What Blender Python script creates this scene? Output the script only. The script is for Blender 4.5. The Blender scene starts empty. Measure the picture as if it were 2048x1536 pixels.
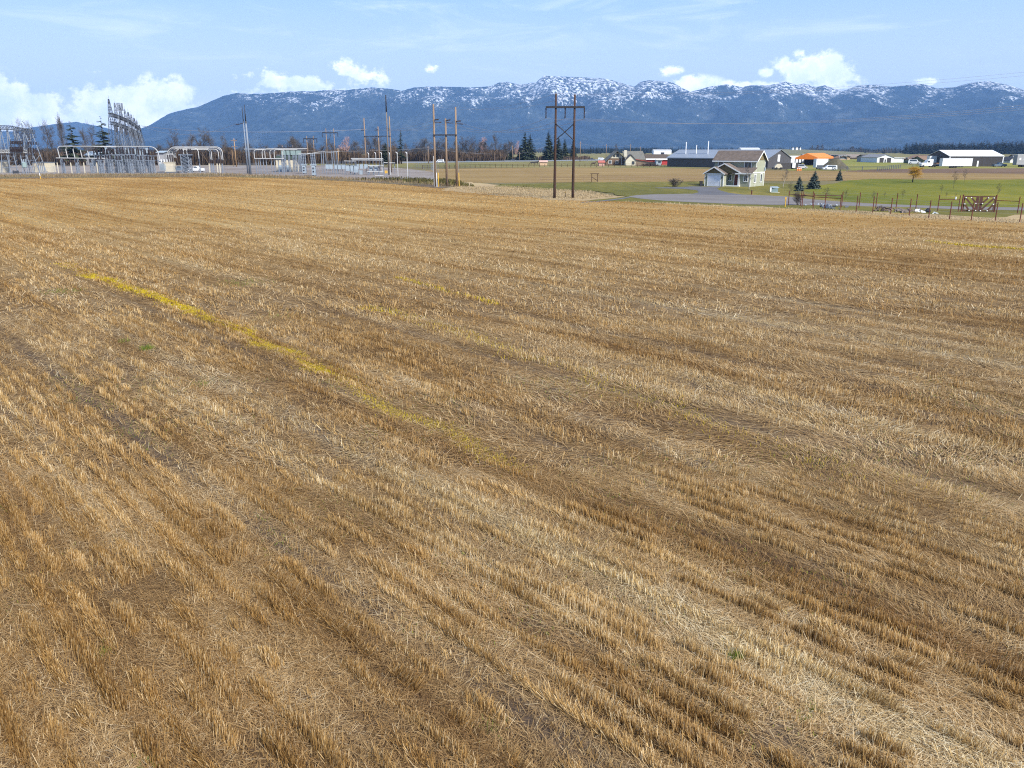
import bpy, bmesh, math, random
import numpy as np
from mathutils import Vector, Matrix

C = bpy.context.scene.collection
SC = bpy.context.scene
R = math.radians
PI = math.pi

# ------------------------------------------------------------------ camera
FPX, CX, CY, CAMH = 1600.0, 1024.0, 768.0, 7.5          # focal length in photo pixels, drone height
PIT = math.atan((CY - 300.0) / FPX)                      # horizon at photo row 300
cam_d = bpy.data.cameras.new('camera')
cam = bpy.data.objects.new('camera', cam_d)
C.objects.link(cam)
cam.location = (0, 0, CAMH)
cam.rotation_euler = (PI / 2 - PIT, 0, 0)
cam_d.sensor_width = 36.0
cam_d.lens = FPX / 2048.0 * 36.0
cam_d.clip_start = 0.3
cam_d.clip_end = 60000
SC.camera = cam

# ------------------------------------------------------------------ sun, sky, exposure
SUN_AZ, SUN_EL = R(138), R(42)                            # azimuth clockwise from the view direction
sun_d = bpy.data.lights.new('sun', 'SUN')
sun_d.energy = 3.4
sun_d.angle = R(7.0)
sun_d.color = (1.0, 0.95, 0.87)
sun = bpy.data.objects.new('sun', sun_d)
C.objects.link(sun)
sdir = Vector((math.sin(SUN_AZ) * math.cos(SUN_EL), math.cos(SUN_AZ) * math.cos(SUN_EL), math.sin(SUN_EL)))
sun.rotation_euler = (-sdir).to_track_quat('-Z', 'Y').to_euler()
SC.view_settings.view_transform = 'Standard'
SC.view_settings.look = 'None'
SC.view_settings.exposure = 1.3
SC.view_settings.gamma = 1.0
SC.cycles.max_bounces = 5
SC.cycles.diffuse_bounces = 2
SC.cycles.transparent_max_bounces = 12
SC.cycles.use_denoising = False
SC.cycles.filter_width = 1.15
SC.cycles.sample_clamp_indirect = 4.0


class NT:
    """small helper to write node trees"""
    def __init__(s, tree):
        s.t = tree; s.n = tree.nodes; s.l = tree.links
    def node(s, typ, **kw):
        n = s.n.new(typ)
        for k, v in kw.items(): setattr(n, k, v)
        return n
    def put(s, sock, v):
        if hasattr(v, 'is_output'): s.l.new(v, sock)
        elif v is not None: sock.default_value = v
    def m(s, op, a, b=None, c=None, clamp=False):
        n = s.node('ShaderNodeMath', operation=op, use_clamp=clamp)
        for i, v in enumerate((a, b, c)):
            if v is not None: s.put(n.inputs[i], v)
        return n.outputs[0]
    def vm(s, op, a, b=None):
        n = s.node('ShaderNodeVectorMath', operation=op)
        s.put(n.inputs[0], a)
        if b is not None: s.put(n.inputs[1], b)
        return n.outputs[0]
    def noise(s, vec, scale, detail=3, rough=0.55, dim='3D', dist=0.0):
        n = s.node('ShaderNodeTexNoise', noise_dimensions=dim)
        s.put(n.inputs['Vector'], vec)
        n.inputs['Scale'].default_value = scale
        n.inputs['Detail'].default_value = detail
        n.inputs['Roughness'].default_value = rough
        n.inputs['Distortion'].default_value = dist
        return n.outputs['Fac']
    def sm(s, v, lo, hi, a=0.0, b=1.0):
        n = s.node('ShaderNodeMapRange', interpolation_type='SMOOTHSTEP')
        s.put(n.inputs[0], v); s.put(n.inputs[1], lo); s.put(n.inputs[2], hi); s.put(n.inputs[3], a); s.put(n.inputs[4], b)
        return n.outputs[0]
    def lin(s, v, lo, hi, a=0.0, b=1.0):
        n = s.node('ShaderNodeMapRange')
        s.put(n.inputs[0], v); s.put(n.inputs[1], lo); s.put(n.inputs[2], hi); s.put(n.inputs[3], a); s.put(n.inputs[4], b)
        return n.outputs[0]
    def mix(s, f, a, b, blend='MIX'):
        n = s.node('ShaderNodeMix', data_type='RGBA', blend_type=blend)
        s.put(n.inputs[0], f)
        for sock, v in ((n.inputs[6], a), (n.inputs[7], b)):
            if isinstance(v, (tuple, list)) and len(v) == 3: v = (*v, 1)
            s.put(sock, v)
        return n.outputs[2]
    def ramp(s, f, stops, interp='LINEAR'):
        n = s.node('ShaderNodeValToRGB')
        n.color_ramp.interpolation = interp
        e = n.color_ramp.elements
        while len(e) < len(stops): e.new(0.5)
        for el, (p, c) in zip(e, stops):
            el.position = p; el.color = (*c, 1)
        s.put(n.inputs[0], f)
        return n.outputs[0]
    def sep(s, v):
        n = s.node('ShaderNodeSeparateXYZ'); s.put(n.inputs[0], v); return n.outputs
    def comb(s, x, y, z=0.0):
        n = s.node('ShaderNodeCombineXYZ')
        for i, v in enumerate((x, y, z)): s.put(n.inputs[i], v)
        return n.outputs[0]


def pxdir(px, py):
    x, y = (px - CX) / FPX, (CY - py) / FPX
    return Vector((x, math.cos(PIT) + y * math.sin(PIT), -math.sin(PIT) + y * math.cos(PIT)))


def azel(px, py):
    d = pxdir(px, py)
    return math.atan2(d.x, d.y), math.atan2(d.z, math.hypot(d.x, d.y))


world = bpy.data.worlds.new('World')
SC.world = world
world.use_nodes = True
wt = NT(world.node_tree)
world.node_tree.nodes.clear()
sky = wt.node('ShaderNodeTexSky', sky_type='NISHITA')
sky.sun_disc = False
sky.sun_elevation = SUN_EL
sky.sun_rotation = SUN_AZ
sky.air_density = 1.0
sky.dust_density = 0.3
sky.ozone_density = 2.0
wco = wt.node('ShaderNodeTexCoord').outputs['Generated']
wx, wy, wz = wt.sep(wco)
w_az = wt.m('ARCTAN2', wx, wy)
w_el = wt.m('ARCSINE', wz)
# cumulus banks low over the ridge: ellipses in azimuth / elevation, broken up by noise
warp1 = wt.noise(wco, 14.0, 5, 0.6)
warp2 = wt.noise(wt.vm('MULTIPLY', wco, (1, 1, 1.6)), 42.0, 5, 0.6)
warp3 = wt.noise(wco, 120.0, 4, 0.65)
n_edge = wt.m('ADD', wt.m('MULTIPLY', wt.m('SUBTRACT', warp1, 0.5), 2.0), wt.m('ADD', wt.m('MULTIPLY', wt.m('SUBTRACT', warp2, 0.5), 2.0), wt.m('MULTIPLY', wt.m('SUBTRACT', warp3, 0.5), 1.0)))
CLOUDS = [  # photo centre, half width, half height, strength
    (25, 215, 120, 52, 1.0), (-60, 200, 90, 60, 1.0), (35, 180, 34, 26, 1.0), (85, 218, 60, 30, .9), (235, 212, 105, 44, 1.0), (250, 190, 45, 26, 1.0), (330, 198, 80, 40, 1.0), (340, 240, 120, 30, .9),
    (180, 235, 120, 30, .8), (548, 158, 36, 28, 1.0), (600, 165, 64, 20, 1.0), (495, 148, 38, 17, .55), (690, 138, 52, 18, .5), (735, 152, 50, 22, .42), (865, 137, 13, 8, .6),
    (1338, 142, 22, 11, .75), (1385, 168, 48, 15, .85), (1460, 172, 60, 9, .7), (1622, 140, 66, 33, 1.1), (1660, 152, 50, 24, 1.0), (1570, 128, 26, 14, .8), (1535, 146, 15, 10, .7), (1855, 162, 32, 9, .8), (620, 185, 200, 10, .6), (1600, 172, 110, 12, .7),
    (2200, 150, 90, 40, 1.0), (205, 145, 24, 6, .3)]
dens = None
shade = None
for (px, py, hw, hh, st) in CLOUDS:
    a0, e0 = azel(px, py)
    ha = abs(azel(px + hw, py)[0] - a0); he = abs(azel(px, py - hh)[1] - e0)
    dx = wt.m('DIVIDE', wt.m('SUBTRACT', w_az, a0), ha)
    dy = wt.m('DIVIDE', wt.m('SUBTRACT', w_el, e0), he)
    rr = wt.m('SQRT', wt.m('ADD', wt.m('MULTIPLY', dx, dx), wt.m('MULTIPLY', dy, dy)))
    v = wt.m('MULTIPLY', wt.m('SUBTRACT', 1.25, rr), st)
    dens = v if dens is None else wt.m('SMOOTH_MAX', dens, v, 0.25)
cl = wt.sm(wt.m('ADD', dens, wt.m('MULTIPLY', n_edge, 1.15)), 0.0, 0.60)
cl = wt.m('MULTIPLY', cl, wt.sm(dens, -0.35, 0.25))
# thin high wisps
wisp_n = wt.noise(wt.vm('MULTIPLY', wco, (3, 3, 16)), 2.2, 6, 0.62, dist=0.6)
wisp = wt.m('MULTIPLY', wt.sm(wisp_n, 0.5, 0.78), 0.38)
wisp = wt.m('MULTIPLY', wisp, wt.sm(w_el, 0.02, 0.2))
grad = wt.ramp(wt.lin(w_el, 0.0, 0.34), [(0.0, (1.30, 1.28, 1.26)), (0.24, (0.80, 0.92, 1.07)), (0.5, (0.42, 0.65, 1.0)), (0.75, (0.27, 0.52, .97)), (1.0, (0.19, 0.43, 0.93))])
hsv = wt.node('ShaderNodeHueSaturation')
hsv.inputs['Saturation'].default_value = 1.0
wt.put(hsv.inputs['Color'], sky.outputs[0])
skyc = wt.mix(0.85, hsv.outputs[0], wt.vm('MULTIPLY', grad, (5.6, 5.6, 5.6)))
lowsky = wt.sm(w_el, 0.9, 0.25)
skyc = wt.mix(lowsky, hsv.outputs[0], skyc)
cb = wt.m('ADD', wt.noise(wco, 26.0, 5, 0.65), wt.m('MULTIPLY', wt.m('SUBTRACT', wt.noise(wt.vm('ADD', wco, (.004, 0, .008)), 60.0, 4, 0.6), .5), .5))
cloudc = wt.mix(wt.sm(cb, 0.3, 0.7), (7.6, 8.3, 9.3), (11.5, 11.3, 11.0))
c1 = wt.mix(wisp, skyc, (8.6, 8.9, 9.2))
c2 = wt.mix(wt.m('MULTIPLY', cl, 0.93), c1, cloudc)
bg = wt.node('ShaderNodeBackground')
wt.put(bg.inputs['Color'], c2)
bg.inputs['Strength'].default_value = 0.085
wo = wt.node('ShaderNodeOutputWorld')
wt.l.new(bg.outputs[0], wo.inputs['Surface'])


# ------------------------------------------------------------------ placing helpers (photo pixel -> point of the place)
def G(px, py, z=0.0):
    """the ground point seen at a photo pixel"""
    d = pxdir(px, py)
    t = (z - CAMH) / d.z
    return Vector((d.x * t, d.y * t, z))


def Zt(py, Y):
    return CAMH + Y * math.tan(math.atan((CY - py) / FPX) - PIT)


def Xt(px, Y, z=0.0):
    return (px - CX) / FPX * (Y * math.cos(PIT) - (z - CAMH) * math.sin(PIT))


def P(px, py, Y):
    z = Zt(py, Y)
    return Vector((Xt(px, Y, z), Y, z))


# ------------------------------------------------------------------ materials
MATS = {}


def mat(name, col, var=0.25, scale=3.0, rough=0.8, bump=0.0, metal=0.0, spec=0.3, alpha=None, streak=None, col2=None):
    """plain weathered surface: the colour broken up by two sizes of noise"""
    if name in MATS: return MATS[name]
    m_ = bpy.data.materials.new(name); m_.use_nodes = True
    nt = NT(m_.node_tree); nt.n.clear()
    co = nt.node('ShaderNodeTexCoord').outputs['Object']
    v = co if streak is None else nt.vm('MULTIPLY', co, streak)
    n1 = nt.noise(v, scale, 4, 0.6)
    n2 = nt.noise(v, scale * 7.3, 3, 0.6)
    f = nt.m('ADD', nt.m('MULTIPLY', n1, 0.6), nt.m('MULTIPLY', n2, 0.4))
    lo = tuple(c * (1 - var) for c in col); hi = tuple(min(1, c * (1 + var)) for c in (col2 or col))
    c = nt.ramp(f, [(0.3, lo), (0.7, hi)])
    b = nt.node('ShaderNodeBsdfPrincipled')
    nt.put(b.inputs['Base Color'], c)
    b.inputs['Roughness'].default_value = rough
    b.inputs['Metallic'].default_value = metal
    b.inputs['Specular IOR Level'].default_value = spec
    if bump:
        bn = nt.node('ShaderNodeBump'); bn.inputs['Strength'].default_value = bump; bn.inputs['Distance'].default_value = 0.05
        nt.put(bn.inputs['Height'], n2); nt.l.new(bn.outputs[0], b.inputs['Normal'])
    out = nt.node('ShaderNodeOutputMaterial')
    sh = b.outputs[0]
    if alpha is not None:
        tr = nt.node('ShaderNodeBsdfTransparent'); mx = nt.node('ShaderNodeMixShader')
        mx.inputs[0].default_value = alpha
        nt.l.new(tr.outputs[0], mx.inputs[1]); nt.l.new(sh, mx.inputs[2]); sh = mx.outputs[0]
    nt.l.new(sh, out.inputs[0])
    MATS[name] = m_
    return m_


def siding(name, col, pitch=0.18, depth=0.25, vertical=False, var=0.12, rough=0.7, metal=0.0):
    """lap boards or ribbed metal: board pattern in bump and slight tone"""
    if name in MATS: return MATS[name]
    m_ = bpy.data.materials.new(name); m_.use_nodes = True
    nt = NT(m_.node_tree); nt.n.clear()
    co = nt.node('ShaderNodeTexCoord').outputs['Object']
    x, y, z = nt.sep(co)
    t = nt.m('ADD', x, y) if vertical else z
    saw = nt.m('FRACT', nt.m('DIVIDE', t, pitch))
    n1 = nt.noise(co, 1.2, 4); idn = nt.node('ShaderNodeTexWhiteNoise', noise_dimensions='1D')
    nt.put(idn.inputs['W'], nt.m('FLOOR', nt.m('DIVIDE', t, pitch)))
    f = nt.m('ADD', nt.m('MULTIPLY', n1, 0.7), nt.m('MULTIPLY', idn.outputs[0], 0.3))
    c = nt.ramp(f, [(0.2, tuple(c * (1 - var) for c in col)), (0.8, tuple(c * (1 + var) for c in col))])
    b = nt.node('ShaderNodeBsdfPrincipled')
    nt.put(b.inputs['Base Color'], c); b.inputs['Roughness'].default_value = rough; b.inputs['Metallic'].default_value = metal
    bn = nt.node('ShaderNodeBump'); bn.inputs['Strength'].default_value = depth; bn.inputs['Distance'].default_value = 0.04
    nt.put(bn.inputs['Height'], saw); nt.l.new(bn.outputs[0], b.inputs['Normal'])
    out = nt.node('ShaderNodeOutputMaterial'); nt.l.new(b.outputs[0], out.inputs[0])
    MATS[name] = m_
    return m_


def ground_mat(name, stops, s1, s2, stretch=(1, 1, 1), bump=0.4, dist=0.05, rot=0.0, rough=0.95):
    """loose ground or turf: colour ramp over coarse + fine noise in world metres"""
    if name in MATS: return MATS[name]
    m_ = bpy.data.materials.new(name); m_.use_nodes = True
    nt = NT(m_.node_tree); nt.n.clear()
    pos = nt.node('ShaderNodeNewGeometry').outputs['Position']
    if rot:
        vr = nt.node('ShaderNodeVectorRotate', rotation_type='Z_AXIS'); nt.put(vr.inputs['Vector'], pos); vr.inputs['Angle'].default_value = rot
        pos = vr.outputs[0]
    v = nt.vm('MULTIPLY', pos, stretch)
    n1 = nt.noise(v, s1, 5, 0.6); n2 = nt.noise(v, s2, 4, 0.65)
    n3 = nt.noise(v, s1 * 5.3, 3, 0.6)
    f = nt.m('ADD', nt.m('MULTIPLY', n1, 0.5), nt.m('ADD', nt.m('MULTIPLY', n3, 0.25), nt.m('MULTIPLY', n2, 0.25)))
    c = nt.ramp(nt.lin(f, 0.3, 0.7), stops)
    b = nt.node('ShaderNodeBsdfPrincipled')
    nt.put(b.inputs['Base Color'], c); b.inputs['Roughness'].default_value = rough; b.inputs['Specular IOR Level'].default_value = 0.1
    bn = nt.node('ShaderNodeBump'); bn.inputs['Strength'].default_value = bump; bn.inputs['Distance'].default_value = dist
    nt.put(bn.inputs['Height'], n2); nt.l.new(bn.outputs[0], b.inputs['Normal'])
    out = nt.node('ShaderNodeOutputMaterial'); nt.l.new(b.outputs[0], out.inputs[0])
    MATS[name] = m_
    return m_


# ------------------------------------------------------------------ mesh building
ROOT = {}


class MB:
    def __init__(s): s.v = []; s.f = []
    def add(s, vs, fs):
        k = len(s.v); s.v.extend(Vector(v) for v in vs); s.f.extend(tuple(i + k for i in f) for f in fs); return s
    def boxf(s, o, ex, ey, u, v, z):
        """box in a frame: origin o, unit axes ex, ey"""
        vs = [o + ex * a + ey * b + Vector((0, 0, c)) for c in z for b in v for a in u]
        return s.add(vs, [(0, 2, 3, 1), (4, 5, 7, 6), (0, 1, 5, 4), (2, 6, 7, 3), (0, 4, 6, 2), (1, 3, 7, 5)])
    def box(s, c, size, rz=0.0):
        ex = Vector((math.cos(rz), math.sin(rz), 0)); ey = Vector((-math.sin(rz), math.cos(rz), 0))
        h = [q / 2 for q in size]
        return s.boxf(Vector((c[0], c[1], 0)), ex, ey, (-h[0], h[0]), (-h[1], h[1]), (c[2] - h[2], c[2] + h[2]))
    def tube(s, pts, r, n=6, cap=True):
        """round bar along points; r one radius or one per point"""
        pts = [Vector(p) for p in pts]
        rs = r if isinstance(r, (list, tuple)) else [r] * len(pts)
        k = len(s.v)
        for i, p in enumerate(pts):
            d = (pts[min(i + 1, len(pts) - 1)] - pts[max(i - 1, 0)])
            d = d.normalized() if d.length > 1e-9 else Vector((0, 0, 1))
            a = d.cross(Vector((0, 0, 1)) if abs(d.z) < 0.9 else Vector((1, 0, 0))).normalized(); b = d.cross(a)
            for j in range(n):
                t = 2 * PI * j / n
                s.v.append(p + (a * math.cos(t) + b * math.sin(t)) * rs[i])
        for i in range(len(pts) - 1):
            for j in range(n):
                s.f.append((k + i * n + j, k + i * n + (j + 1) % n, k + (i + 1) * n + (j + 1) % n, k + (i + 1) * n + j))
        if cap and n > 2:
            s.f.append(tuple(k + j for j in reversed(range(n))))
            e = k + (len(pts) - 1) * n
            s.f.append(tuple(e + j for j in range(n)))
        return s
    def bar(s, a, b, w, n=4): return s.tube([a, b], w, n)
    def lathe(s, p0, p1, prof, n=8):
        """prof: (fraction along p0-p1, radius)"""
        p0 = Vector(p0); p1 = Vector(p1)
        return s.tube([p0.lerp(p1, t) for t, _ in prof], [q for _, q in prof], n)
    def prism(s, poly, d):
        """polygon (list of points) swept by vector d"""
        poly = [Vector(p) for p in poly]; n = len(poly); d = Vector(d)
        return s.add(poly + [p + d for p in poly], [tuple(reversed(range(n))), tuple(range(n, 2 * n))] + [(i, (i + 1) % n, n + (i + 1) % n, n + i) for i in range(n)])
    def lattice(s, p0, p1, w0, w1, bays, leg=0.07, brace=0.04, axis=None):
        """four-legged braced lattice from p0 to p1"""
        p0 = Vector(p0); p1 = Vector(p1); d = (p1 - p0).normalized()
        a = axis or (d.cross(Vector((0, 1, 0)) if abs(d.y) < 0.9 else Vector((0, 0, 1)))).normalized(); b = d.cross(a).normalized()
        def q(t, i): 
            w = (w0 + (w1 - w0) * t) / 2
            sx, sy = ((-1, -1), (1, -1), (1, 1), (-1, 1))[i]
            return p0.lerp(p1, t) + a * (w * sx) + b * (w * sy)
        for i in range(4): s.bar(q(0, i), q(1, i), leg, 3)
        for k in range(bays):
            t0, t1 = k / bays, (k + 1) / bays
            for i in range(4):
                j = (i + 1) % 4
                s.bar(q(t0, i), q(t1, j), brace, 3); s.bar(q(t0, j), q(t1, i), brace, 3)
                s.bar(q(t1, i), q(t1, j), brace, 3)
        return s
    def insul(s, p0, p1, r=0.16, k=5):
        prof = []
        for i in range(k):
            t = i / k; prof += [(t, r * .45), (t + .3 / k, r), (t + .6 / k, r), (t + .95 / k, r * .45)]
        return s.lathe(p0, p1, prof, 6)
    def build(s, name, m_, parent=None, smooth=False, label=None, flat=False):
        me = bpy.data.meshes.new(name)
        off = ROOT.get(parent.name, Vector((0, 0, 0))) if parent else Vector((0, 0, 0))
        me.from_pydata([tuple(v - off) for v in s.v], [], s.f)
        me.validate(); me.update()
        if not flat:
            bm = bmesh.new(); bm.from_mesh(me); bmesh.ops.recalc_face_normals(bm, faces=bm.faces); bm.to_mesh(me); bm.free()
        if smooth: me.polygons.foreach_set('use_smooth', [True] * len(me.polygons))
        me.materials.append(m_)
        o = bpy.data.objects.new(name, me); C.objects.link(o)
        if parent:
            o.parent = parent; ROOT[o.name] = off
        if label: o['label'] = label
        return o


def tag(o, label=None, cat=None, group=None, kind=None):
    if label: o['label'] = label
    if cat: o['category'] = cat
    if group: o['group'] = group
    if kind: o['kind'] = kind
    return o


def thing(name, label, cat, loc=(0, 0, 0), group=None):
    o = bpy.data.objects.new(name, None); C.objects.link(o)
    o.empty_display_size = 0.3
    o.location = loc; ROOT[o.name] = Vector(loc)
    return tag(o, label, cat, group)


def copy_tree(o, loc, rz=0.0, sc=1.0, label=None, group=None):
    r = o.copy(); C.objects.link(r)
    r.location = loc; r.rotation_euler = (0, 0, rz)
    r.scale = (sc, sc, sc) if not isinstance(sc, tuple) else sc
    if label: r['label'] = label
    if group: r['group'] = group
    for ch in o.children:
        c = ch.copy(); C.objects.link(c); c.parent = r
        for g in ch.children:
            d = g.copy(); C.objects.link(d); d.parent = c
    return r


def np_mesh(name, verts, faces, m_, attrs=None, parent=None):
    """verts (n,3), faces (m,k) numpy; attrs: point float attributes"""
    me = bpy.data.meshes.new(name)
    n, (mf, k) = len(verts), faces.shape
    me.vertices.add(n); me.vertices.foreach_set('co', np.ascontiguousarray(verts, np.float32).ravel())
    me.loops.add(mf * k); me.loops.foreach_set('vertex_index', np.ascontiguousarray(faces, np.int32).ravel())
    me.polygons.add(mf); me.polygons.foreach_set('loop_start', np.arange(0, mf * k, k, dtype=np.int32))
    me.update(calc_edges=True)
    for an, av in (attrs or {}).items():
        a = me.attributes.new(an, 'FLOAT', 'POINT'); a.data.foreach_set('value', np.ascontiguousarray(av, np.float32))
    me.materials.append(m_)
    o = bpy.data.objects.new(name, me); C.objects.link(o)
    if parent: o.parent = parent
    return o


rng = np.random.default_rng(7)
random.seed(11)
_TAB = rng.random((512, 512)).astype(np.float32)


def vnoise(x, y, seed=0):
    """2-D value noise on arrays, 0..1"""
    x = np.asarray(x, np.float64) + seed * 37.31; y = np.asarray(y, np.float64) + seed * 91.7
    xi = np.floor(x).astype(np.int64); yi = np.floor(y).astype(np.int64)
    fx = x - xi; fy = y - yi
    fx = fx * fx * (3 - 2 * fx); fy = fy * fy * (3 - 2 * fy)
    t = lambda a, b: _TAB[a % 512, b % 512]
    return (t(xi, yi) * (1 - fx) + t(xi + 1, yi) * fx) * (1 - fy) + (t(xi, yi + 1) * (1 - fx) + t(xi + 1, yi + 1) * fx) * fy


def fbm(x, y, seed=0, o=4, g=0.5):
    a, s, w = 1.0, 0.0, 0.0
    for i in range(o):
        s = s + a * vnoise(x * 2 ** i, y * 2 ** i, seed + i * 3); w += a; a *= g
    return s / w

# ================================================================== THE LAND
ROWA = R(-42.0)                                          # direction of the drill rows (from the view axis)
RU = np.array([math.sin(ROWA), math.cos(ROWA)]); RV = np.array([math.cos(ROWA), -math.sin(ROWA)])


def rowco(x, y):
    """along-row and across-row metres, rows gently curving"""
    u = x * RU[0] + y * RU[1]; v = x * RV[0] + y * RV[1]
    v = v + 1.2 * np.sin(u * 0.035 + 0.6) + 0.5 * (fbm(u * .03, v * .03, 5, 2) - .5)
    return u, v


EDGE_PX = [(-500, 361), (0, 357), (200, 354), (450, 352.5), (600, 357), (700, 362), (800, 368.5), (880, 376), (960, 381), (1040, 391), (1100, 401), (1250, 404), (1400, 412), (1577, 419),
           (1700, 428), (1800, 436), (2048, 449), (2500, 462)]
_e = [G(*p) for p in EDGE_PX]
EDGE_R = np.array([p.x / p.y for p in _e]); EDGE_Y = np.array([p.y for p in _e])


def field_far(ratio): return np.interp(ratio, EDGE_R, EDGE_Y)


def relief(x, y):
    """wheel ruts and small humps of the field, fading with distance"""
    u, v = rowco(x, y)
    h = 0.05 * (fbm(u * .12, v * .5, 21, 3) - .5) + 0.03 * np.cos(v * 2 * PI / 1.9 + 2 * fbm(u * .05, v * .2, 22, 2)) * fbm(u * .06, v * .15, 23, 2)
    h = h + 0.25 * (fbm(x * .03, y * .03, 24, 2) - .5)
    return (h + .17) * np.clip((170 - y) / 120, 0, 1)


def stubble_colour(nt, base):
    """macro bands of the crop: darker brown, orange and bleached straw, drawn out along the rows"""
    pos = nt.node('ShaderNodeNewGeometry').outputs['Position']
    vr = nt.node('ShaderNodeVectorRotate', rotation_type='Z_AXIS'); nt.put(vr.inputs['Vector'], pos); vr.inputs['Angle'].default_value = ROWA
    rot = vr.outputs[0]
    b1 = nt.noise(nt.vm('MULTIPLY', rot, (0.17, 0.013, 0.0)), 1.0, 5, 0.6, dist=0.5)
    b2 = nt.noise(nt.vm('MULTIPLY', rot, (0.85, 0.028, 0.0)), 1.0, 4, 0.62, dist=0.3)
    b3 = nt.noise(nt.vm('MULTIPLY', pos, (0.045, 0.03, 0.0)), 1.0, 4, 0.6)
    t = nt.m('ADD', nt.m('MULTIPLY', b1, 0.36), nt.m('ADD', nt.m('MULTIPLY', b2, 0.47), nt.m('MULTIPLY', b3, 0.17)))
    tint = nt.ramp(nt.lin(t, 0.39, 0.61), [(0.0, (0.68, 0.57, 0.47)), (0.25, (0.87, 0.77, 0.64)), (0.5, (1.0, 0.94, 0.86)), (0.75, (1.07, 1.06, 1.04)), (1.0, (1.16, 1.20, 1.22))])
    return nt.mix(1.0, base, tint, 'MULTIPLY'), pos, rot


# the ground everywhere: dull valley floor
g_mat = ground_mat('valley_floor', [(0.0, (.075, .065, .035)), (.4, (.12, .105, .05)), (.7, (.17, .14, .07)), (1, (.20, .165, .09))], 0.006, 0.05, bump=0.2)
mb = MB()
ring = []
for r_ in (40, 160, 600, 2400, 7000, 15000): ring.append([Vector((r_ * math.cos(2 * PI * k / 96), r_ * math.sin(2 * PI * k / 96) + 100, -.02)) for k in range(96)])
k0 = len(mb.v); mb.v.append(Vector((0, 100, -.02)))
for rg in ring: mb.v.extend(rg)
for k in range(96):
    mb.f.append((0, 1 + k, 1 + (k + 1) % 96))
    for q in range(len(ring) - 1):
        a = 1 + q * 96; mb.f.append((a + k, a + 96 + k, a + 96 + (k + 1) % 96, a + (k + 1) % 96))
tag(mb.build('ground', g_mat, flat=True), kind='structure')

# the stubble field: soil and flattened straw under the standing stems
fm = bpy.data.materials.new('stubble_soil'); fm.use_nodes = True
nt = NT(fm.node_tree); nt.n.clear()
pos_ = nt.node('ShaderNodeNewGeometry').outputs['Position']
vr = nt.node('ShaderNodeVectorRotate', rotation_type='Z_AXIS'); nt.put(vr.inputs['Vector'], pos_); vr.inputs['Angle'].default_value = ROWA
f1 = nt.noise(nt.vm('MULTIPLY', vr.outputs[0], (9, 4, 0)), 1.0, 5, 0.7, dist=1.2)
f2 = nt.noise(nt.vm('MULTIPLY', vr.outputs[0], (1.6, .5, 0)), 1.0, 4, 0.65)
f3 = nt.noise(nt.vm('MULTIPLY', pos_, (40, 40, 0)), 1.0, 3, 0.7)
fz = nt.m('ADD', nt.m('MULTIPLY', f1, .45), nt.m('ADD', nt.m('MULTIPLY', f2, .3), nt.m('MULTIPLY', f3, .25)))
nearc = nt.ramp(nt.lin(fz, .33, .68), [(0, (.045, .035, .031)), (.3, (.085, .064, .048)), (.55, (.155, .112, .07)), (.8, (.27, .195, .115)), (1, (.40, .31, .19))])
farc = nt.ramp(nt.lin(fz, .36, .66), [(0, (.155, .105, .052)), (.4, (.25, .175, .083)), (.7, (.33, .238, .118)), (1, (.42, .32, .18))])
yy = nt.sep(pos_)[1]
ru = nt.sep(vr.outputs[0]); rux, rvx = ru[1], ru[0]
vw = nt.m('ADD', rvx, nt.m('MULTIPLY', nt.m('SINE', nt.m('ADD', nt.m('MULTIPLY', rux, .035), .6)), 1.2))
ft = nt.m('ABSOLUTE', nt.m('SUBTRACT', nt.m('FLOORED_MODULO', nt.m('ADD', vw, 40.0), 6.3), 3.1))
fur = nt.m('MULTIPLY', nt.sm(ft, .34, .06), nt.sm(f2, .42, .60))
nearc = nt.mix(nt.m('MULTIPLY', fur, .85), nearc, (.060, .046, .040))
base = nt.mix(nt.sm(yy, 25, 75), nearc, farc)
col, _, _ = stubble_colour(nt, base)
b = nt.node('ShaderNodeBsdfDiffuse'); nt.put(b.inputs[0], col)
bn = nt.node('ShaderNodeBump'); bn.inputs['Strength'].default_value = .7; bn.inputs['Distance'].default_value = .05
nt.put(bn.inputs['Height'], f1); nt.l.new(bn.outputs[0], b.inputs['Normal'])
o_ = nt.node('ShaderNodeOutputMaterial'); nt.l.new(b.outputs[0], o_.inputs[0])

NR, NS = 360, 460
rat = np.linspace(-1.25, 1.25, NR)
s_ = np.linspace(0, 1, NS)
YF = field_far(rat)
Yg = 2.0 * (YF[:, None] / 2.0) ** s_[None, :]
Xg = rat[:, None] * Yg
# the outermost columns open out near the camera so that the sheet also lies beside it
Xg = Xg + np.sign(rat)[:, None] * np.clip((abs(rat[:, None]) - .9) / .35, 0, 1) * 14
Zg = relief(Xg, Yg)
fv = np.stack([Xg, Yg, Zg], -1).reshape(-1, 3)
ii, jj = np.meshgrid(np.arange(NR - 1), np.arange(NS - 1), indexing='ij')
a = (ii * NS + jj).ravel()
ff = np.stack([a, a + NS, a + NS + 1, a + 1], -1)
fo = np_mesh('field', fv, ff, fm)
fo.data.polygons.foreach_set('use_smooth', np.ones(len(ff), bool))
tag(fo, kind='structure')

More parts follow.
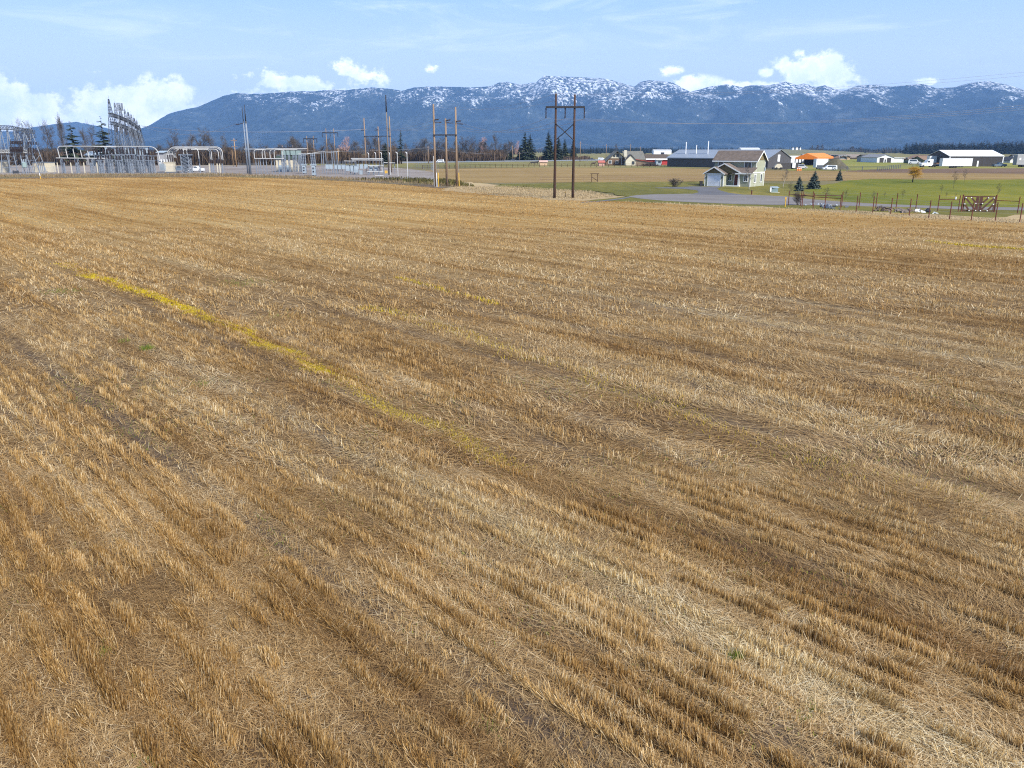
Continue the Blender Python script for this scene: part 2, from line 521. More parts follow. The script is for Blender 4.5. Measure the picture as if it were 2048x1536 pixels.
# straw and stem material: one random number per blade, plus the bands of the field
def blade_material(name, stops, macro=True):
    m_ = bpy.data.materials.new(name); m_.use_nodes = True
    nt = NT(m_.node_tree); nt.n.clear()
    at = nt.node('ShaderNodeAttribute', attribute_name='tint')
    c = nt.ramp(at.outputs['Fac'], stops)
    if macro: c, _, _ = stubble_colour(nt, c)
    d = nt.node('ShaderNodeBsdfDiffuse'); nt.put(d.inputs[0], c)
    t = nt.node('ShaderNodeBsdfTranslucent'); nt.put(t.inputs[0], c)
    mx = nt.node('ShaderNodeMixShader'); mx.inputs[0].default_value = .33
    nt.l.new(d.outputs[0], mx.inputs[1]); nt.l.new(t.outputs[0], mx.inputs[2])
    o = nt.node('ShaderNodeOutputMaterial'); nt.l.new(mx.outputs[0], o.inputs[0])
    return m_


stem_m = blade_material('stubble_stem', [(0, (.15, .092, .042)), (.25, (.34, .213, .085)), (.55, (.50, .335, .135)), (.82, (.64, .475, .24)), (1, (.80, .69, .47))])
straw_m = blade_material('loose_straw', [(0, (.15, .10, .06)), (.3, (.32, .22, .115)), (.6, (.48, .345, .18)), (.85, (.61, .47, .27)), (1, (.75, .65, .46))])
weed_m = blade_material('weed_blade', [(0, (.24, .19, .025)), (.4, (.50, .37, .025)), (.75, (.66, .50, .03)), (1, (.70, .58, .09))], False)
green_m = blade_material('green_blade', [(0, (.07, .11, .02)), (.6, (.16, .22, .035)), (1, (.32, .34, .06))], False)
tan_m = blade_material('dry_blade', [(0, (.22, .16, .09)), (.5, (.42, .32, .18)), (1, (.56, .46, .30))], False)


def view_points(n, y0, y1, slack=1.18):
    """random ground points, even in density, over the wedge of land in view (with room to step aside)"""
    a, b = .68 * slack, 5.6                               # half width of the strip at distance y: a*y + b
    F = lambda q: a * q * q / 2 + b * q
    c = F(y0) + rng.random(n) * (F(y1) - F(y0))
    y = (-b + np.sqrt(b * b + 2 * a * c)) / a
    x = (rng.random(n) * 2 - 1) * (a * y + b)
    ok = y < field_far(x / y) - .5
    return x[ok], y[ok]


def blades(x, y, z, length, width, yaw, lean, leanaz, twist=None):
    """quads: stem from (x,y,z), leaning by angle `lean` from upright toward azimuth `leanaz`"""
    n = len(x)
    d = np.stack([np.sin(lean) * np.sin(leanaz), np.sin(lean) * np.cos(leanaz), np.cos(lean)], -1)
    s = np.stack([np.cos(yaw), np.sin(yaw), np.zeros(n)], -1)
    p = np.stack([x, y, z], -1)
    w = (width / 2)[:, None]; tip = p + d * length[:, None]
    v = np.stack([p - s * w, p + s * w, tip + s * w * .65, tip - s * w * .65], 1).reshape(-1, 3)
    f = np.arange(4 * n).reshape(n, 4)
    return v, f


# how much of the crop still stands at a place (1 near and left, flattened swirls further right)
def standing(x, y):
    u, v = rowco(x, y)
    p = fbm(u * .10, v * .33, 31, 3)
    q = fbm(x * .09, y * .09, 33, 3)
    track = np.abs(((v + 40) % 6.3) - 3.1)               # wheel tracks
    keep = np.clip((p - .27) * 4.5, .06, 1) * np.clip((q - .22) * 5, .2, 1)
    keep = keep * np.where(track < .35, .12, 1)
    flat = np.clip((v - 9 - .12 * u) / 9, 0, 1)           # the combed-down right side
    return keep * (1 - .60 * flat)


PITCH = 0.40
ST_V, ST_F, ST_T = [], [], []


def put(store, vf, t):
    v, f = vf
    k = sum(len(q) for q in store[0])
    store[0].append(v); store[1].append(f + k); store[2].append(np.repeat(t, 4))


def snap_rows(x, y, jit):
    """pull points onto the nearest drill row"""
    u, v = rowco(x, y)
    row = np.round(v / PITCH); off = row * PITCH + rng.normal(0, jit, len(x)) - v
    return x + RV[0] * off, y + RV[1] * off, u, row


def gaps(u, row, seed, sc=1.5):
    return vnoise(u * sc, row * 7.77, seed)


stem = ([], [], [])
for (n, y0, y1, w0, ln, jit, thr) in ((960000, 4.0, 18, .0075, .21, .040, .44), (640000, 15, 38, .012, .21, .046, .44), (520000, 31, 84, .023, .21, .06, .42)):
    x, y = view_points(n, y0, y1)
    x, y, u, row = snap_rows(x, y, jit)
    loose = rng.random(len(x)) < .14                      # stems out of the row
    x = x + np.where(loose, rng.normal(0, .16, len(x)), 0); y = y + np.where(loose, rng.normal(0, .16, len(x)), 0)
    gp = gaps(u, row, 41, 1.7)
    st = standing(x, y)
    fade = np.clip((y1 - y) / (y1 * .18), 0, 1) * (1 if y0 < 8 else np.clip((y - y0) / (y0 * .2), 0, 1))
    keep = (rng.random(len(x)) < st * fade) & ((gp * .45 + gaps(u, row, 47, .55) * .40 + fbm(x * 1.2, y * 1.2, 48, 2) * .15 + rng.normal(0, .035, len(x))) > thr)
    x, y, gp, u, row = x[keep], y[keep], gp[keep], u[keep], row[keep]
    n = len(x)
    L = ln * (.35 + .75 * gp) * (.6 + .75 * rng.random(n))
    laz = gaps(u, row, 43, .7) * 6.3 + rng.normal(0, .9, n)
    lean = np.abs(rng.normal(0, .27, n)) + .45 * np.clip(gaps(u, row, 44, .5) - .45, 0, 1) * 2
    t = np.clip(.52 + .40 * (gaps(u, row, 45, .9) - .5) + rng.normal(0, .31, n), 0, 1)
    put(stem, blades(x, y, relief(x, y) - .01, L, w0 * (.7 + .6 * rng.random(n)), rng.normal(0, .7, n), lean, laz), t)
# far tufts
x, y = view_points(430000, 66, 262)
u, v = rowco(x, y)
keep = (rng.random(len(x)) < .35 + .65 * fbm(u * .06, v * .3, 51, 3)) & (rng.random(len(x)) < np.clip((y - 66) / 30, 0, 1))
x, y = x[keep], y[keep]; n = len(x)
t = np.clip(.42 + .7 * (fbm(u[keep] * .05, v[keep] * .25, 52, 3) - .5) + rng.normal(0, .10, n), .25, 1)
put(stem, blades(x, y, relief(x, y) - .01, .06 + .08 * rng.random(n), .05 + .08 * rng.random(n), rng.normal(0, .5, n), np.abs(rng.normal(.3, .4, n)), rng.random(n) * 6.3), t)
so = np_mesh('stubble', np.concatenate(stem[0]), np.concatenate(stem[1]), stem_m, {'tint': np.concatenate(stem[2])})
tag(so, 'orange brown cut stubble standing in long drill rows across the field', kind='stuff')

# loose straw lying between the rows, combed into swirls
straw = ([], [], [])
for (n, y0, y1, w0, ln) in ((1040000, 3.6, 18, .0066, .22), (600000, 18, 36, .0125, .28), (320000, 36, 80, .028, .42)):
    x, y = view_points(n, y0, y1)
    u, v = rowco(x, y)
    dens = np.clip(.30 + 1.3 * (fbm(u * .5, v * 1.3, 61, 3) - .28), .12, 1)
    trk = np.abs(((v + 40) % 6.3) - 3.1)
    dens = dens * np.where(trk < .22, .35, 1)
    keep = rng.random(len(x)) < dens
    x, y, u, v = x[keep], y[keep], u[keep], v[keep]
    n = len(x)
    L = ln * (.35 + 1.0 * rng.random(n))
    swirl = ROWA + (fbm(x * .35, y * .35, 62, 3) - .5) * 7.0
    flat = np.clip((v - 6) / 10, 0, 1)
    laz = swirl + rng.normal(0, 1, n) * (1.0 - .55 * flat) + np.where(rng.random(n) < .5, PI, 0)
    lean = R(90) - np.abs(rng.normal(0, .16, n))
    t = np.clip(.50 + .7 * (fbm(u * .25, v * .8, 63, 3) - .5) + rng.normal(0, .27, n), 0, 1)
    vv, fq = blades(x, y, relief(x, y) + .008 + .03 * rng.random(n), L, w0 * (.6 + .7 * rng.random(n)), -laz, lean, laz)
    put(straw, (vv, fq), t)
wo_ = np_mesh('straw', np.concatenate(straw[0]), np.concatenate(straw[1]), straw_m, {'tint': np.concatenate(straw[2])})
tag(wo_, 'pale loose straw lying flat and swirled between the stubble rows', kind='stuff')


# yellow weeds in the seams between harvester passes, and green tufts
def strip(store, pts, width, per_m, h, w, wander=.25, fade=None):
    gp = [G(*p) for p in pts]
    for a_, b_ in zip(gp[:-1], gp[1:]):
        Ln = (b_ - a_).length; n = int(Ln * per_m)
        if n < 1: continue
        t = rng.random(n)
        u = t * Ln
        x = a_.x + (b_.x - a_.x) * t; y = a_.y + (b_.y - a_.y) * t
        nx, ny = -(b_.y - a_.y) / Ln, (b_.x - a_.x) / Ln
        off = rng.normal(0, width / 2, n) + (vnoise(x * .5, y * .5, 71) - .5) * wander
        keep = rng.random(n) < .25 + vnoise(x * .8, y * .8, 72)
        x = (x + nx * off)[keep]; y = (y + ny * off)[keep]; n = len(x)
        sc = np.clip(y / 18, 1, 5)
        put(store, blades(x, y, relief(x, y), h * (.5 + rng.random(n)), w * sc, rng.random(n) * PI, np.abs(rng.normal(.3, .35, n)), rng.random(n) * 6.3), np.clip(rng.normal(.55, .25, n), 0, 1))


weeds = ([], [], [])
strip(weeds, [(120, 532), (180, 556)], .5, 90, .05, .012, .8)
strip(weeds, [(175, 554), (300, 596), (420, 642)], .34, 1500, .05, .010, .5)
strip(weeds, [(175, 554), (300, 596), (420, 642), (540, 697), (650, 752)], .55, 300, .05, .010, .7)
strip(weeds, [(420, 642), (540, 697), (650, 752)], .30, 2000, .05, .010, .6)
strip(weeds, [(650, 752), (760, 812), (880, 872), (960, 915), (1040, 960)], .42, 420, .06, .009, .8)
strip(weeds, [(740, 618), (860, 655), (1000, 700), (1120, 742)], .7, 90, .09, .009, .9)
strip(weeds, [(1120, 742), (1240, 790), (1420, 850), (1560, 905), (1760, 960), (1960, 1020)], .8, 100, .09, .009, .9)
strip(weeds, [(1850, 486), (1960, 498), (2100, 508)], .5, 160, .08, .016, .8)
strip(weeds, [(800, 560), (900, 590), (1000, 616)], .3, 60, .1, .012, .5)
yo = np_mesh('yellow_weeds', np.concatenate(weeds[0]), np.concatenate(weeds[1]), weed_m, {'tint': np.concatenate(weeds[2])})
tag(yo, 'bright yellow low weeds growing in thin seams along the field rows', kind='stuff')

greens = ([], [], [])


def tuft(px, py, r, n, h, w):
    p = G(px, py)
    x = p.x + rng.normal(0, r, n); y = p.y + rng.normal(0, r, n)
    put(greens, blades(x, y, relief(x, y), h * (.5 + rng.random(n)), np.full(n, w), rng.random(n) * PI, np.abs(rng.normal(.35, .3, n)), rng.random(n) * 6.3), np.clip(rng.normal(.55, .25, n), 0, 1))


for q in ((295, 707, .12, 160, .16, .011), (250, 692, .12, 60, .12, .011), (405, 775, .2, 90, .08, .011), (1470, 1330, .06, 110, .12, .008), (1627, 1435, .06, 50, .08, .008), (1606, 1452, .05, 40, .07, .008), (980, 1470, .12, 60, .08, .008),
          (300, 1540, .12, 80, .07, .008), (210, 1315, .10, 80, .07, .008), (10, 1030, .15, 60, .07, .009), (490, 572, .8, 220, .1, .02), (125, 590, .5, 160, .1, .02), (560, 640, .6, 120, .08, .018)):
    tuft(*q)
xg, yg = view_points(85000, 4, 26)
k_ = (fbm(xg * .35, yg * .35, 81, 3) > .56) & (rng.random(len(xg)) < .6)
xg, yg = xg[k_], yg[k_]; n = len(xg)
put(greens, blades(xg, yg, relief(xg, yg), .03 + .05 * rng.random(n), np.full(n, .011), rng.random(n) * PI, np.abs(rng.normal(.6, .35, n)), rng.random(n) * 6.3), np.clip(rng.normal(.75, .2, n), 0, 1))
go_ = np_mesh('green_grass', np.concatenate(greens[0]), np.concatenate(greens[1]), green_m, {'tint': np.concatenate(greens[2])})
tag(go_, 'small fresh green grass tufts scattered between the stubble', kind='stuff')


# ------------------------------------------------------------------ far ground: sheets laid one above the other
SHEET_Z = [0.0]


def sheet(name, pts, m_, z=None, ragged=0):
    if z is None:
        SHEET_Z[0] += .006; z = SHEET_Z[0]
    gp = [G(*p) for p in pts]
    if ragged:                                            # grown edges wander, paved ones do not
        rr_ = random.Random(len(pts)); q = []
        for a_, b_ in zip(gp, gp[1:] + gp[:1]):
            k = max(1, min(60, int((b_ - a_).length / 2.5)))
            for i in range(k):
                w = a_.lerp(b_, i / k); j = ragged if w.y < 400 else 0
                q.append(w + Vector((rr_.gauss(0, j), rr_.gauss(0, j * 1.4), 0)))
        gp = q
    bm = bmesh.new()
    vs = [bm.verts.new((p.x, p.y, z)) for p in gp]
    f = bm.faces.new(vs)
    bm.normal_update()
    if f.normal.z < 0: bmesh.ops.reverse_faces(bm, faces=[f])
    bmesh.ops.triangulate(bm, faces=bm.faces[:])
    me = bpy.data.meshes.new(name); bm.to_mesh(me); bm.free()
    me.materials.append(m_)
    o = bpy.data.objects.new(name, me); C.objects.link(o)
    return tag(o, kind='structure')


m_yard = ground_mat('yard_gravel', [(0, (.13, .10, .08)), (.4, (.20, .165, .14)), (.75, (.26, .23, .21)), (1, (.30, .27, .25))], .05, 1.5, (1, .5, 1))
m_verge = ground_mat('rough_verge', [(0, (.16, .12, .06)), (.35, (.27, .20, .11)), (.7, (.36, .27, .15)), (1, (.24, .23, .08))], .06, .9, (1, .6, 1), bump=.8)
m_weedbank = ground_mat('weedy_bank', [(0, (.085, .062, .045)), (.4, (.13, .097, .068)), (.7, (.13, .12, .05)), (1, (.18, .14, .085))], .08, 1.2, (1, .5, 1), bump=.8)
m_lawn = ground_mat('lawn_turf', [(0, (.062, .066, .018)), (.35, (.10, .094, .022)), (.6, (.14, .125, .03)), (.85, (.22, .165, .04)), (1, (.28, .20, .06))], .045, .6, (1, .25, 1), bump=.3)
m_lawn2 = ground_mat('green_turf', [(0, (.062, .076, .012)), (.35, (.098, .110, .014)), (.65, (.16, .15, .018)), (1, (.28, .22, .03))], .03, .5, (.8, .4, 1), bump=.3)
m_tan = ground_mat('far_stubble', [(0, (.125, .085, .034)), (.4, (.20, .135, .054)), (.7, (.255, .178, .075)), (1, (.32, .235, .11))], .03, .4, (.5, 1.6, 1), bump=.5)
m_past = ground_mat('pasture', [(0, (.10, .10, .035)), (.4, (.15, .14, .05)), (.7, (.20, .165, .07)), (1, (.26, .20, .10))], .02, .3, (.6, 1, 1), bump=.4)
m_pastg = ground_mat('young_pasture', [(0, (.12, .13, .03)), (.4, (.17, .175, .04)), (.7, (.23, .20, .06)), (1, (.28, .22, .08))], .012, .2, (.6, 1, 1), bump=.3)
m_soil = ground_mat('ploughed_soil', [(0, (.075, .05, .035)), (.5, (.13, .085, .055)), (1, (.19, .13, .085))], .03, .4, (.4, 1.5, 1), bump=.8)
m_asph = ground_mat('asphalt_grey', [(0, (.115, .105, .102)), (.5, (.165, .153, .148)), (1, (.21, .195, .188))], .12, 2.5, (.4, 1.6, 1), bump=.15, rot=.2)
m_asph2 = ground_mat('asphalt_dark', [(0, (.075, .075, .085)), (.5, (.11, .11, .12)), (1, (.15, .15, .155))], .15, 2.5, bump=.15)
m_hwy = ground_mat('highway_grey', [(0, (.16, .165, .18)), (1, (.24, .24, .25))], .02, .3, (.2, 1, 1), bump=.1)
m_hillg = ground_mat('hill_grass', [(0, (.10, .105, .06)), (.5, (.14, .135, .075)), (1, (.19, .165, .09))], .004, .05, bump=.2)

sheet('valley_meadow', [(-900, 330), (2900, 330), (2900, 303), (-900, 303)], m_past)
sheet('green_pasture', [(780, 334), (1420, 337), (1420, 321), (1000, 321), (780, 324)], m_past)
sheet('green_paddock', [(1575, 341), (2048, 341), (2500, 343), (2500, 317), (1850, 318), (1575, 318)], m_pastg)
sheet('far_field', [(845, 352), (870, 363), (960, 366), (1180, 364.5), (1420, 363), (1900, 360), (2500, 357), (2500, 346), (1560, 341), (1334, 336), (1100, 335), (980, 336), (870, 338), (845, 343)], m_tan, ragged=.5)
sheet('soil_strip', [(1690, 343.5), (1850, 346.5), (2048, 347.5), (2600, 350), (2600, 337), (2048, 336.5), (1900, 337), (1760, 338.5), (1700, 341)], m_soil, ragged=.8)
sheet('gravel_yard', [(-900, 362), (0, 357), (200, 354.5), (450, 353), (600, 357), (700, 361), (780, 364), (830, 362), (870, 361), (872, 345), (820, 338), (700, 331), (-900, 331)], m_yard)
sheet('highway', [(-900, 331), (350, 330), (600, 328), (800, 326.5), (1000, 323.6), (1220, 321), (1500, 318.5), (1500, 316), (1220, 318.5), (1000, 320.6), (800, 323.5), (600, 325.5), (350, 327), (-900, 328)], m_hwy)
sheet('weedy_bank', [(-900, 363), (0, 358), (200, 355.5), (450, 354), (600, 358), (700, 363), (800, 369.5), (880, 377), (960, 372), (905, 364), (868, 360.5), (780, 362), (700, 358.5), (600, 353.5), (450, 349), (200, 349), (0, 351), (-900, 353)], m_weedbank)
sheet('verge', [(860, 362), (905, 375), (880, 381), (1040, 396), (1100, 405), (1250, 408), (1400, 416), (1577, 424), (1700, 434), (1800, 442), (2048, 455), (2600, 472), (2600, 430), (2048, 421), (1577, 407), (1260, 395), (1010, 372), (930, 364)], m_verge, ragged=.4)
sheet('lawn', [(985, 374), (1060, 379), (1180, 381.5), (1258, 393), (1170, 402), (1200, 404.5), (1330, 407), (1480, 413), (1577, 417), (1900, 431), (1980, 437), (2048, 430), (2500, 430), (2500, 381), (1900, 378), (1420, 363.4), (1180, 365), (1000, 369)], m_lawn, ragged=.45)
sheet('green_lawn', [(1640, 394), (1690, 403), (1760, 408), (1830, 412), (1940, 415), (2060, 416), (2500, 424), (2500, 356), (1900, 360.3), (1740, 358), (1690, 362), (1640, 372), (1610, 383)], m_lawn2, ragged=.4)


def road(name, far_pts, near_pts, m_): return sheet(name, far_pts + near_pts[::-1], m_)


road('court_road', [(1258, 393.5), (1275, 391), (1310, 389.2), (1380, 388.2), (1440, 389), (1500, 390.3), (1577, 393.8), (1623, 399.5), (1687, 404.6), (1750, 408.4), (1820, 411), (1911, 414), (2048, 416), (2500, 423)],
     [(1258, 394.5), (1285, 398.5), (1330, 402.5), (1400, 406), (1480, 409.3), (1560, 411), (1623, 411.5), (1687, 412.2), (1750, 414), (1820, 415.4), (1911, 419.5), (2048, 421.8), (2500, 432)], m_asph)
sheet('driveway', [(1404.5, 373.8), (1444.6, 373.8), (1434, 377.5), (1438, 381), (1458, 386.5), (1490, 390.6), (1440, 390.6), (1380, 389.6), (1398, 385.3), (1394, 381.5), (1370, 378.5), (1310, 377), (1310, 376), (1360, 374.6), (1385, 373.5)], m_asph2)
sheet('footpath', [(1160, 405.4), (1200, 402.5), (1240, 397.5), (1259, 394.2), (1262, 395.4), (1244, 399.2), (1204, 404), (1162, 406.6)], m_asph2)

# tall dry grass on the verge between stubble and road, and round the pole feet
dry = ([], [], [])


def patch(store, poly, per_m2, h, w, tint=(.5, .22)):
    gp = [G(*p) for p in poly]
    xs = [p.x for p in gp]; ys = [p.y for p in gp]
    n = int((max(xs) - min(xs)) * (max(ys) - min(ys)) * per_m2)
    x = rng.uniform(min(xs), max(xs), n); y = rng.uniform(min(ys), max(ys), n)
    ins = np.zeros(n, bool)
    for i in range(len(gp)):
        a_, b_ = gp[i], gp[(i + 1) % len(gp)]
        c = ((a_.y > y) != (b_.y > y)) & (x < (b_.x - a_.x) * (y - a_.y) / (b_.y - a_.y + 1e-9) + a_.x)
        ins ^= c
    x, y = x[ins], y[ins]
    k = rng.random(len(x)) < .3 + fbm(x * .25, y * .12, 91, 3)
    x, y = x[k], y[k]; n = len(x)
    put(store, blades(x, y, relief(x, y) * 0, h * (.4 + rng.random(n)), w * (.6 + .8 * rng.random(n)), rng.normal(0, .6, n), np.abs(rng.normal(.15, .25, n)), rng.random(n) * 6.3), np.clip(rng.normal(*tint, n), 0, 1))


patch(dry, [(900, 377), (1010, 373), (1180, 383), (1230, 394), (1150, 401), (1060, 398), (960, 386)], 14, .22, .07)
patch(dry, [(1577, 417), (1700, 422), (1800, 430), (2060, 441), (2300, 452), (2300, 462), (2048, 452), (1800, 439), (1700, 431), (1577, 421)], 26, .18, .05)
patch(dry, [(1250, 403), (1577, 418), (1577, 422), (1250, 406)], 7, .22, .07)
patch(dry, [(-100, 356.5), (200, 354), (450, 352.5), (700, 361), (860, 372), (940, 376), (860, 366), (700, 357), (450, 348), (200, 349), (-100, 351)], 3.0, .5, .10, (.12, .2))
do = np_mesh('dry_grass', np.concatenate(dry[0]), np.concatenate(dry[1]), tan_m, {'tint': np.concatenate(dry[2])})
tag(do, 'tall bleached dry grass on the verges around the field edge', kind='stuff')
bank = ([], [], [])
patch(bank, [(700, 360), (800, 364), (905, 373), (950, 374), (900, 362), (800, 358)], 3, .6, .25, (.3, .2))
patch(bank, [(1010, 375), (1070, 371), (1060, 377)], 3, .2, .2, (.5, .2))
bo = np_mesh('green_weeds', np.concatenate(bank[0]), np.concatenate(bank[1]), blade_material('bank_weed', [(0, (.07, .055, .03)), (.5, (.13, .12, .04)), (1, (.22, .18, .08))], False), {'tint': np.concatenate(bank[2])})
tag(bo, 'low green weeds on the bank below the fenced yard', kind='stuff')

# ------------------------------------------------------------------ mountains
SKYLINE = [(-900, 262), (-500, 246), (-250, 262), (-100, 255), (0, 262), (30, 263), (53, 256), (81, 252), (127, 246), (152, 243.5), (178, 248.5), (203, 253.6), (230, 260), (262, 266)]
RIDGE = [(245, 288), (262, 272), (283, 256), (300, 250.4), (321, 237), (336.5, 228), (354, 222.5), (379.6, 216.8), (395, 214), (417.7, 204), (448, 191.4), (473.5, 185.7), (500, 188), (523, 187.6), (560, 184.5), (588, 182.5), (629, 182.5), (670, 179),
         (690, 180.5), (741.5, 174.7), (782.5, 178), (803, 181.5), (827, 174.7), (871, 173), (940, 174.7), (981, 173), (998, 165), (1015, 163.7), (1039, 169.5), (1073, 164.4), (1087, 151), (1107, 152.5), (1158, 154), (1213, 157.6), (1244, 166), (1268, 173),
         (1281.5, 163.7), (1298.6, 160), (1343, 164.4), (1363.5, 174.7), (1380.5, 184), (1416, 174), (1454, 169), (1485, 174), (1502, 170.6), (1539, 170.6), (1572, 163), (1594, 169.5), (1608, 167), (1632, 174), (1649, 170.6), (1686, 182), (1717, 170.6),
         (1751, 169.5), (1779, 174), (1847, 168), (1874, 177), (1908.5, 174), (1943, 164.8), (1980, 162), (2014.5, 169.5), (2048, 179), (2120, 168), (2200, 176), (2320, 166), (2480, 178), (2700, 172), (3000, 185)]

mm = bpy.data.materials.new('mountain_forest'); mm.use_nodes = True
nt = NT(mm.node_tree); nt.n.clear()
pos_ = nt.node('ShaderNodeNewGeometry').outputs['Position']
att = nt.node('ShaderNodeAttribute', attribute_name='snowline')
x_, y_, z_ = nt.sep(pos_)
big = nt.noise(pos_, 1 / 420.0, 4, .6)
mid = nt.noise(nt.vm('MULTIPLY', pos_, (1, .5, .45)), 1 / 60.0, 3, .65)
fine = nt.noise(nt.vm('MULTIPLY', pos_, (1, .4, .5)), 1 / 22.0, 2, .7)
forest = nt.ramp(nt.m('ADD', nt.m('MULTIPLY', big, .5), nt.m('MULTIPLY', mid, .5)), [(.3, (.007, .014, .020)), (.48, (.016, .028, .034)), (.60, (.042, .056, .058)), (.74, (.11, .11, .10))])
sn = nt.m('ADD', att.outputs['Fac'], nt.m('ADD', nt.m('MULTIPLY', nt.m('SUBTRACT', big, .5), .9), nt.m('MULTIPLY', nt.m('SUBTRACT', mid, .5), .8)))
cover = nt.m('ADD', sn, nt.m('MULTIPLY', nt.m('SUBTRACT', fine, .5), 2.2))
cover = nt.m('MINIMUM', cover, nt.m('ADD', .62, nt.m('MULTIPLY', nt.m('SUBTRACT', nt.noise(nt.vm('MULTIPLY', pos_, (1, .5, .4)), 1 / 34.0, 3, .7), .5), 2.2)))
snow = nt.sm(cover, .46, .92)
colm = nt.mix(nt.m('MULTIPLY', snow, .78), forest, (.80, .83, .88))
bd = nt.node('ShaderNodeBsdfDiffuse'); nt.put(bd.inputs[0], colm)
o_ = nt.node('ShaderNodeOutputMaterial'); nt.l.new(bd.outputs[0], o_.inputs[0])


def massif(name, line, r0, r1, rback, na, nr, spur, seed, snow_on):
    ae = [azel(*p) for p in line]
    A = np.linspace(ae[0][0], ae[-1][0], na)
    E = np.interp(A, [q[0] for q in ae], [q[1] for q in ae])
    E = E + .0011 * (fbm(A * 260, A * 0, seed + 9, 3) - .5)
    rc = r1 + 900 * (fbm(A * 5, A * 0 + 3, seed, 2) - .5)
    Hc = np.tan(E) * rc + CAMH
    ks = np.hanning(max(5, na // 9) | 1); ks /= ks.sum(); pad = len(ks) // 2
    Hs = np.convolve(np.pad(Hc, pad, mode='edge'), ks, 'valid')[:na]
    t = np.concatenate([np.linspace(0, 1, nr), np.linspace(1, 2, 14)[1:]])
    tt = t[None, :]; AA = A[:, None]
    rr = np.where(tt <= 1, r0 + (rc[:, None] - r0) * tt, rc[:, None] + (rback - rc[:, None]) * (tt - 1))
    prof = np.where(tt <= 1, .45 * tt ** 1.0 + .55 * tt ** 1.7, np.clip(1 - (tt - 1) * 1.02, 0, 1) ** .8)
    # spurs and gullies: ridged noise over the real ground, bent so that they run slantwise down the face
    X0 = rr * np.sin(AA); Y0 = rr * np.cos(AA)
    wx = 900 * (fbm(X0 / 2600, Y0 / 2600, seed + 1, 3) - .5); wy = 900 * (fbm(X0 / 2600, Y0 / 2600, seed + 5, 3) - .5)
    rid = 1 - np.abs(2 * fbm((X0 + wx) / 1150, (Y0 + wy) / 2300, seed + 2, 4, .5) - 1)
    rid2 = 1 - np.abs(2 * fbm((X0 + wx * 1.4) / 380, (Y0 + wy) / 640, seed + 4, 3) - 1)
    win = np.clip(3.6 * tt * (1.0 - tt), 0, 1) * np.clip(tt * 1.6, 0, 1)
    Hm = Hs[:, None] + (Hc - Hs)[:, None] * np.clip(tt, 0, 1) ** 7
    h = Hm * prof + 1.45 * spur * win * (rid - .74) * Hc[:, None] + .40 * spur * win * (rid2 - .7) * Hc[:, None]
    h = np.where(tt <= 1, np.minimum(h, Hc[:, None] * rr / rc[:, None] * (.985 + .015 * tt)), h)
    h = np.maximum(h, -20 + 30 * np.clip(tt * 20, 0, 1))
    h = np.where(tt < .001, -20, h)
    x = rr * np.sin(AA); y = rr * np.cos(AA)
    V = np.stack([x, y, h], -1).reshape(-1, 3)
    nt_ = len(t)
    i, j = np.meshgrid(np.arange(na - 1), np.arange(nt_ - 1), indexing='ij')
    a_ = (i * nt_ + j).ravel()
    F = np.stack([a_, a_ + nt_, a_ + nt_ + 1, a_ + 1], -1)
    pxs = [q[0] for q in line]
    lev = np.interp(A, [azel(p, 300)[0] for p in (-900, 260, 420, 700, 900, 1050, 1250, 1500, 1900, 3000)], [.0, .0, .40, .36, .36, .44, .46, .42, .44, .44])[:, None]
    rel = h / 860.0
    slope = np.gradient(h, axis=0); slope = slope / (np.abs(slope).max() + 1e-6)
    SN = (rel - .75) * 2.4 + lev * 1.15 + .10 - np.clip(slope * 3, -.16, .16) + 1.25 * (rid2 - .72) + .5 * (rid - .75)
    if not snow_on: SN = SN * 0 + .05 + (rel - .36) * 2.0
    o = np_mesh(name, V, F, mm, {'snowline': SN.ravel()})
    o.data.polygons.foreach_set('use_smooth', np.ones(len(F), bool))
    return tag(o, kind='structure')


massif('mountains', RIDGE, 6800, 10200, 13200, 1100, 150, .42, 3, True)
massif('far_mountains', SKYLINE, 9800, 12600, 13800, 260, 50, .3, 13, False)
# low grassy rise behind the orange shelter
mbh = MB()
hx = [(-4, 0), (-2, 3), (0, 7), (2, 9.5), (4, 9), (6, 6.5), (8, 3.5), (10, 0)]
hillY = 1700
for k, (q, hh) in enumerate(hx):
    pxk = 1500 + q * 26
    for vv, f_ in ((0, 0), (90, .55), (220, 1), (420, .6), (600, 0)):
        mbh.v.append(Vector((Xt(pxk, hillY + vv), hillY + vv, -.3 + hh * f_)))
for k in range(len(hx) - 1):
    for j in range(4): mbh.f.append((k * 5 + j, k * 5 + j + 1, (k + 1) * 5 + j + 1, (k + 1) * 5 + j))
tag(mbh.build('hill', m_hillg, smooth=True), kind='structure')

# ------------------------------------------------------------------ the air
hz = MB(); hz.box((0, 300, 0), (33000, 33000, 2))
hz = MB().boxf(Vector((0, 0, 0)), Vector((1, 0, 0)), Vector((0, 1, 0)), (-16500, 16500), (-16000, 16600), (-22, 1150))
ham = bpy.data.materials.new('haze_air'); ham.use_nodes = True
nt = NT(ham.node_tree); nt.n.clear()
pv = nt.node('ShaderNodeVolumePrincipled')
pv.inputs['Color'].default_value = (.28, .53, 1.0, 1)
pv.inputs['Density'].default_value = 6.4e-5
pv.inputs['Anisotropy'].default_value = 0.0
o_ = nt.node('ShaderNodeOutputMaterial'); nt.l.new(pv.outputs[0], o_.inputs['Volume'])
hzo = hz.build('haze', ham)
tag(hzo, 'faint blue air between the field and the mountains', kind='stuff')

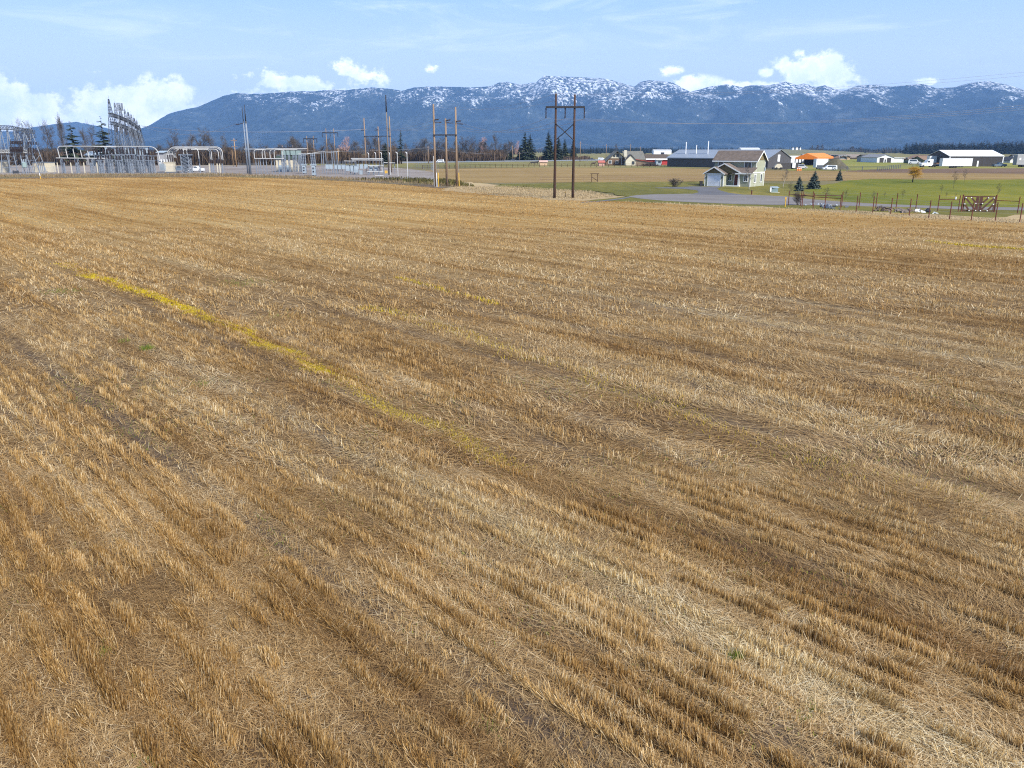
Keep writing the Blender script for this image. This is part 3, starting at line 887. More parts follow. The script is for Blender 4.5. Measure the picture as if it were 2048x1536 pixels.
# ================================================================== MATERIALS OF THE BUILT THINGS
M_galv = mat('galvanised_steel', (.17, .20, .245), .22, 2.0, .6)
M_galvd = mat('weathered_steel', (.075, .088, .11), .25, 2.0, .6)
M_alu = mat('aluminium_tube', (.44, .445, .44), .12, 2.0, .5)
M_insul = mat('brown_porcelain', (.035, .025, .025), .3, 4, .35)
M_beige = mat('beige_panel', (.52, .47, .36), .12, 1.2, .7)
M_cab = mat('grey_cabinet', (.30, .36, .41), .12, 1.5, .55)
M_teal = mat('green_grey_paint', (.22, .29, .28), .15, 1.2, .55)
M_wood = mat('weathered_pole_wood', (.22, .155, .105), .4, 1.0, .9, bump=.3, streak=(4, 4, .3))
M_woodl = mat('new_pole_wood', (.36, .23, .12), .3, 1.0, .9, bump=.3, streak=(4, 4, .3))
M_woodd = mat('dark_pole_wood', (.048, .026, .018), .45, 1.0, .9, bump=.3, streak=(4, 4, .25))
M_dark = mat('dark_steel', (.025, .025, .03), .3, 3, .5)
M_white = mat('white_paint', (.74, .75, .76), .06, 1.0, .5)
M_whiteroof = mat('white_metal_roof', (.72, .72, .72), .05, .5, .4)
M_trim = mat('white_trim', (.72, .72, .70), .05, 1.0, .6)
M_glass = mat('window_glass', (.045, .06, .075), .4, .6, .12, spec=.6)
M_yellow = mat('yellow_plastic', (.62, .36, .03), .15, 3, .5)
M_wire = mat('overhead_cable', (.24, .24, .26), .1, 1, .6)
M_rust = mat('rusted_steel', (.13, .042, .03), .35, 3, .85)
M_gatew = mat('gate_timber', (.10, .048, .035), .35, 2, .85, streak=(1, 1, 6))
M_mesh = mat('chain_link', (.20, .23, .27), .1, 3, .5, alpha=.13)
M_tyre = mat('tyre_rubber', (.02, .02, .02), .2, 5, .9)
M_trunk = mat('bark', (.085, .065, .05), .35, 3, .95, bump=.4)
M_twig = mat('bare_twigs', (.092, .080, .072), .35, .5, .95)
M_twigd = mat('dark_twigs', (.07, .06, .055), .35, .5, .95)
M_twigp = mat('rosy_twigs', (.42, .25, .20), .25, .5, .95)
M_twigy = mat('golden_twigs', (.44, .25, .03), .3, .8, .95)
M_birch = mat('pale_bark', (.42, .38, .34), .3, 4, .9)
M_need = mat('dark_needles', (.022, .032, .020), .45, .35, .95, col2=(.042, .055, .03))
M_needf = mat('distant_needles', (.016, .026, .020), .35, .1, .95, col2=(.03, .042, .03))
M_spruce = mat('blue_spruce_needles', (.045, .065, .058), .4, 2.0, .95, col2=(.09, .115, .105))
M_brush = mat('brown_brush', (.10, .072, .052), .4, .12, .95, col2=(.16, .115, .08))

# ================================================================== TREES


def tubeseg(mb, a, b, r0, r1, n=3):
    mb.tube([a, b], [r0, r1], n, cap=False)


def grow(mb, p, d, L, r, lvl, kids, spread, up, crooked=.18, rmin=.012):
    """one branch in 2-3 bends, then its children"""
    pts = [p]; q = p.copy(); dd = d.copy()
    k = 3 if lvl > 1 else 2
    for i in range(k):
        dd = (dd + Vector((random.gauss(0, crooked), random.gauss(0, crooked), random.gauss(up, crooked * .6)))).normalized()
        q = q + dd * (L / k); pts.append(q.copy())
    rr = [max(rmin, r * (1 - .65 * i / k)) for i in range(k + 1)]
    mb.tube(pts, rr, 4 if lvl > 2 else 3, cap=False)
    if lvl <= 0: return
    nk = kids[-lvl] if lvl <= len(kids) else kids[0]
    for i in range(nk):
        t = .3 + .7 * (i + random.random()) / nk
        seg = min(k - 1, int(t * k)); f = t * k - seg
        o = pts[seg].lerp(pts[seg + 1], f)
        ax = Vector((random.gauss(0, 1), random.gauss(0, 1), random.gauss(0, .45))).normalized()
        nd = (dd * (1 - spread) + ax * spread).normalized()
        grow(mb, o, nd, L * (.42 + .3 * random.random()), max(rmin, r * .45), lvl - 1, kids, spread, up, crooked, rmin)


def bare_tree(h, m_trunk, m_twig, kids=(7, 5, 4), spread=.55, trunk_r=.16, up=.06, stems=1, rmin=.018, label='', cat='tree', name='bare_tree', low=.28):
    root = thing(name, label, cat)
    tr = MB(); cr = MB()
    for s in range(stems):
        lean = Vector((random.gauss(0, .06), random.gauss(0, .06), 1)) if stems == 1 else Vector((random.gauss(0, .28), random.gauss(0, .28), 1))
        lean.normalize()
        base = Vector((random.gauss(0, .1), random.gauss(0, .1), -.05)) if stems > 1 else Vector((0, 0, -.1))
        pts = [base]; d = lean.copy(); nb = 6
        for i in range(nb):
            d = (d + Vector((random.gauss(0, .06), random.gauss(0, .06), .05))).normalized(); pts.append(pts[-1] + d * (h * .9 / nb))
        tr.tube(pts, [trunk_r * (1 - .88 * i / nb) + .01 for i in range(nb + 1)], 5)
        nl = kids[0]
        for i in range(nl):
            t = low + (1 - low) * (i + random.random() * .8) / nl
            seg = min(nb - 1, int(t * nb)); o = pts[seg].lerp(pts[seg + 1], t * nb - seg)
            a = random.random() * 6.28 if stems == 1 else random.random() * 6.28
            nd = Vector((math.cos(a) * spread, math.sin(a) * spread, .55 + .35 * random.random())).normalized()
            grow(cr, o, nd, h * (.40 - .22 * t) * (.7 + .5 * random.random()), trunk_r * (.5 - .3 * t), 2, kids[1:], .5, up, rmin=rmin)
    tr.build('trunk', m_trunk, root, True)
    cr.build('crown', m_twig, root)
    return root


def conifer(h, w, m_, tiers=26, per=9, droop=.35, gap=.12, bare=.08, jag=.35, fr=3, trunk_r=.16, label='', name='conifer_tree', taper=.85, cat='tree', width=.7, hang=.55):
    root = thing(name, label, cat)
    tr = MB(); tr.tube([(0, 0, -.1), (0, 0, h * .5), (0, 0, h * .98)], [trunk_r, trunk_r * .6, .02], 6)
    tr.build('trunk', M_trunk, root, True)
    cr = MB()
    for i in range(tiers):
        t = bare + (1 - bare) * (i + .5) / tiers
        z = h * t; rmax = w / 2 * (1 - t) ** taper * (1 - .25 * max(0, .18 - t) / .18) + .06 * w / 3
        if random.random() < gap: rmax *= .5
        for k in range(max(4, int(per * (1 - .5 * t)))):
            a = random.random() * 6.28; L = rmax * (1 - jag + jag * 1.5 * random.random())
            dx, dy = math.cos(a), math.sin(a); zz = z + random.gauss(0, h / tiers * .45)
            for q in range(fr):
                s0 = L * q / fr * .9; s1 = L * (q + 1.35) / fr
                wd = width * L * .50 * (1 - .4 * q / fr) + .06
                tw = random.gauss(0, .35); z0 = zz - s0 * droop; z1 = zz - s1 * droop * (1 - .3 * random.random())
                px_, py_ = -dy, dx
                e = wd * .5 * tw
                cr.add([(dx * s0 - px_ * wd * .5, dy * s0 - py_ * wd * .5, z0 - e), (dx * s0 + px_ * wd * .5, dy * s0 + py_ * wd * .5, z0 + e - wd * .25),
                        (dx * s1 + px_ * wd * .25, dy * s1 + py_ * wd * .25, z1 + e * .3), (dx * s1 - px_ * wd * .25, dy * s1 - py_ * wd * .25, z1 - e * .3)], [(0, 1, 2, 3)])
                hg = wd * hang * (.6 + .8 * random.random()); sk = random.gauss(0, .25) * wd
                cr.add([(dx * s0 + px_ * sk, dy * s0 + py_ * sk, z0 + .1 * hg), (dx * s1, dy * s1, z1 + .05 * hg), (dx * s1 - px_ * sk, dy * s1 - py_ * sk, z1 - hg * .55), (dx * s0 - px_ * sk, dy * s0 - py_ * sk, z0 - hg)], [(0, 1, 2, 3)])
                cr.add([(dx * s1 - px_ * wd * .5, dy * s1 - py_ * wd * .5, z1 + .1 * hg), (dx * s1 + px_ * wd * .5, dy * s1 + py_ * wd * .5, z1 + .05 * hg), (dx * s1 + px_ * wd * .3, dy * s1 + py_ * wd * .3, z1 - hg * .8), (dx * s1 - px_ * wd * .3, dy * s1 - py_ * wd * .3, z1 - hg * .7)], [(0, 1, 2, 3)])
    me_o = cr.build('crown', m_, root)
    return root


def plant_at(proto, used, px, py, top, h0, label=None, group=None, wide=1.0, Y=None):
    """stand a tree on the ground seen at (px,py), as tall as the photo row `top`"""
    p = G(px, py) if Y is None else Vector((Xt(px, Y, 0), Y, 0))
    h = Zt(top, p.y)
    s = h / h0
    rz = random.random() * 6.28
    if proto.name in used:
        return copy_tree(proto, p, rz, (s * wide, s * wide, s), label, group)
    used.add(proto.name)
    proto.location = p; proto.rotation_euler = (0, 0, rz); proto.scale = (s * wide, s * wide, s)
    if label: proto['label'] = label
    if group: proto['group'] = group
    return proto


used = set()
con_a = conifer(20, 7.5, M_need, 34, 13, .3, .1, .10, .4, 3, .25, label='broad dark conifer')
con_b = conifer(20, 6.2, M_need, 40, 12, .25, .08, .06, .3, 3, .25, label='dense dark conifer', taper=.7)
con_thin = conifer(20, 3.6, M_need, 34, 7, .45, .2, .12, .45, 2, .2, label='thin spindly conifer', width=.7)
con_gap = conifer(20, 10, M_need, 15, 9, .18, .2, .18, .5, 3, .25, label='ragged conifer', width=.7)
for proto, px, py, top, wide, lab in (
        (con_a, 1050, 321, 262, 1.0, 'tallest dark conifer of the pair standing behind the highway and the horses'),
        (con_a, 1060, 321, 267, 1.1, 'slightly shorter dark conifer growing against the tall one behind the highway'),
        (con_b, 1097, 321, 260, .95, 'tall full conifer just left of the tall timber H-frame poles'),
        (con_b, 1116, 321, 273, 1.15, 'dark conifer seen directly behind the left leg of the timber H-frame'),
        (con_a, 1129, 320, 276, .9, 'dark conifer seen between the two legs of the timber H-frame'),
        (con_b, 1146, 320, 278, .9, 'dark conifer seen behind the right leg of the timber H-frame'),
        (con_b, 1011, 321, 293, 1.4, 'small dark conifer standing apart left of the conifer pair'),
        (con_b, 1022, 321, 298, 1.3, 'lowest dark conifer beside the small conifer by the highway'),
        (con_b, 1040, 321, 290, 1.2, 'short dark conifer at the foot of the tall conifer pair'),
        (con_b, 772, 330, 283, 1.25, 'stout dense evergreen behind the tall steel topped pole'),
        (con_thin, 803, 328, 256, 1.2, 'very thin pointed conifer standing alone right of the fenced yard'),
        (con_gap, 152, 332, 242, .9, 'ragged drooping conifer left of the tall lattice gantry'),
        (con_gap, 214, 332, 233, .8, 'dark conifer showing behind the tallest lattice gantry mast'),
        (con_b, 240, 331, 268, .8, 'dark conifer showing through the middle of the lattice gantry')):
    plant_at(proto, used, px, py, top, 20, lab, None, wide * 1.45)

# far conifers beyond the houses
con_f = [conifer(14, 5.5, M_needf, 16, 8, .25, .1, .06, .4, 2, .2, label='far conifer') for _ in range(3)]
FAR_L = 'small dark conifer in the distant tree line below the mountains'
FAR_G = 'conifers of the distant tree line'
xs = []
px = 1152
while px < 1425:
    xs.append(px); px += random.uniform(3.2, 7.5)
xs += [1452, 1458, 1463, 1470, 1474, 1545, 1549, 1556, 1730, 1752, 1768, 1790, 1800, 610, 623, 660, 668, 905, 918, 932, 975, 985, 260, 286, 290, 515, 518, 545, 100, 84, 120, 128]
for px in xs:
    py = random.uniform(305, 308)
    top = random.uniform(290, 298) if 1152 < px < 1420 else random.uniform(291, 299)
    plant_at(random.choice(con_f), used, px, py, top, 14, FAR_L, FAR_G, random.uniform(1.2, 1.9))
W_L = 'dark conifer standing in the wood behind the white roofed warehouse'
W_G = 'conifers of the wood behind the warehouse'
px = 1812
while px < 2110:
    for r_ in range(3):
        py = 308.5 - r_ * .7
        top = (285.0 if px < 1960 else 283.0) + random.gauss(0, 2.2) + (3 if px < 1822 else 0)
        plant_at(random.choice(con_f), used, px + random.uniform(-2, 2), py, top, 14, W_L, W_G, random.uniform(1.5, 2.2))
    px += random.uniform(3.6, 5.6)

# bare trees
bt_a = bare_tree(14, M_trunk, M_twigd, (13, 8, 6), .55, .22, label='bare tree', rmin=.021)
bt_b = bare_tree(14, M_trunk, M_twig, (16, 8, 6), .4, .2, up=.10, label='bare tree', rmin=.022)
bt_c = bare_tree(14, M_trunk, M_twig, (10, 8, 6), .7, .2, label='bare tree', low=.4, rmin=.021)
bt_p = bare_tree(12, M_trunk, M_twigp, (11, 7, 6), .5, .18, label='bare tree', low=.12, rmin=.03)
for proto, px, py, top, wide, lab in (
        (bt_c, 95, 331, 250, .8, 'tall bare tree with a wide crown between the two lattice structures'),
        (bt_c, 110, 331, 256, .7, 'bare tree with low forked limbs beside the wide crowned bare tree'),
        (bt_b, 136, 331, 238, .35, 'tall thin bare tree leaning beside the ragged conifer'),
        (bt_b, 128, 331, 243, .3, 'thin bare snag next to the leaning bare tree'),
        (bt_a, 62, 331, 250, .7, 'bare tree rising behind the low lattice gantry at the picture edge'),
        (bt_a, 48, 331, 246, .5, 'narrow bare tree behind the insulators of the low lattice gantry'),
        (bt_c, 190, 331, 253, .6, 'bare tree between the ragged conifer and the tall gantry'),
        (bt_b, 180, 331, 263, .6, 'small bare tree close behind the ragged conifer'),
        (bt_a, 348, 330, 265, .8, 'bare tree with a fine rounded crown behind the curved bus pipes'),
        (bt_b, 381, 330, 272, .8, 'low bare tree above the switch tower'),
        (bt_a, 405, 330, 262, .9, 'tallest bare tree above the curved bus pipes'),
        (bt_b, 428, 330, 271, .8, 'bare tree just left of the paired steel poles'),
        (bt_c, 450, 330, 273, .7, 'slim bare tree near the small crossarm pole'),
        (bt_b, 594, 328, 277, .6, 'bare tree rising behind the beige control house'),
        (bt_b, 627, 327, 286, .9, 'low brown bare tree between the distant H-frame poles'),
        (bt_a, 945, 322, 282, .7, 'bare tree left of the rosy twigged tree along the highway'),
        (bt_b, 993, 321, 272, .55, 'tall narrow bare tree between the highway poles and the small conifer'),
        (bt_p, 966, 321, 279, .85, 'rosy twigged bare tree glowing pale against the blue mountain'),
        (bt_p, 692, 326, 279, .9, 'rosy twigged bare tree behind the low white bus racks'),
        (bt_p, 1034, 320, 286, .6, 'small rosy bare tree at the foot of the conifer pair'),
        (bt_a, 848, 323, 284, .9, 'bare spreading tree left of the three timber poles')):
    plant_at(proto, used, px, py, top, 14 if proto is not bt_p else 12, lab, None, wide)
BL, BG = 'leafless brown tree in the thicket along the highway', 'leafless trees of the highway thicket'
px = -30
while px < 1035:
    if not (790 < px < 812):
        top = (random.uniform(288, 300) if px < 560 else random.uniform(276, 296))
        py = 330 - 8.5 * max(0, px) / 1035 + random.uniform(-.6, .3)
        plant_at(random.choice((bt_a, bt_b, bt_b, bt_c)), used, px, py, top, 14, BL, BG, random.uniform(.7, 1.4))
    px += random.uniform(7, 15)
# brown round trees beyond the orange shelter
bush_tree = bare_tree(10, M_trunk, M_twig, (16, 8, 6), .6, .2, label='bare tree', low=.1, rmin=.04)
for px, top, wide, lab in ((1624, 291, .7, 'narrow brown bare tree behind the orange roofed shelter'), (1634, 290, .8, 'brown bare tree beside the narrow one behind the orange shelter'), (1643, 289, .7, 'last brown bare tree of three behind the orange shelter'),
                           (1704, 293, 1.5, 'wide round brown bare tree beyond the dirt pile'), (1718, 294, 1.4, 'brown bare tree joined to the wide round one beyond the dirt pile'), (1752, 299, 1.3, 'low brown bare tree behind the white barn'),
                           (1232, 288, .6, 'small bare tree behind the stone and cream house')):
    plant_at(bush_tree, used, px, 306.5, top, 10, lab, None, wide)
# thicket floor: brown undergrowth along the highway, one mass
und = ([], [], [])


def thicket(px0, px1, py, hpx, n, w):
    for _ in range(1):
        pxs = rng.uniform(px0, px1, n); Yc = np.array([G(0, q).y for q in (py + rng.uniform(-1.0, .5, n))])
        X = (pxs - CX) / FPX * (Yc * math.cos(PIT) + CAMH * math.sin(PIT))
        hh = np.array([Zt(py - hpx, q) for q in Yc]) * (.3 + .8 * fbm(pxs / 9.0, pxs * 0, 95, 3))
        put(und, blades(X, Yc, np.zeros(n) - .1, hh * (.4 + .6 * rng.random(n)), w * (.5 + rng.random(n)), rng.normal(0, .7, n), np.abs(rng.normal(.12, .25, n)), rng.random(n) * 6.3), np.clip(rng.normal(.45, .25, n), 0, 1))


und_m = blade_material('thicket_twig', [(0, (.05, .038, .028)), (.5, (.115, .082, .058)), (1, (.20, .145, .10))], False)
thicket(-60, 560, 329.5, 40, 14000, .45)
thicket(560, 800, 327, 40, 6500, .42)
thicket(800, 1010, 322.5, 30, 6500, .45)
thicket(1010, 1180, 320.5, 12, 1800, .5)
uo = np_mesh('undergrowth', np.concatenate(und[0]), np.concatenate(und[1]), und_m, {'tint': np.concatenate(und[2])})
tag(uo, 'brown leafless undergrowth filling the thicket along the highway', kind='stuff')

# garden trees
sp = conifer(4, 2.9, M_spruce, 26, 14, .15, .05, .05, .3, 3, .08, label='spruce', name='spruce_tree', taper=.8)
plant_at(sp, used, 1597, 383, 352, 4, 'smaller blue spruce nearest the house lawn utility box', 'blue spruces on the lawn', .95)
plant_at(sp, used, 1627, 378.5, 341.5, 4, 'largest blue spruce of the three on the lawn', 'blue spruces on the lawn', 1.05)
plant_at(sp, used, 1678, 361.5, 338.5, 4, 'thin topped blue spruce farthest back at the lawn edge', 'blue spruces on the lawn', .85)
wil = bare_tree(6, M_trunk, M_twigy, (18, 10, 8), .95, .13, up=-.03, label='', low=.34, rmin=.02, name='willow_tree')
plant_at(wil, used, 1825, 365, 333.5, 6, 'golden twigged willow standing on the green lawn', None, 2.0)
shrub = bare_tree(2, M_twigd, M_twig, (7, 6, 4), .6, .03, stems=7, rmin=.008, label='', cat='shrub', name='bare_shrub', low=.15)
plant_at(shrub, used, 1350, 374.5, 357, 2, 'round leafless shrub at the end of the driveway', None, 1.9)
sap = bare_tree(4, M_twigd, M_twigd, (10, 5, 3), .4, .035, up=.12, rmin=.009, label='', name='sapling', low=.3)
sap2 = bare_tree(4, M_birch, M_twig, (9, 5, 4), .45, .05, up=.12, rmin=.010, label='', name='sapling', low=.3)
for proto, px, py, top, wide, lab in (
        (sap2, 1498, 379.5, 331, 1.0, 'slim pale barked young tree in front of the two storey house'),
        (sap2, 1566, 376, 338, 1.0, 'slim pale barked tree right of the two storey house'),
        (sap, 1906.5, 378, 344, .8, 'dark stemmed sapling on the pale lawn patch above the timber gate'),
        (sap, 1927.5, 367, 340, .8, 'sapling farthest back on the lawn below the white trailer'),
        (sap, 1882, 388, 371, 1.0, 'small bare sapling between the willow and the timber gate'),
        (sap, 1892, 398, 384, .8, 'tiny sapling close behind the fence left of the gate'),
        (sap, 1911, 398, 386, .8, 'tiny sapling with a white guard left of the gate'),
        (sap, 1805, 399, 380, 1.1, 'bare sapling behind the fence where the road bends'),
        (sap, 1769, 397, 384, .9, 'smallest bare sapling on the open lawn by the road'),
        (sap, 1747, 402, 383, 1.2, 'bare bushy sapling near the road left of the smallest sapling'),
        (sap, 1993.5, 400, 368, .7, 'tall thin sapling behind the right gate post'),
        (sap, 1651, 400, 376, 1.5, 'wide bare young tree behind the railed fence corner'),
        (sap, 1689, 401, 381, 1.4, 'bare young tree by the last rail of the fence'),
        (sap, 1578, 394, 365, 1.0, 'thin bare tree beside the smaller blue spruce')):
    plant_at(proto, used, px, py, top, 4, lab, None, wide)
shrub2 = copy_tree(shrub, G(1595, 411), 1.0, .9, 'dark low shrub growing inside the rusty fence corner')
for c_ in shrub2.children:
    c_.data = c_.data.copy(); c_.data.materials[0] = M_twigd

# the woods closing the valley at the foot of the mountains: one far mass
wd_ = ([], [], [])
for (p0, p1, n, y0, y1, h, tl) in ((-200, 2300, 9000, 2300, 5200, 11, .4), (-100, 1060, 3000, 1400, 2200, 10, .8), (1130, 1440, 900, 2000, 2600, 12, .2), (1650, 2200, 1500, 2000, 2600, 8, .6)):
    Yc = rng.uniform(y0, y1, n); pxs = rng.uniform(p0, p1, n)
    X = (pxs - CX) / FPX * (Yc * math.cos(PIT) + CAMH * math.sin(PIT))
    hh = h * (.45 + .9 * rng.random(n)) * (.6 + .8 * fbm(pxs / 30., pxs * 0, 96, 2)) * np.clip(Yc / 3200, .7, 1.35)
    put(wd_, blades(X, Yc, np.full(n, -.4), hh, hh * (.3 + .25 * rng.random(n)), rng.normal(0, .5, n), np.abs(rng.normal(0, .05, n)), rng.random(n) * 6.3), np.clip(rng.normal(tl, .22, n), 0, 1))
fw_m = blade_material('far_wood_leafage', [(0, (.014, .022, .018)), (.4, (.026, .034, .024)), (.7, (.06, .048, .036)), (1, (.11, .085, .062))], False)
wv = np.concatenate(wd_[0]).reshape(-1, 4, 3)
tip = (wv[:, 2] + wv[:, 3]) / 2                          # pointed tops
wv[:, 2] = tip + (wv[:, 2] - tip) * .25; wv[:, 3] = tip + (wv[:, 3] - tip) * .25
fwo = np_mesh('woods', wv.reshape(-1, 3), np.concatenate(wd_[1]), fw_m, {'tint': np.concatenate(wd_[2])})
tag(fwo, 'distant dark woods closing the valley floor below the mountains', kind='stuff')

# ================================================================== ELECTRICAL YARD


def arc_pipe(p_bot, p_top, rad, ex, n=6):
    """points of a riser that bends over toward unit vector ex at its top"""
    pts = [Vector(p_bot), Vector(p_top) - Vector((0, 0, rad))]
    c = Vector(p_top) - Vector((0, 0, rad)) + ex * rad
    for k in range(1, n + 1):
        t = PI / 2 * k / n
        pts.append(c - ex * (rad * math.cos(t)) + Vector((0, 0, rad * math.sin(t))))
    return pts


XR = Vector((1, 0, 0)); XL = Vector((-1, 0, 0))

# ---- low lattice gantry at the left edge
Y0 = 280
t = thing('lattice_gantry', 'low lattice gantry with dark insulator rows at the left picture edge', 'steel gantry', P(30, 345, Y0) * 1.0)
for (pa, pb, pt, top) in ((4, 22, 0, 254), (20, 36, 13, 256), (46, 66, 33, 259), (56, 80, 43, 246)):
    mb = MB()
    A = P(pa, 345, Y0); B = P(pb, 345, Y0); T = P(pt, top, Y0)
    for a_ in (A, B):
        a_.z = 0
    T2 = T + Vector((0, 4, 0))
    A2 = A + Vector((0, 4, 0)); B2 = B + Vector((0, 4, 0))
    for a_, b_ in ((A, T), (B, T), (A2, T2), (B2, T2)): mb.bar(a_, b_, .13, 4)
    for k in range(1, 8):
        f = k / 8
        mb.bar(A.lerp(T, f), B.lerp(T, f), .06, 3); mb.bar(A.lerp(T, f), B.lerp(T, min(1, f + .12)), .06, 3)
        mb.bar(A.lerp(T, f), A2.lerp(T2, f), .06, 3); mb.bar(B.lerp(T, f), B2.lerp(T2, min(1, f + .12)), .06, 3)
    mb.build('column', M_galv, t)
mb = MB(); mb.lattice(P(-60, 253, Y0), P(24, 255.5, Y0), 1.2, 1.2, 14, .11, .06); mb.build('beam', M_galvd, t)
mb = MB(); mb.lattice(P(24, 256, Y0), P(68, 264, Y0), 1.1, 1.1, 9, .11, .06); mb.build('beam', M_galvd, t)
mb = MB(); mb.lattice(P(-60, 303, Y0), P(60, 303, Y0), .9, .9, 16, .11, .05); mb.build('platform', M_alu, t)
for rowpy in (285, 297, 301):
    for k in range(8):
        px = 22 + k * 3.2
        mb = MB(); p = P(px, rowpy, Y0 - .8); mb.insul(p + Vector((0, 0, -.55)), p + Vector((0, 0, .55)), .28, 4); mb.build('insulator', M_insul, t)
    for k in range(4):
        px = 57 + k * 5
        mb = MB(); p = P(px, rowpy + 1.5, Y0 - .8); mb.insul(p + Vector((0, 0, -.5)), p + Vector((0, 0, .5)), .27, 4); mb.build('insulator', M_insul, t)
mb = MB()
for k in range(9): mb.bar(P(20 + k * 4.4, 283, Y0 - .8), P(20 + k * 4.4, 303, Y0 - .8), .05, 3)
mb.build('hanger', M_galvd, t)

# ---- tall lattice gantry: a row of masts joined by two beams, receding to the right
t = thing('lattice_gantry', 'tall row of lattice masts joined by dark beams in the electrical yard', 'steel gantry', P(240, 345, 287))
NM = 9
MP = []
APEX = [(217, 198), (229, 206), (239, 211), (249, 219), (256, 224), (262, 229), (268, 236), (273, 241), (278.5, 250)]
for k, (ax_, ay) in enumerate(APEX):
    Y = 287 + 9.5 * k
    zt = Zt(ay, Y); xb = Xt(ax_, Y, zt)
    w = 4.6 - .12 * k
    c = Vector((xb + .4, Y, 0)); T = Vector((xb, Y, zt))
    zb = Zt(230 + 30 * (k / 8.0), Y)
    MP.append((c, T, zb))
    mb = MB()
    Tm = Vector((xb, Y, zb))
    mb.lattice(c, T, w, .25, 11, .10, .045, axis=Vector((1, 0, 0)))
    mb.bar(T, T + Vector((0, 0, 1.2)), .04, 3)
    mb.build('mast', M_galv if k % 2 else M_galvd, t)
for dz, m_ in ((0.2, M_galvd), (-2.6, M_galvd)):
    for k in range(NM - 1):
        mb = MB()
        a_ = Vector((MP[k][1].x, MP[k][1].y, MP[k][2] + dz)); b_ = Vector((MP[k + 1][1].x, MP[k + 1][1].y, MP[k + 1][2] + dz))
        mb.lattice(a_, b_, .95, .95, 5, .11, .05); mb.build('beam', m_, t)
for k in range(NM - 1):
    for f in (.25, .5, .75):
        q = Vector((MP[k][1].x, MP[k][1].y, MP[k][2])).lerp(Vector((MP[k + 1][1].x, MP[k + 1][1].y, MP[k + 1][2])), f)
        mb = MB(); mb.insul(q + Vector((.3, 0, -3.4)), q + Vector((.3, 0, -5.4)), .22, 6); mb.build('insulator', M_insul, t)
mb = MB(); q = P(244, 214, 300); mb.box(q, (.5, .5, 2.6)); mb.lattice(q + Vector((-1.2, 0, -1.3)), q + Vector((-1.2, 0, 1.3)), .9, .9, 4, .06, .04); mb.build('wave_trap', M_galv, t)


def support_stand(label, px, py_base, py_top, Y, n_ins=3, wpx=2.2, mleg=None, group=None, cap=True):
    """small lattice stand carrying stacked insulators"""
    zt = Zt(py_top, Y); x = Xt(px, Y, 0)
    s = thing('insulator_stand', label, 'equipment stand', (x, Y, 0), group)
    zi = zt * .74
    mb = MB(); mb.lattice((x, Y, 0), (x, Y, zi), .75, .6, 5, .09, .05, axis=Vector((1, 0, 0))); mb.build('stand', mleg or M_galv, s)
    for i in range(n_ins):
        q = Vector((x + (i - (n_ins - 1) / 2) * .95, Y, zi)); 
        mb = MB(); mb.insul(q, q + Vector((0, 0, zt - zi)), .26, 6); mb.build('insulator', M_insul, s)
    if n_ins > 1:
        mb = MB(); mb.box((x, Y, zi + .04), (n_ins * .95 + .3, .5, .18)); mb.build('crossbeam', M_galv, s)
    return s


# ---- curved bus pipes, left rack
t = thing('bus_pipe_rack', 'row of pale curved bus pipes arching over low stands left of the tall gantry', 'bus pipes', P(150, 345, 276))
Yr = 276
for k, px in enumerate((117, 133, 147.5, 162, 176)):
    mb = MB(); a_ = P(px + 2.4, 315.5, Yr + k * .3); b_ = P(px, 292.5 + k * .4, Yr + k * .3); b_.x = a_.x - .25
    pts = arc_pipe(a_, b_, 1.15, XR); pts.append(pts[-1] + XR * (11 - k * .6)); mb.tube(pts, .13, 6); mb.build('pipe', M_alu, t)
mb = MB(); mb.tube([P(112, 316, Yr), P(214, 317, Yr)], .14, 6); mb.build('pipe', M_alu, t)
mb = MB(); mb.tube([P(128, 292.3, Yr + 3), P(300, 293, Yr + 3)], .12, 6); mb.build('pipe', M_alu, t)
for k, px in enumerate((114, 128, 141, 153, 167, 181, 193, 206)):
    mb = MB(); q = P(px, 325, Yr); zt = Zt(317.5, Yr); mb.insul((q.x, Yr, q.z), (q.x, Yr, zt), .26, 5); mb.build('insulator', M_insul, t)
    mb = MB(); mb.tube([(q.x, Yr, 0), (q.x, Yr, q.z)], .17, 5); mb.build('post', M_galv if k % 2 else M_beige, t)
for k, px in enumerate((122, 151, 180, 200)):
    mb = MB(); q = P(px, 317, Yr); mb.lattice((q.x, Yr + .6, 0), (q.x, Yr + .6, q.z), .8, .8, 5, .1, .05); mb.build('stand', M_galv, t)

# ---- forest of stands under the tall gantry
random.seed(5)
k = 0
for px, top, Y in ((196, 298, 281), (206, 297, 279), (216, 299, 283), (226, 297, 279), (236, 298, 284), (246, 296, 279), (256, 299, 284), (266, 296, 279), (276, 297, 284), (288, 298, 279), (299, 299, 284), (309, 300, 281), (203, 311, 268), (222, 310, 268), (241, 312, 268), (262, 310, 268), (283, 312, 268), (303, 312, 268)):
    support_stand('lattice stand with dark stacked insulators in the cluster under the tall gantry', px, 345, top, Y, 3 if k % 2 else 2, group='insulator stands under the tall gantry'); k += 1
for k, (px, top) in enumerate(((213, 296), (232, 299), (254, 297), (271, 299), (282, 302), (294, 297))):
    q = P(px, top, 286)
    s = thing('disconnect_switch', 'pale grey switch head on a lattice stand in the cluster under the tall gantry', 'switchgear', (q.x, 286, 0), 'disconnect switches under the tall gantry')
    mb = MB(); mb.lattice((q.x, 286, 0), (q.x, 286, q.z - 1.6), 1.0, .9, 6, .09, .05, axis=XR); mb.build('stand', M_galv, s)
    mb = MB(); mb.box((q.x, 286, q.z - .75), (.9, .7, 1.5)); mb.box((q.x, 286, q.z + .1), (1.3, .5, .15)); mb.build('housing', M_cab, s)
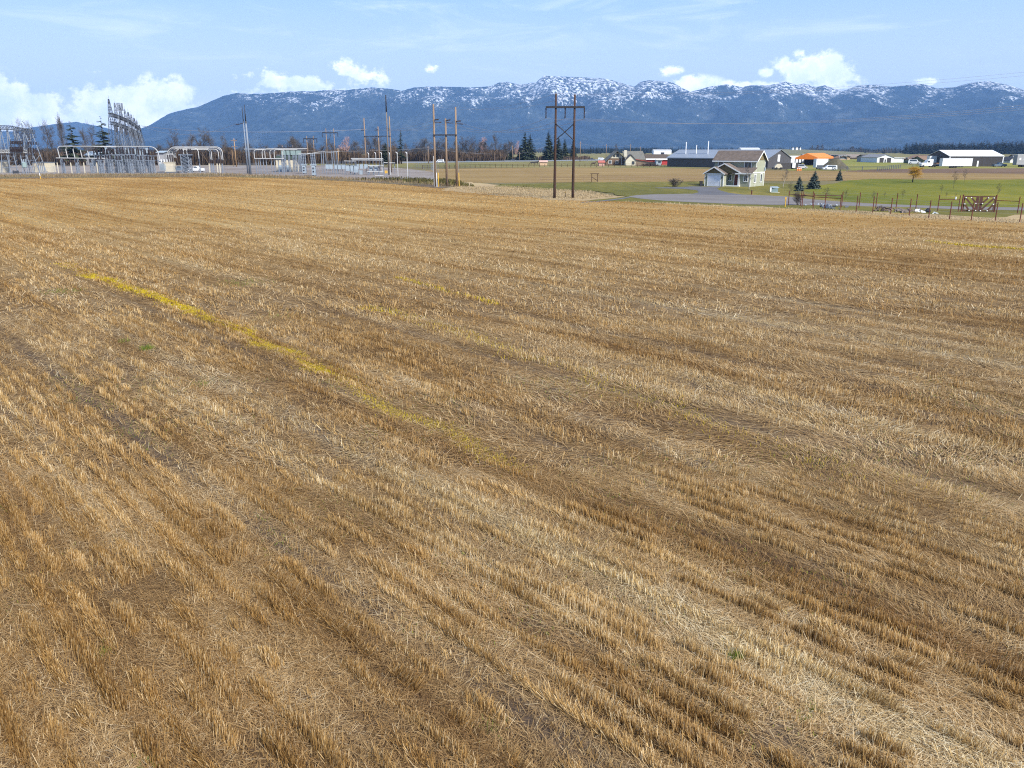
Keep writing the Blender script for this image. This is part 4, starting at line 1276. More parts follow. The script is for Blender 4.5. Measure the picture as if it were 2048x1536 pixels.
t = thing('bus_pipe', 'long pale bus pipe over the stand cluster below the tall gantry, one end bent', 'bus pipes', P(250, 294, 282))
pe = P(300, 293.5, 282)
pts = [P(212, 292.6, 282), pe]
for k in range(1, 6):
    a_ = PI / 2 * k / 5; pts.append(pe + Vector((2.6 * math.sin(a_), 0, -2.6 * (1 - math.cos(a_)))))
pts.append(pts[-1] + Vector((.2, 0, -1.6)))
mb = MB(); mb.tube(pts, .14, 6); mb.build('pipe', M_alu, t)
for px in (215, 245, 275, 297):
    mb = MB(); q = P(px, 293, 282); mb.insul(q + Vector((0, 0, -1.4)), q, .2, 5); mb.build('insulator', M_insul, t)

# ---- power transformer with white bushings
Yt = 283
q = P(338, 345, Yt)
t = thing('power_transformer', 'beige power transformer with white bushings and dark insulators beside the switch tower', 'transformer', (q.x, Yt, 0))
mb = MB(); mb.box((q.x + .6, Yt, 1.9), (3.0, 2.4, 3.0)); mb.box((q.x + .6, Yt, 3.5), (3.3, 2.7, .22)); mb.build('tank', M_beige, t)
mb = MB()
for k in range(7): mb.box((q.x - 2.4 + k * .32, Yt - .3, 1.9), (.16, 2.0, 2.2))
mb.build('radiator', M_cab, t)
mb = MB(); mb.box((q.x - .3, Yt, .2), (6.4, 3, .4)); mb.build('plinth', M_galvd, t)
for k in range(5):
    mb = MB(); a_ = Vector((q.x - 3.2 + k * 1.0, Yt, 3.4)); mb.insul(a_, a_ + Vector((0, 0, 1.0)), .24, 3); mb.build('bushing', M_white, t)
for k in range(3):
    mb = MB(); a_ = Vector((q.x + .2 + k * .75, Yt, 3.6)); mb.insul(a_, a_ + Vector((0, 0, 2.3)), .26, 6); mb.build('insulator', M_insul, t)
mb = MB(); mb.tube([(q.x - 4.6, Yt + 1, 4.0), (q.x + .4, Yt + 1, 3.3)], .18, 6); mb.build('conduit', M_galvd, t)

# ---- large double bus arch
Ya = 284
t = thing('bus_pipe_arch', 'double pale bus pipes arching from the transformer over the switch tower to the right posts', 'bus pipes', P(392, 345, Ya))
def archpipe(pl, pr, top, low_l, low_r, Y, rl, rr_, r=.13):
    A = P(pl, low_l, Y); B = P(pr, low_r, Y); zt = Zt(top, Y)
    pts = arc_pipe(A, Vector((A.x, Y, zt)), rl, XR)
    right = arc_pipe(B, Vector((B.x, Y, zt)), rr_, XL)
    mb = MB(); mb.tube(pts + right[::-1], r, 6); mb.build('pipe', M_alu, t)
archpipe(333.5, 446, 293.8, 313, 320, Ya, 3.4, 1.9)
archpipe(336.5, 443, 295.8, 313, 320, Ya + .6, 3.0, 1.6)
archpipe(345, 424, 297.0, 315, 320, Ya + 1.2, 2.0, 1.4)
archpipe(348.5, 421, 299.0, 315, 320, Ya + 1.8, 1.8, 1.2)
archpipe(352, 438, 298.5, 316, 320, Ya + 2.4, 1.8, 1.2)
for px in (418, 422, 426, 434, 439, 444):
    mb = MB(); a_ = P(px, 327, Ya); mb.insul(a_, P(px, 318, Ya), .26, 5); mb.build('insulator', M_insul, t)
    mb = MB(); mb.tube([(a_.x, Ya, 0), a_], .2, 5); mb.build('post', M_beige if px in (418, 434, 439) else M_galv, t)

q = P(375, 345, 281)
t = thing('switch_tower', 'square grey lattice switch tower with insulator stacks on both shoulders', 'switchgear', (q.x, 281, 0))
zp = Zt(309, 281); zq = Zt(297, 281)
mb = MB(); mb.lattice((q.x, 281, 0), (q.x, 281, zp), 2.6, 2.4, 5, .16, .08, axis=XR); mb.build('tower', M_galv, t)
mb = MB(); mb.box((q.x, 281, zp - .1), (4.0, 2.2, .35)); mb.build('platform', M_galv, t)
mb = MB(); mb.box((q.x, 280.3, zp * .55), (1.5, .3, zp * .75)); mb.build('panel', M_galvd, t)
for dx in (-1.75, -1.1, 1.1, 1.75):
    mb = MB(); mb.insul((q.x + dx, 281, zp), (q.x + dx, 281, zq), .26, 5); mb.build('insulator', M_insul, t)
for dx in (-.55, .55):
    mb = MB(); pts = arc_pipe((q.x + dx, 281, zp), (q.x + dx, 281, zq + .25), .35, XR if dx < 0 else XL); mb.tube(pts, .12, 6); mb.build('pipe', M_alu, t)
q = P(401, 345, 280)
t = thing('bus_post', 'single bent bus pipe on a slim post right of the square switch tower', 'bus pipes', (q.x, 280, 0))
mb = MB(); mb.tube([(q.x, 280, 0), (q.x, 280, Zt(327, 280))], .18, 6); mb.build('post', M_galv, t)
mb = MB(); mb.insul((q.x, 280, Zt(327, 280)), (q.x, 280, Zt(317, 280)), .24, 6); mb.build('insulator', M_galvd, t)
zt = Zt(296.5, 280); mb = MB(); mb.tube(arc_pipe((q.x, 280, Zt(317, 280)), (q.x, 280, zt), 1.3, XL) + [Vector((q.x - 4.6, 280, zt))], .13, 6); mb.build('pipe', M_alu, t)

# ---- panel fence and small boxes at the left
q = P(90, 343, 290)
t = thing('panel_building', 'low beige panel enclosure behind the left lattice gantry', 'enclosure', (q.x, 290, 0))
mb = MB(); mb.box((q.x, 290, Zt(325, 290) / 2), (6.2, 3, Zt(325, 290))); mb.build('wall', M_beige, t)
mb = MB(); mb.box((q.x + 1.2, 288.45, 1.4), (1.6, .12, 2.0)); mb.build('door', M_beige, t)
mb = MB(); mb.box((q.x, 290, Zt(325, 290) + .08), (6.5, 3.3, .16)); mb.build('roof', M_galv, t)
for k in range(4):
    a_ = P(79 + k * 3.6, 345, 278)
    s = thing('arrester_post', 'short grey arrester post in the row before the beige panel enclosure', 'equipment stand', (a_.x, 278, 0), 'arrester posts before the enclosure')
    mb = MB(); mb.tube([(a_.x, 278, 0), (a_.x, 278, Zt(331, 278))], .16, 5); mb.build('post', M_galv, s)
    mb = MB(); mb.insul((a_.x, 278, Zt(331, 278)), (a_.x, 278, Zt(323, 278)), .22, 5); mb.build('insulator', M_galvd, s)
q = P(4, 344, 284)
t = thing('control_building', 'pale beige control building cut off by the left picture edge', 'building', (q.x, 284, 0))
mb = MB(); mb.box((q.x - 2.2, 284, 2.0), (7, 4, 4.0)); mb.build('wall', M_beige, t)
mb = MB(); mb.box((q.x - 2.2, 284, 4.1), (7.4, 4.4, .2)); mb.build('roof', M_galv, t)
mb = MB(); mb.box((q.x + .2, 281.95, 1.2), (1, .1, 2.1)); mb.build('door', M_cab, t)
q = P(51, 345, 272)
t = thing('oil_switch', 'green grey tank switch on legs under the left lattice gantry', 'switchgear', (q.x, 272, 0))
mb = MB(); mb.lathe((q.x, 272, 1.9), (q.x, 272, 3.6), [(0, .5), (.1, .75), (.9, .75), (1, .4)], 10); mb.build('tank', M_teal, t)
for dx, dy in ((-.6, -.5), (.6, -.5), (-.6, .5), (.6, .5)):
    mb = MB(); mb.bar((q.x + dx, 272 + dy, 0), (q.x + dx * .9, 272 + dy * .9, 2.2), .09, 4); mb.build('leg', M_galv, t)
for dx in (-.4, 0, .4):
    mb = MB(); mb.insul((q.x + dx, 272, 3.5), (q.x + dx * 1.6, 272, 4.6), .15, 4); mb.build('bushing', M_cab, t)
q = G(32, 347.5)
t = thing('cable_reel', 'black cable reel lying low before the left lattice gantry', 'cable reel', q)
mb = MB(); mb.tube([q + Vector((-.7, 0, .55)), q + Vector((.7, 0, .55))], .42, 12); mb.build('drum', M_dark, t)
for dx in (-.75, .75):
    mb = MB(); mb.tube([q + Vector((dx - .05, 0, .55)), q + Vector((dx + .05, 0, .55))], .55, 14); mb.build('flange', M_dark, t)
q = G(81.5, 358)
t = thing('marker_post', 'slim marker post, white above and yellow below, at the stubble edge', 'marker post', q)
mb = MB(); mb.tube([q, q + Vector((-.05, 0, .75))], .09, 6); mb.build('sleeve', M_yellow, t)
mb = MB(); mb.tube([q + Vector((-.05, 0, .75)), q + Vector((-.12, 0, 1.5))], .08, 6); mb.build('tip', M_white, t)

# ---- right yard: bus rack, control house, cabinets
Yb = 272
t = thing('bus_pipe_rack', 'pale rounded bus pipe frame with hoops right of the paired steel poles', 'bus pipes', P(545, 345, Yb))
def hoop(pl, top, low, Y, rad, run, r=.12):
    A = P(pl, low, Y); zt = Zt(top, Y)
    mb = MB(); pts = arc_pipe(A, Vector((A.x, Y, zt)), rad, XR); pts.append(pts[-1] + XR * run); mb.tube(pts, r, 6); mb.build('pipe', M_alu, t)
for pl, top, run in ((509, 299.5, 9), (525, 299.5, 3), (530.5, 297.5, 13), (540.5, 299.5, 2), (549, 299, 2), (566, 299, 4)):
    hoop(pl, top, 317, Yb, .9, run)
mb = MB(); mb.tube([P(509, 317, Yb), P(568, 317, Yb)], .14, 6); mb.build('pipe', M_alu, t)
mb = MB(); mb.tube([P(488, 298.3, Yb + 2), P(612, 298, Yb + 2)], .13, 6); mb.build('pipe', M_alu, t)
for k, px in enumerate((511, 516, 520, 526, 532, 542, 548, 556, 563, 567)):
    mb = MB(); a_ = P(px, 317, Yb); mb.tube([(a_.x, Yb, 0), (a_.x, Yb, Zt(323, Yb))], .15, 5); mb.build('post', M_galv, t)
    mb = MB(); mb.insul((a_.x, Yb, Zt(323, Yb)), a_, .2, 4); mb.build('insulator', M_galvd, t)

q = P(577, 338, 300)
t = thing('control_house', 'beige flat control house with dark green eaves in the right yard', 'building', (q.x, 300, 0))
za = Zt(317.5, 300)
mb = MB(); mb.box((q.x, 300, za / 2), (7.6, 4, za)); mb.build('wall', M_beige, t)
mb = MB(); mb.box((q.x + .8, 300, za + .5), (8.8, 4.8, 1.0)); mb.build('eave', mat('dark_green_eave', (.05, .075, .06), .2, 1, .7), t)
for dx in (-2.3, .4):
    mb = MB(); mb.box((q.x + dx, 297.96, 1.15), (1.0, .1, 2.2)); mb.build('door', M_cab, t)
q = P(588, 313, 292)
t = thing('metal_clad_switchgear', 'green grey raised switchgear boxes above the control house roof line', 'switchgear', (q.x, 292, 0))
for px, w in ((569, 1.8), (577.5, 1.7), (587, 2.2), (597, 1.6)):
    a_ = P(px, 308.5, 292)
    mb = MB(); mb.box((a_.x, 292, (Zt(301, 292) + Zt(310, 292)) / 2), (w, 1.6, Zt(301, 292) - Zt(310, 292))); mb.build('box', M_teal, t)
mb = MB(); a_ = P(553, 310.5, 292); b_ = P(604, 310.5, 292); mb.bar(a_, b_, .14, 4); mb.build('rail', M_galv, t)
for px in (566, 572, 580, 589, 594, 600, 604):
    mb = MB(); a_ = P(px, 310.5, 292); mb.lattice((a_.x, 290.5, 0), (a_.x, 290.5, a_.z), .5, .45, 5, .08, .045, axis=XR); mb.build('leg', M_galv, t)

for (px, lab, py) in ((609, 'left of the two grey recloser cabinets with a black meter on the front', 348), (628, 'right of the two grey recloser cabinets with a black meter on the front', 352)):
    Y = G(px, py).y; x = Xt(px, Y, 0)
    t = thing('recloser', lab, 'switchgear', (x, Y, 0), 'recloser cabinets')
    zc = Zt(330.5, Y); zt = Zt(307, Y)
    mb = MB(); mb.box((x, Y, zc / 2 + .2), (1.0, .8, zc - .2)); mb.box((x, Y, zc + .12), (1.7, 1.0, .28)); mb.build('cabinet', M_cab, t)
    mb = MB(); mb.tube([(x, Y - .41, zc * .42), (x, Y - .5, zc * .42)], .24, 12); mb.build('meter', M_dark, t)
    mb = MB(); mb.box((x, Y - .42, zc * .72), (.55, .05, .5)); mb.build('plate', M_galvd, t)
    for dx in (-.55, 0, .55):
        mb = MB(); mb.insul((x + dx, Y, zc + .25), (x + dx, Y, zt), .16, 7); mb.build('bushing', M_galv, t)
    mb = MB(); mb.lattice((x, Y + .8, 0), (x, Y + .8, zt), .9, .8, 6, .08, .045, axis=XR); mb.build('stand', M_galv, t)
    mb = MB(); mb.bar((x - 1.6, Y, zt), (x + 2.4, Y, zt + .1), .07, 5); mb.build('bar', M_alu, t)
t = thing('bus_wire', 'slack pale bus line strung across the right yard on slim posts', 'bus pipes', P(640, 305, 282))
pts = []
for k in range(22):
    f = k / 21; px = 598 + f * 82
    py = 308.5 - 6.5 * f + 1.2 * math.sin(f * PI * 3)
    pts.append(P(px, py, 282))
mb = MB(); mb.tube(pts, .09, 5); mb.build('pipe', M_alu, t)
for px, top in ((642, 303), (646, 302.5), (651, 303), (663, 301.5), (667, 301.5), (673, 302)):
    mb = MB(); a_ = P(px, top, 282); mb.tube([(a_.x, 282, 0), a_], .14, 5); mb.build('post', M_galv, t)

for px, py, w, h0, h1, lab in ((656, 340, 1.5, 329.5, 338, 'white'), (663, 340, 1.4, 329.5, 338, 'white'), (673, 340, 1.1, 330, 338, 'white'), (680, 340, 1.4, 330, 338.5, 'white'), (687.5, 340, 1.4, 330, 338.5, 'white'),
                               (697.5, 346, 1.9, 331.5, 342, 'white'), (705, 346, 1.9, 331.5, 343, 'white'), (712.5, 346, 1.9, 332, 345, 'white')):
    Y = 268 if py < 343 else 258
    x = Xt(px, Y, 0)
    t = thing('breaker_cabinet', 'pale grey breaker cabinet on legs in the row behind the chain link fence' if py < 343 else 'larger pale grey breaker cabinet in the trio beside the low bus racks', 'switchgear', (x, Y, 0), 'small breaker cabinets' if py < 343 else 'large breaker cabinets')
    za, zb = Zt(h0, Y), Zt(h1, Y)
    mb = MB(); mb.box((x, Y, (za + zb) / 2), (w * .72, .9, za - zb)); mb.box((x, Y, za + .05), (w * .78, 1.0, .1)); mb.build('cabinet', M_cab, t)
    for dx in (-w * .26, w * .26):
        mb = MB(); mb.bar((x + dx, Y, 0), (x + dx, Y, zb), .08, 4); mb.build('leg', M_galv, t)
    for dx in (-.3, 0, .3):
        mb = MB(); mb.insul((x + dx, Y, za + .1), (x + dx, Y, za + 1.3), .12, 5); mb.build('bushing', M_galvd, t)

# ---- low white bus racks
t = thing('bus_rack', 'tiered low rack of pale tubes and stands right of the pale breaker cabinets', 'bus rack', P(735, 355, 262))
for (pl, pr, py, Y, r) in ((702, 766, 317, 268, .15), (704, 766, 320, 266, .17), (736, 767, 331.5, 262, .17), (734, 767, 343.5, 256, .17), (750, 767, 351, 250, .15), (688, 712, 322, 270, .12), (767, 790, 325.5, 272, .13)):
    mb = MB(); mb.tube([P(pl, py, Y), P(pr, py + .4, Y)], r, 6); mb.build('tube', M_alu, t)
for (px, top, Y) in ((690, 322, 270), (703, 317.5, 268), (710, 320, 266), (717, 320, 266), (724, 320, 266), (731, 320, 266), (738, 320, 266), (745, 320, 266), (752, 320, 266), (759, 320, 266), (766, 317, 264), (738, 331.5, 262), (748, 331.5, 262), (757, 331.5, 262), (766, 331.5, 262), (737, 343, 256), (747, 343, 256), (757, 343, 256), (766, 343, 256), (777, 325.5, 272), (789, 325.5, 272)):
    mb = MB(); a_ = P(px, top, Y); zi = a_.z * .72; mb.tube([(a_.x, Y, 0), (a_.x, Y, zi)], .11, 5); mb.build('post', M_galv, t)
    mb = MB(); mb.insul((a_.x, Y, zi), a_, .18, 4); mb.build('insulator', M_galvd, t)
for px, py, w in ((715, 333, 1.6), (723, 333, 1.6), (732, 333, 1.6), (722, 345, 1.5), (742, 337, 1.8), (752, 337, 1.8)):
    mb = MB(); a_ = P(px, py, 263); mb.box((a_.x, 263, a_.z), (w * .6, .8, 1.3)); mb.build('box', M_cab, t)
q = G(773, 357)
t = thing('warning_sign', 'small blank yellow warning sign on the yard fence corner', 'sign', q)
mb = MB(); mb.bar(q, q + Vector((0, 0, 2.0)), .05, 5); mb.build('post', M_galv, t)
mb = MB(); mb.box((q.x, q.y - .07, 1.75), (.75, .04, .75)); mb.build('panel', M_yellow, t)

# ---- white bent topped posts
for px, pb, top in ((739, 345, 305.5), (753, 345, 305), (764.5, 346, 305), (781, 350, 305), (796, 352, 304), (815.5, 356, 304)):
    Y = G(px, pb).y; x = Xt(px, Y, 0); zt = Zt(top, Y)
    t = thing('lightning_post', 'slim white post with a short bent cap in the row at the yard corner', 'mast', (x, Y, 0), 'slim white posts at the yard corner')
    mb = MB(); mb.tube([(x, Y, 0), (x, Y, zt - .6)], [.13, .10], 6); mb.build('post', M_alu, t)
    mb = MB(); mb.tube([(x, Y, zt - .6), (x - .05, Y, zt - .15), (x - .5, Y, zt)], [.11, .12, .07], 6); mb.build('cap', M_white, t)

# ---- chain link fence: posts and see-through mesh
def chain_fence(label, pts, h, step=3.0, name='chain_link_fence', mesh=True, mpost=None, r=.035, rails=True):
    gp = [G(*p) for p in pts]
    t = thing(name, label, 'fence', gp[0])
    posts = MB(); mesh_ = MB(); n = 0
    for a_, b_ in zip(gp[:-1], gp[1:]):
        L = (b_ - a_).length; k = max(1, int(L / step))
        if mesh:
            mesh_.add([a_ + Vector((0, 0, .05)), b_ + Vector((0, 0, .05)), b_ + Vector((0, 0, h)), a_ + Vector((0, 0, h))], [(0, 1, 2, 3)])
        if rails: mesh_.bar(a_ + Vector((0, 0, h)), b_ + Vector((0, 0, h)), .03, 4)
        for i in range(k):
            if n >= 98: break
            q = a_.lerp(b_, i / k); m2 = MB(); m2.tube([q, q + Vector((0, 0, h + .3))], r, 5); m2.build('post', mpost or M_galv, t); n += 1
    mesh_.build('mesh', M_mesh, t)
    return t


chain_fence('chain link fence along the yard front behind the rough bank', [(-60, 352), (110, 350), (330, 348), (450, 347), (500, 347.5), (560, 350), (620, 352.5), (690, 357), (760, 360), (820, 360.5), (868, 359.5)], 2.4, 5.0)
chain_fence('chain link fence returning from the yard corner towards the highway', [(868, 359.5), (872, 346), (862, 339), (828, 336)], 2.2, 4.0)
chain_fence('short chain link run behind the paired steel poles', [(478, 340), (500, 340), (520, 339.5)], 2.6, 3.0)

# ================================================================== POLES
def crossarm_insulators(t, pts, down=1.8, r=.14, m_=M_insul):
    for p in pts:
        mb = MB(); mb.insul(p, Vector(p) + Vector((0, 0, -down)), r, 8); mb.build('insulator', m_, t)


# big timber H-frame
YH = G(1109, 397).y
xa, xb = Xt(1109, YH, 0), Xt(1145.5, YH, 0)
za, zb = Zt(187, YH), Zt(189, YH)
zc = Zt(214.2, YH)
t = thing('timber_h_frame', 'tall dark timber H-frame power pole with a cross brace at the field edge', 'utility pole', ((xa + xb) / 2, YH, 0))
for x, z in ((xa, za), (xb, zb)):
    mb = MB(); mb.tube([(x, YH, -.2), (x, YH, 1.6), (x, YH, z * .5), (x, YH, z)], [.235, .23, .19, .15], 10); mb.build('pole', M_woodd, t, True)
mb = MB()
L = (xb - xa)
mb.box(((xa + xb) / 2, YH - .22, zc), (L * 2.06, .16, .28)); mb.box(((xa + xb) / 2, YH + .22, zc), (L * 2.06, .16, .28)); mb.build('crossarm', M_dark, t)
z1, z2 = Zt(247, YH), Zt(281, YH)
for a_, b_ in (((xa, z1), (xb, z2)), ((xb, z1), (xa, z2))):
    mb = MB(); o = -.2 if a_[0] == xa else .2; mb.bar((a_[0], YH + o, a_[1]), (b_[0], YH + o, b_[1]), .07, 4); mb.build('brace', M_dark, t)
HX = [(xa + xb) / 2 - L * 1.02, (xa + xb) / 2, (xa + xb) / 2 + L * 1.02]
crossarm_insulators(t, [(x, YH, zc - .12) for x in HX], 1.55, .12)
for x, z in ((xa, za), (xb, zb)):
    mb = MB(); mb.tube([(x, YH, z), (x, YH, z + .25)], [.06, .03], 6); mb.build('bracket', M_dark, t)
q = G(1130.5, 396)
t = thing('survey_stake', 'short pale wooden stake between the H-frame legs', 'stake', q)
mb = MB(); mb.box((q.x, q.y, .4), (.12, .12, .8)); mb.build('stake', M_woodl, t)
mb = MB(); mb.box((q.x, q.y, .86), (.13, .13, .14)); mb.build('cap', M_yellow, t)

# three timber poles, near group and far group
def triple(label, poles, Y, bar_py, arm_py, side, m_, barm=M_dark):
    xs_ = [Xt(p[0], Y, 0) for p in poles]
    t = thing('timber_pole_row', label, 'utility pole', (xs_[1], Y, 0))
    for x, p in zip(xs_, poles):
        z = Zt(p[1], Y); mb = MB(); mb.tube([(x, Y, -.2), (x, Y, z * .5), (x, Y, z)], [.27, .22, .17], 8); mb.build('pole', m_, t, True)
    zb_ = Zt(bar_py, Y); mb = MB(); mb.box(((xs_[0] + xs_[2]) / 2, Y - .3, zb_), (xs_[2] - xs_[0] + .4, .16, .24)); mb.build('crossarm', barm, t)
    for x, py in zip(xs_, arm_py):
        z = Zt(py, Y)
        mb = MB(); mb.insul((x, Y, z), (x + side * 1.1, Y - .8, z + .1), .14, 6); mb.build('insulator', M_insul, t)
        mb = MB(); mb.insul((x, Y + .2, z - .4), (x + side * 1.5, Y + 1.2, z - .5), .10, 6); mb.build('insulator', M_insul, t)
    return t, xs_


YT = G(893, 373).y
tri_near, TX = triple('three brown timber poles joined by one dark crossarm right of the fenced yard', [(871, 208), (894, 237), (914, 214)], YT, 270, (240, 241, 243), 1, M_wood)
mb = MB(); a_ = Vector((TX[0] - .25, YT - .1, 0)); mb.tube([a_, a_ + Vector((0, 0, Zt(312, YT)))], .09, 5); mb.build('conduit', M_alu, tri_near)
YF_ = G(760, 345).y
tri_far, FX = triple('three pale timber poles joined by one crossarm behind the fenced yard', [(733, 236), (760, 253), (783, 233)], YF_, 272.5, (258.5, 258.5, 258), -1, M_wood)
YS = G(778, 350).y
x = Xt(778, YS, 0); z = Zt(190, YS); t = thing('steel_topped_pole', 'very tall pole with a dark upper half at the yard corner', 'utility pole', (x, YS, 0))
mb = MB(); mb.tube([(x, YS, 0), (x, YS, Zt(224, YS))], [.24, .17], 8); mb.build('pole', mat('grey_pole_wood', (.15, .125, .105), .35, 1, .9, streak=(4, 4, .3)), t, True)
mb = MB(); mb.tube([(x, YS, Zt(224, YS)), (x, YS, z)], [.22, .16], 8); mb.build('mast', M_dark, t, True)
for px, lab in ((872.5, 'white guy guard on the left of the three near timber poles'), (876, 'yellow guy guard beside the left of the three near timber poles'), (917, 'yellow guy guard at the right of the three near timber poles')):
    Y = YT - 3; a_ = Vector((Xt(px + 1.5, Y, 0), Y, 0)); b_ = Vector((Xt(px, Y, 0), Y + 1.2, Zt(322, Y)))
    t = thing('guy_guard', lab, 'guy guard', a_)
    mb = MB(); mb.tube([a_, a_.lerp(b_, .55)], .07, 6); mb.build('sleeve', M_white if 'white' in lab else M_yellow, t)
    mb = MB(); mb.tube([a_.lerp(b_, .55), b_], .03, 4); mb.build('cable', M_wire, t)

# paired steel poles leaning over the yard
for (pb, ybase, top, lab, r0, arm) in ((496, 347.5, 213, 'left of the two tall grey steel poles with a short dark arm', .26, True), (501, 349.5, 209, 'right and thicker of the two tall grey steel poles', .38, False)):
    Y = G(pb, ybase).y; x = Xt(pb, Y, 0); z = Zt(top, Y)
    x2 = x - .2; zt2 = Zt(245, Y)
    t = thing('steel_pole', lab, 'utility pole', (x, Y, 0))
    mb = MB(); mb.tube([(x, Y, 0), (x, Y, zt2)], [r0, r0 * .62], 10); mb.build('pole', M_galv, t, True)
    mb = MB(); mb.tube([(x, Y, zt2), (x, Y, z)], [r0 * .5, .09], 8); mb.build('mast', M_dark, t, True)
    mb = MB(); mb.tube([(x, Y, zt2 - .15), (x, Y, zt2 + .35)], r0 * .9, 8); mb.build('collar', M_galvd, t)
    if arm:
        mb = MB(); mb.insul((x, Y, zt2 - .2), (x - 2.4, Y - .5, zt2 - .75), .16, 8); mb.build('insulator', M_insul, t)


def far_h(label, pl, pr, base_py, top_py, bar_py, over=4, ins=True):
    Y = G(pl, base_py).y; xl, xr = Xt(pl, Y, 0), Xt(pr, Y, 0)
    t = thing('timber_h_frame', label, 'utility pole', ((xl + xr) / 2, Y, 0))
    for x in (xl, xr):
        z = Zt(top_py, Y); mb = MB(); mb.tube([(x, Y, 0), (x, Y, z)], [.24, .17], 6); mb.build('pole', M_wood, t, True)
    zb_ = Zt(bar_py, Y); w = (xr - xl) + over * 2 * Y / 1700
    mb = MB(); mb.box(((xl + xr) / 2, Y - .3, zb_), (w, .3, .45)); mb.build('crossarm', M_dark, t)
    crossarm_insulators(t, [((xl + xr) / 2 + f * w * .5, Y, zb_) for f in (-1, 0, 1)], 2.2, .2)


far_h('distant timber H-frame with the highest crossarm of three beyond the yard', 656, 671.5, 330, 257, 265.5, 8)
far_h('distant timber H-frame with the middle crossarm, above the recloser cabinets', 617, 630, 329.5, 272, 277.5, 7)
far_h('most distant low timber H-frame, its crossarm just above the control house', 567, 588, 327, 291, 295.5, 4)
for px, top, pb, lab, wide in ((473, 277, 334, 'timber pole with two short crossarms left of the paired steel poles', .24), (467, 300, 334, 'thin short pole left of the crossarm timber pole', .1), (678, 296, 333, 'short brown timber pole behind the pale breaker cabinets', .28)):
    Y = G(px, pb).y; x = Xt(px, Y, 0); z = Zt(top, Y)
    t = thing('utility_pole', lab, 'utility pole', (x, Y, 0))
    mb = MB(); mb.tube([(x, Y, 0), (x, Y, z)], [wide, wide * .65], 6); mb.build('pole', M_woodl, t, True)
    if px == 473:
        for zz in (Zt(281, Y), Zt(293, Y)):
            mb = MB(); mb.box((x, Y - .25, zz), (2.7, .14, .22)); mb.build('crossarm', M_wood, t)
            for dx in (-1.2, 1.2):
                mb = MB(); mb.insul((x + dx, Y - .25, zz + .1), (x + dx, Y - .25, zz + .6), .15, 3); mb.build('insulator', M_insul, t)
HWP = []
for px, top, pb in ((857, 292, 328), (1009, 305, 322), (1025, 291, 322), (1039, 304, 321.5), (1101, 285, 320), (1160, 283, 324), (1212, 288, 318), (1260, 288, 317), (1280, 293, 316)):
    Y = G(px, pb).y; x = Xt(px, Y, 0); z = Zt(top, Y)
    nth = {857: 'slim pole by the highway left of the three near timber poles', 1009: 'short roadside pole by the small conifers', 1025: 'taller roadside pole left of the conifer pair', 1039: 'short roadside pole under the conifer pair', 1101: 'pale roadside pole just left of the timber H-frame', 1160: 'pale pole in the pasture right of the timber H-frame', 1212: 'far roadside pole left of the stone and cream house', 1260: 'far pole rising behind the stone and cream house roof', 1280: 'farthest thin pole behind the stone and cream house'}[px]
    t = thing('utility_pole', nth, 'utility pole', (x, Y, 0))
    mb = MB(); mb.tube([(x, Y, 0), (x, Y, z)], [.26, .18], 6); mb.build('pole', M_wood, t, True)
    mb = MB(); mb.box((x, Y - .25, z - 1.0), (1.8, .14, .18)); mb.build('crossarm', M_wood, t)
    HWP.append(Vector((x, Y, z - .9)))

# overhead lines
def cable(name, label, a_, b_, sag, r=.03, group=None, n=26):
    a_ = Vector(a_); b_ = Vector(b_)
    pts = [a_.lerp(b_, k / n) + Vector((0, 0, -4 * sag * (k / n) * (1 - k / n))) for k in range(n + 1)]
    mb = MB(); mb.tube(pts, r, 4)
    o = mb.build(name, M_wire)
    return tag(o, label, 'cable', group)


HB = Vector((70, -32, 2.1))
for i, x in enumerate(HX):
    cable('power_line', 'thin power line running from the H-frame insulators to the right picture edge', (x, YH, zc - 1.7), (x + HB.x, YH + HB.y + i * 1.5, zc - 1.7 + HB.z), 2.0, .014, 'power lines right of the H-frame')
    cable('power_line', 'thin power line between the H-frame insulators and the three near timber poles', (x, YH, zc - 1.7), (TX[i], YT, Zt(241, YT)), 2.2, .022, 'power lines left of the H-frame')
for x, z in ((xa, za), (xb, zb)):
    cable('ground_wire', 'fine ground wire from the H-frame pole tops to the right picture edge', (x, YH, z), (x + HB.x, YH + HB.y, z + HB.z), 1.4, .010, 'ground wires right of the H-frame')
    cable('ground_wire', 'fine ground wire between the H-frame pole tops and the near timber poles', (x, YH, z), (TX[0] if x == xa else TX[2], YT, Zt(212, YT)), 1.4, .014, 'ground wires left of the H-frame')
a_ = P(285, 252, 330); b_ = P(493, 264, 262)
cable('power_line', 'long slack power line from the tall lattice gantry to the paired steel poles', a_, b_, .6, .06)
cable('power_line', 'long power line from the paired steel poles across to the far timber poles', b_, P(733, 258.5, YF_), .3, .05)
cable('power_line', 'upper power line from the steel pole arm back to the tall gantry', P(474, 247, 262), P(282, 251, 335), 3.4, .04)
for i in range(3):
    cable('power_line', 'power line between the far timber poles and the three near timber poles', (FX[i], YF_, Zt(258.5, YF_)), (TX[i], YT, Zt(240, YT)), 1.2, .025, 'power lines between the timber pole rows')
for p0, p1 in zip(HWP[:-1], HWP[1:]):
    cable('power_line', 'thin roadside power line strung between the highway poles', p0, p1, 1.2, .05, 'roadside power lines', 12)
cable('power_line', 'low pale power line strung across the yard to the highway pole', P(600, 301.5, 300), HWP[0], .8, .05)

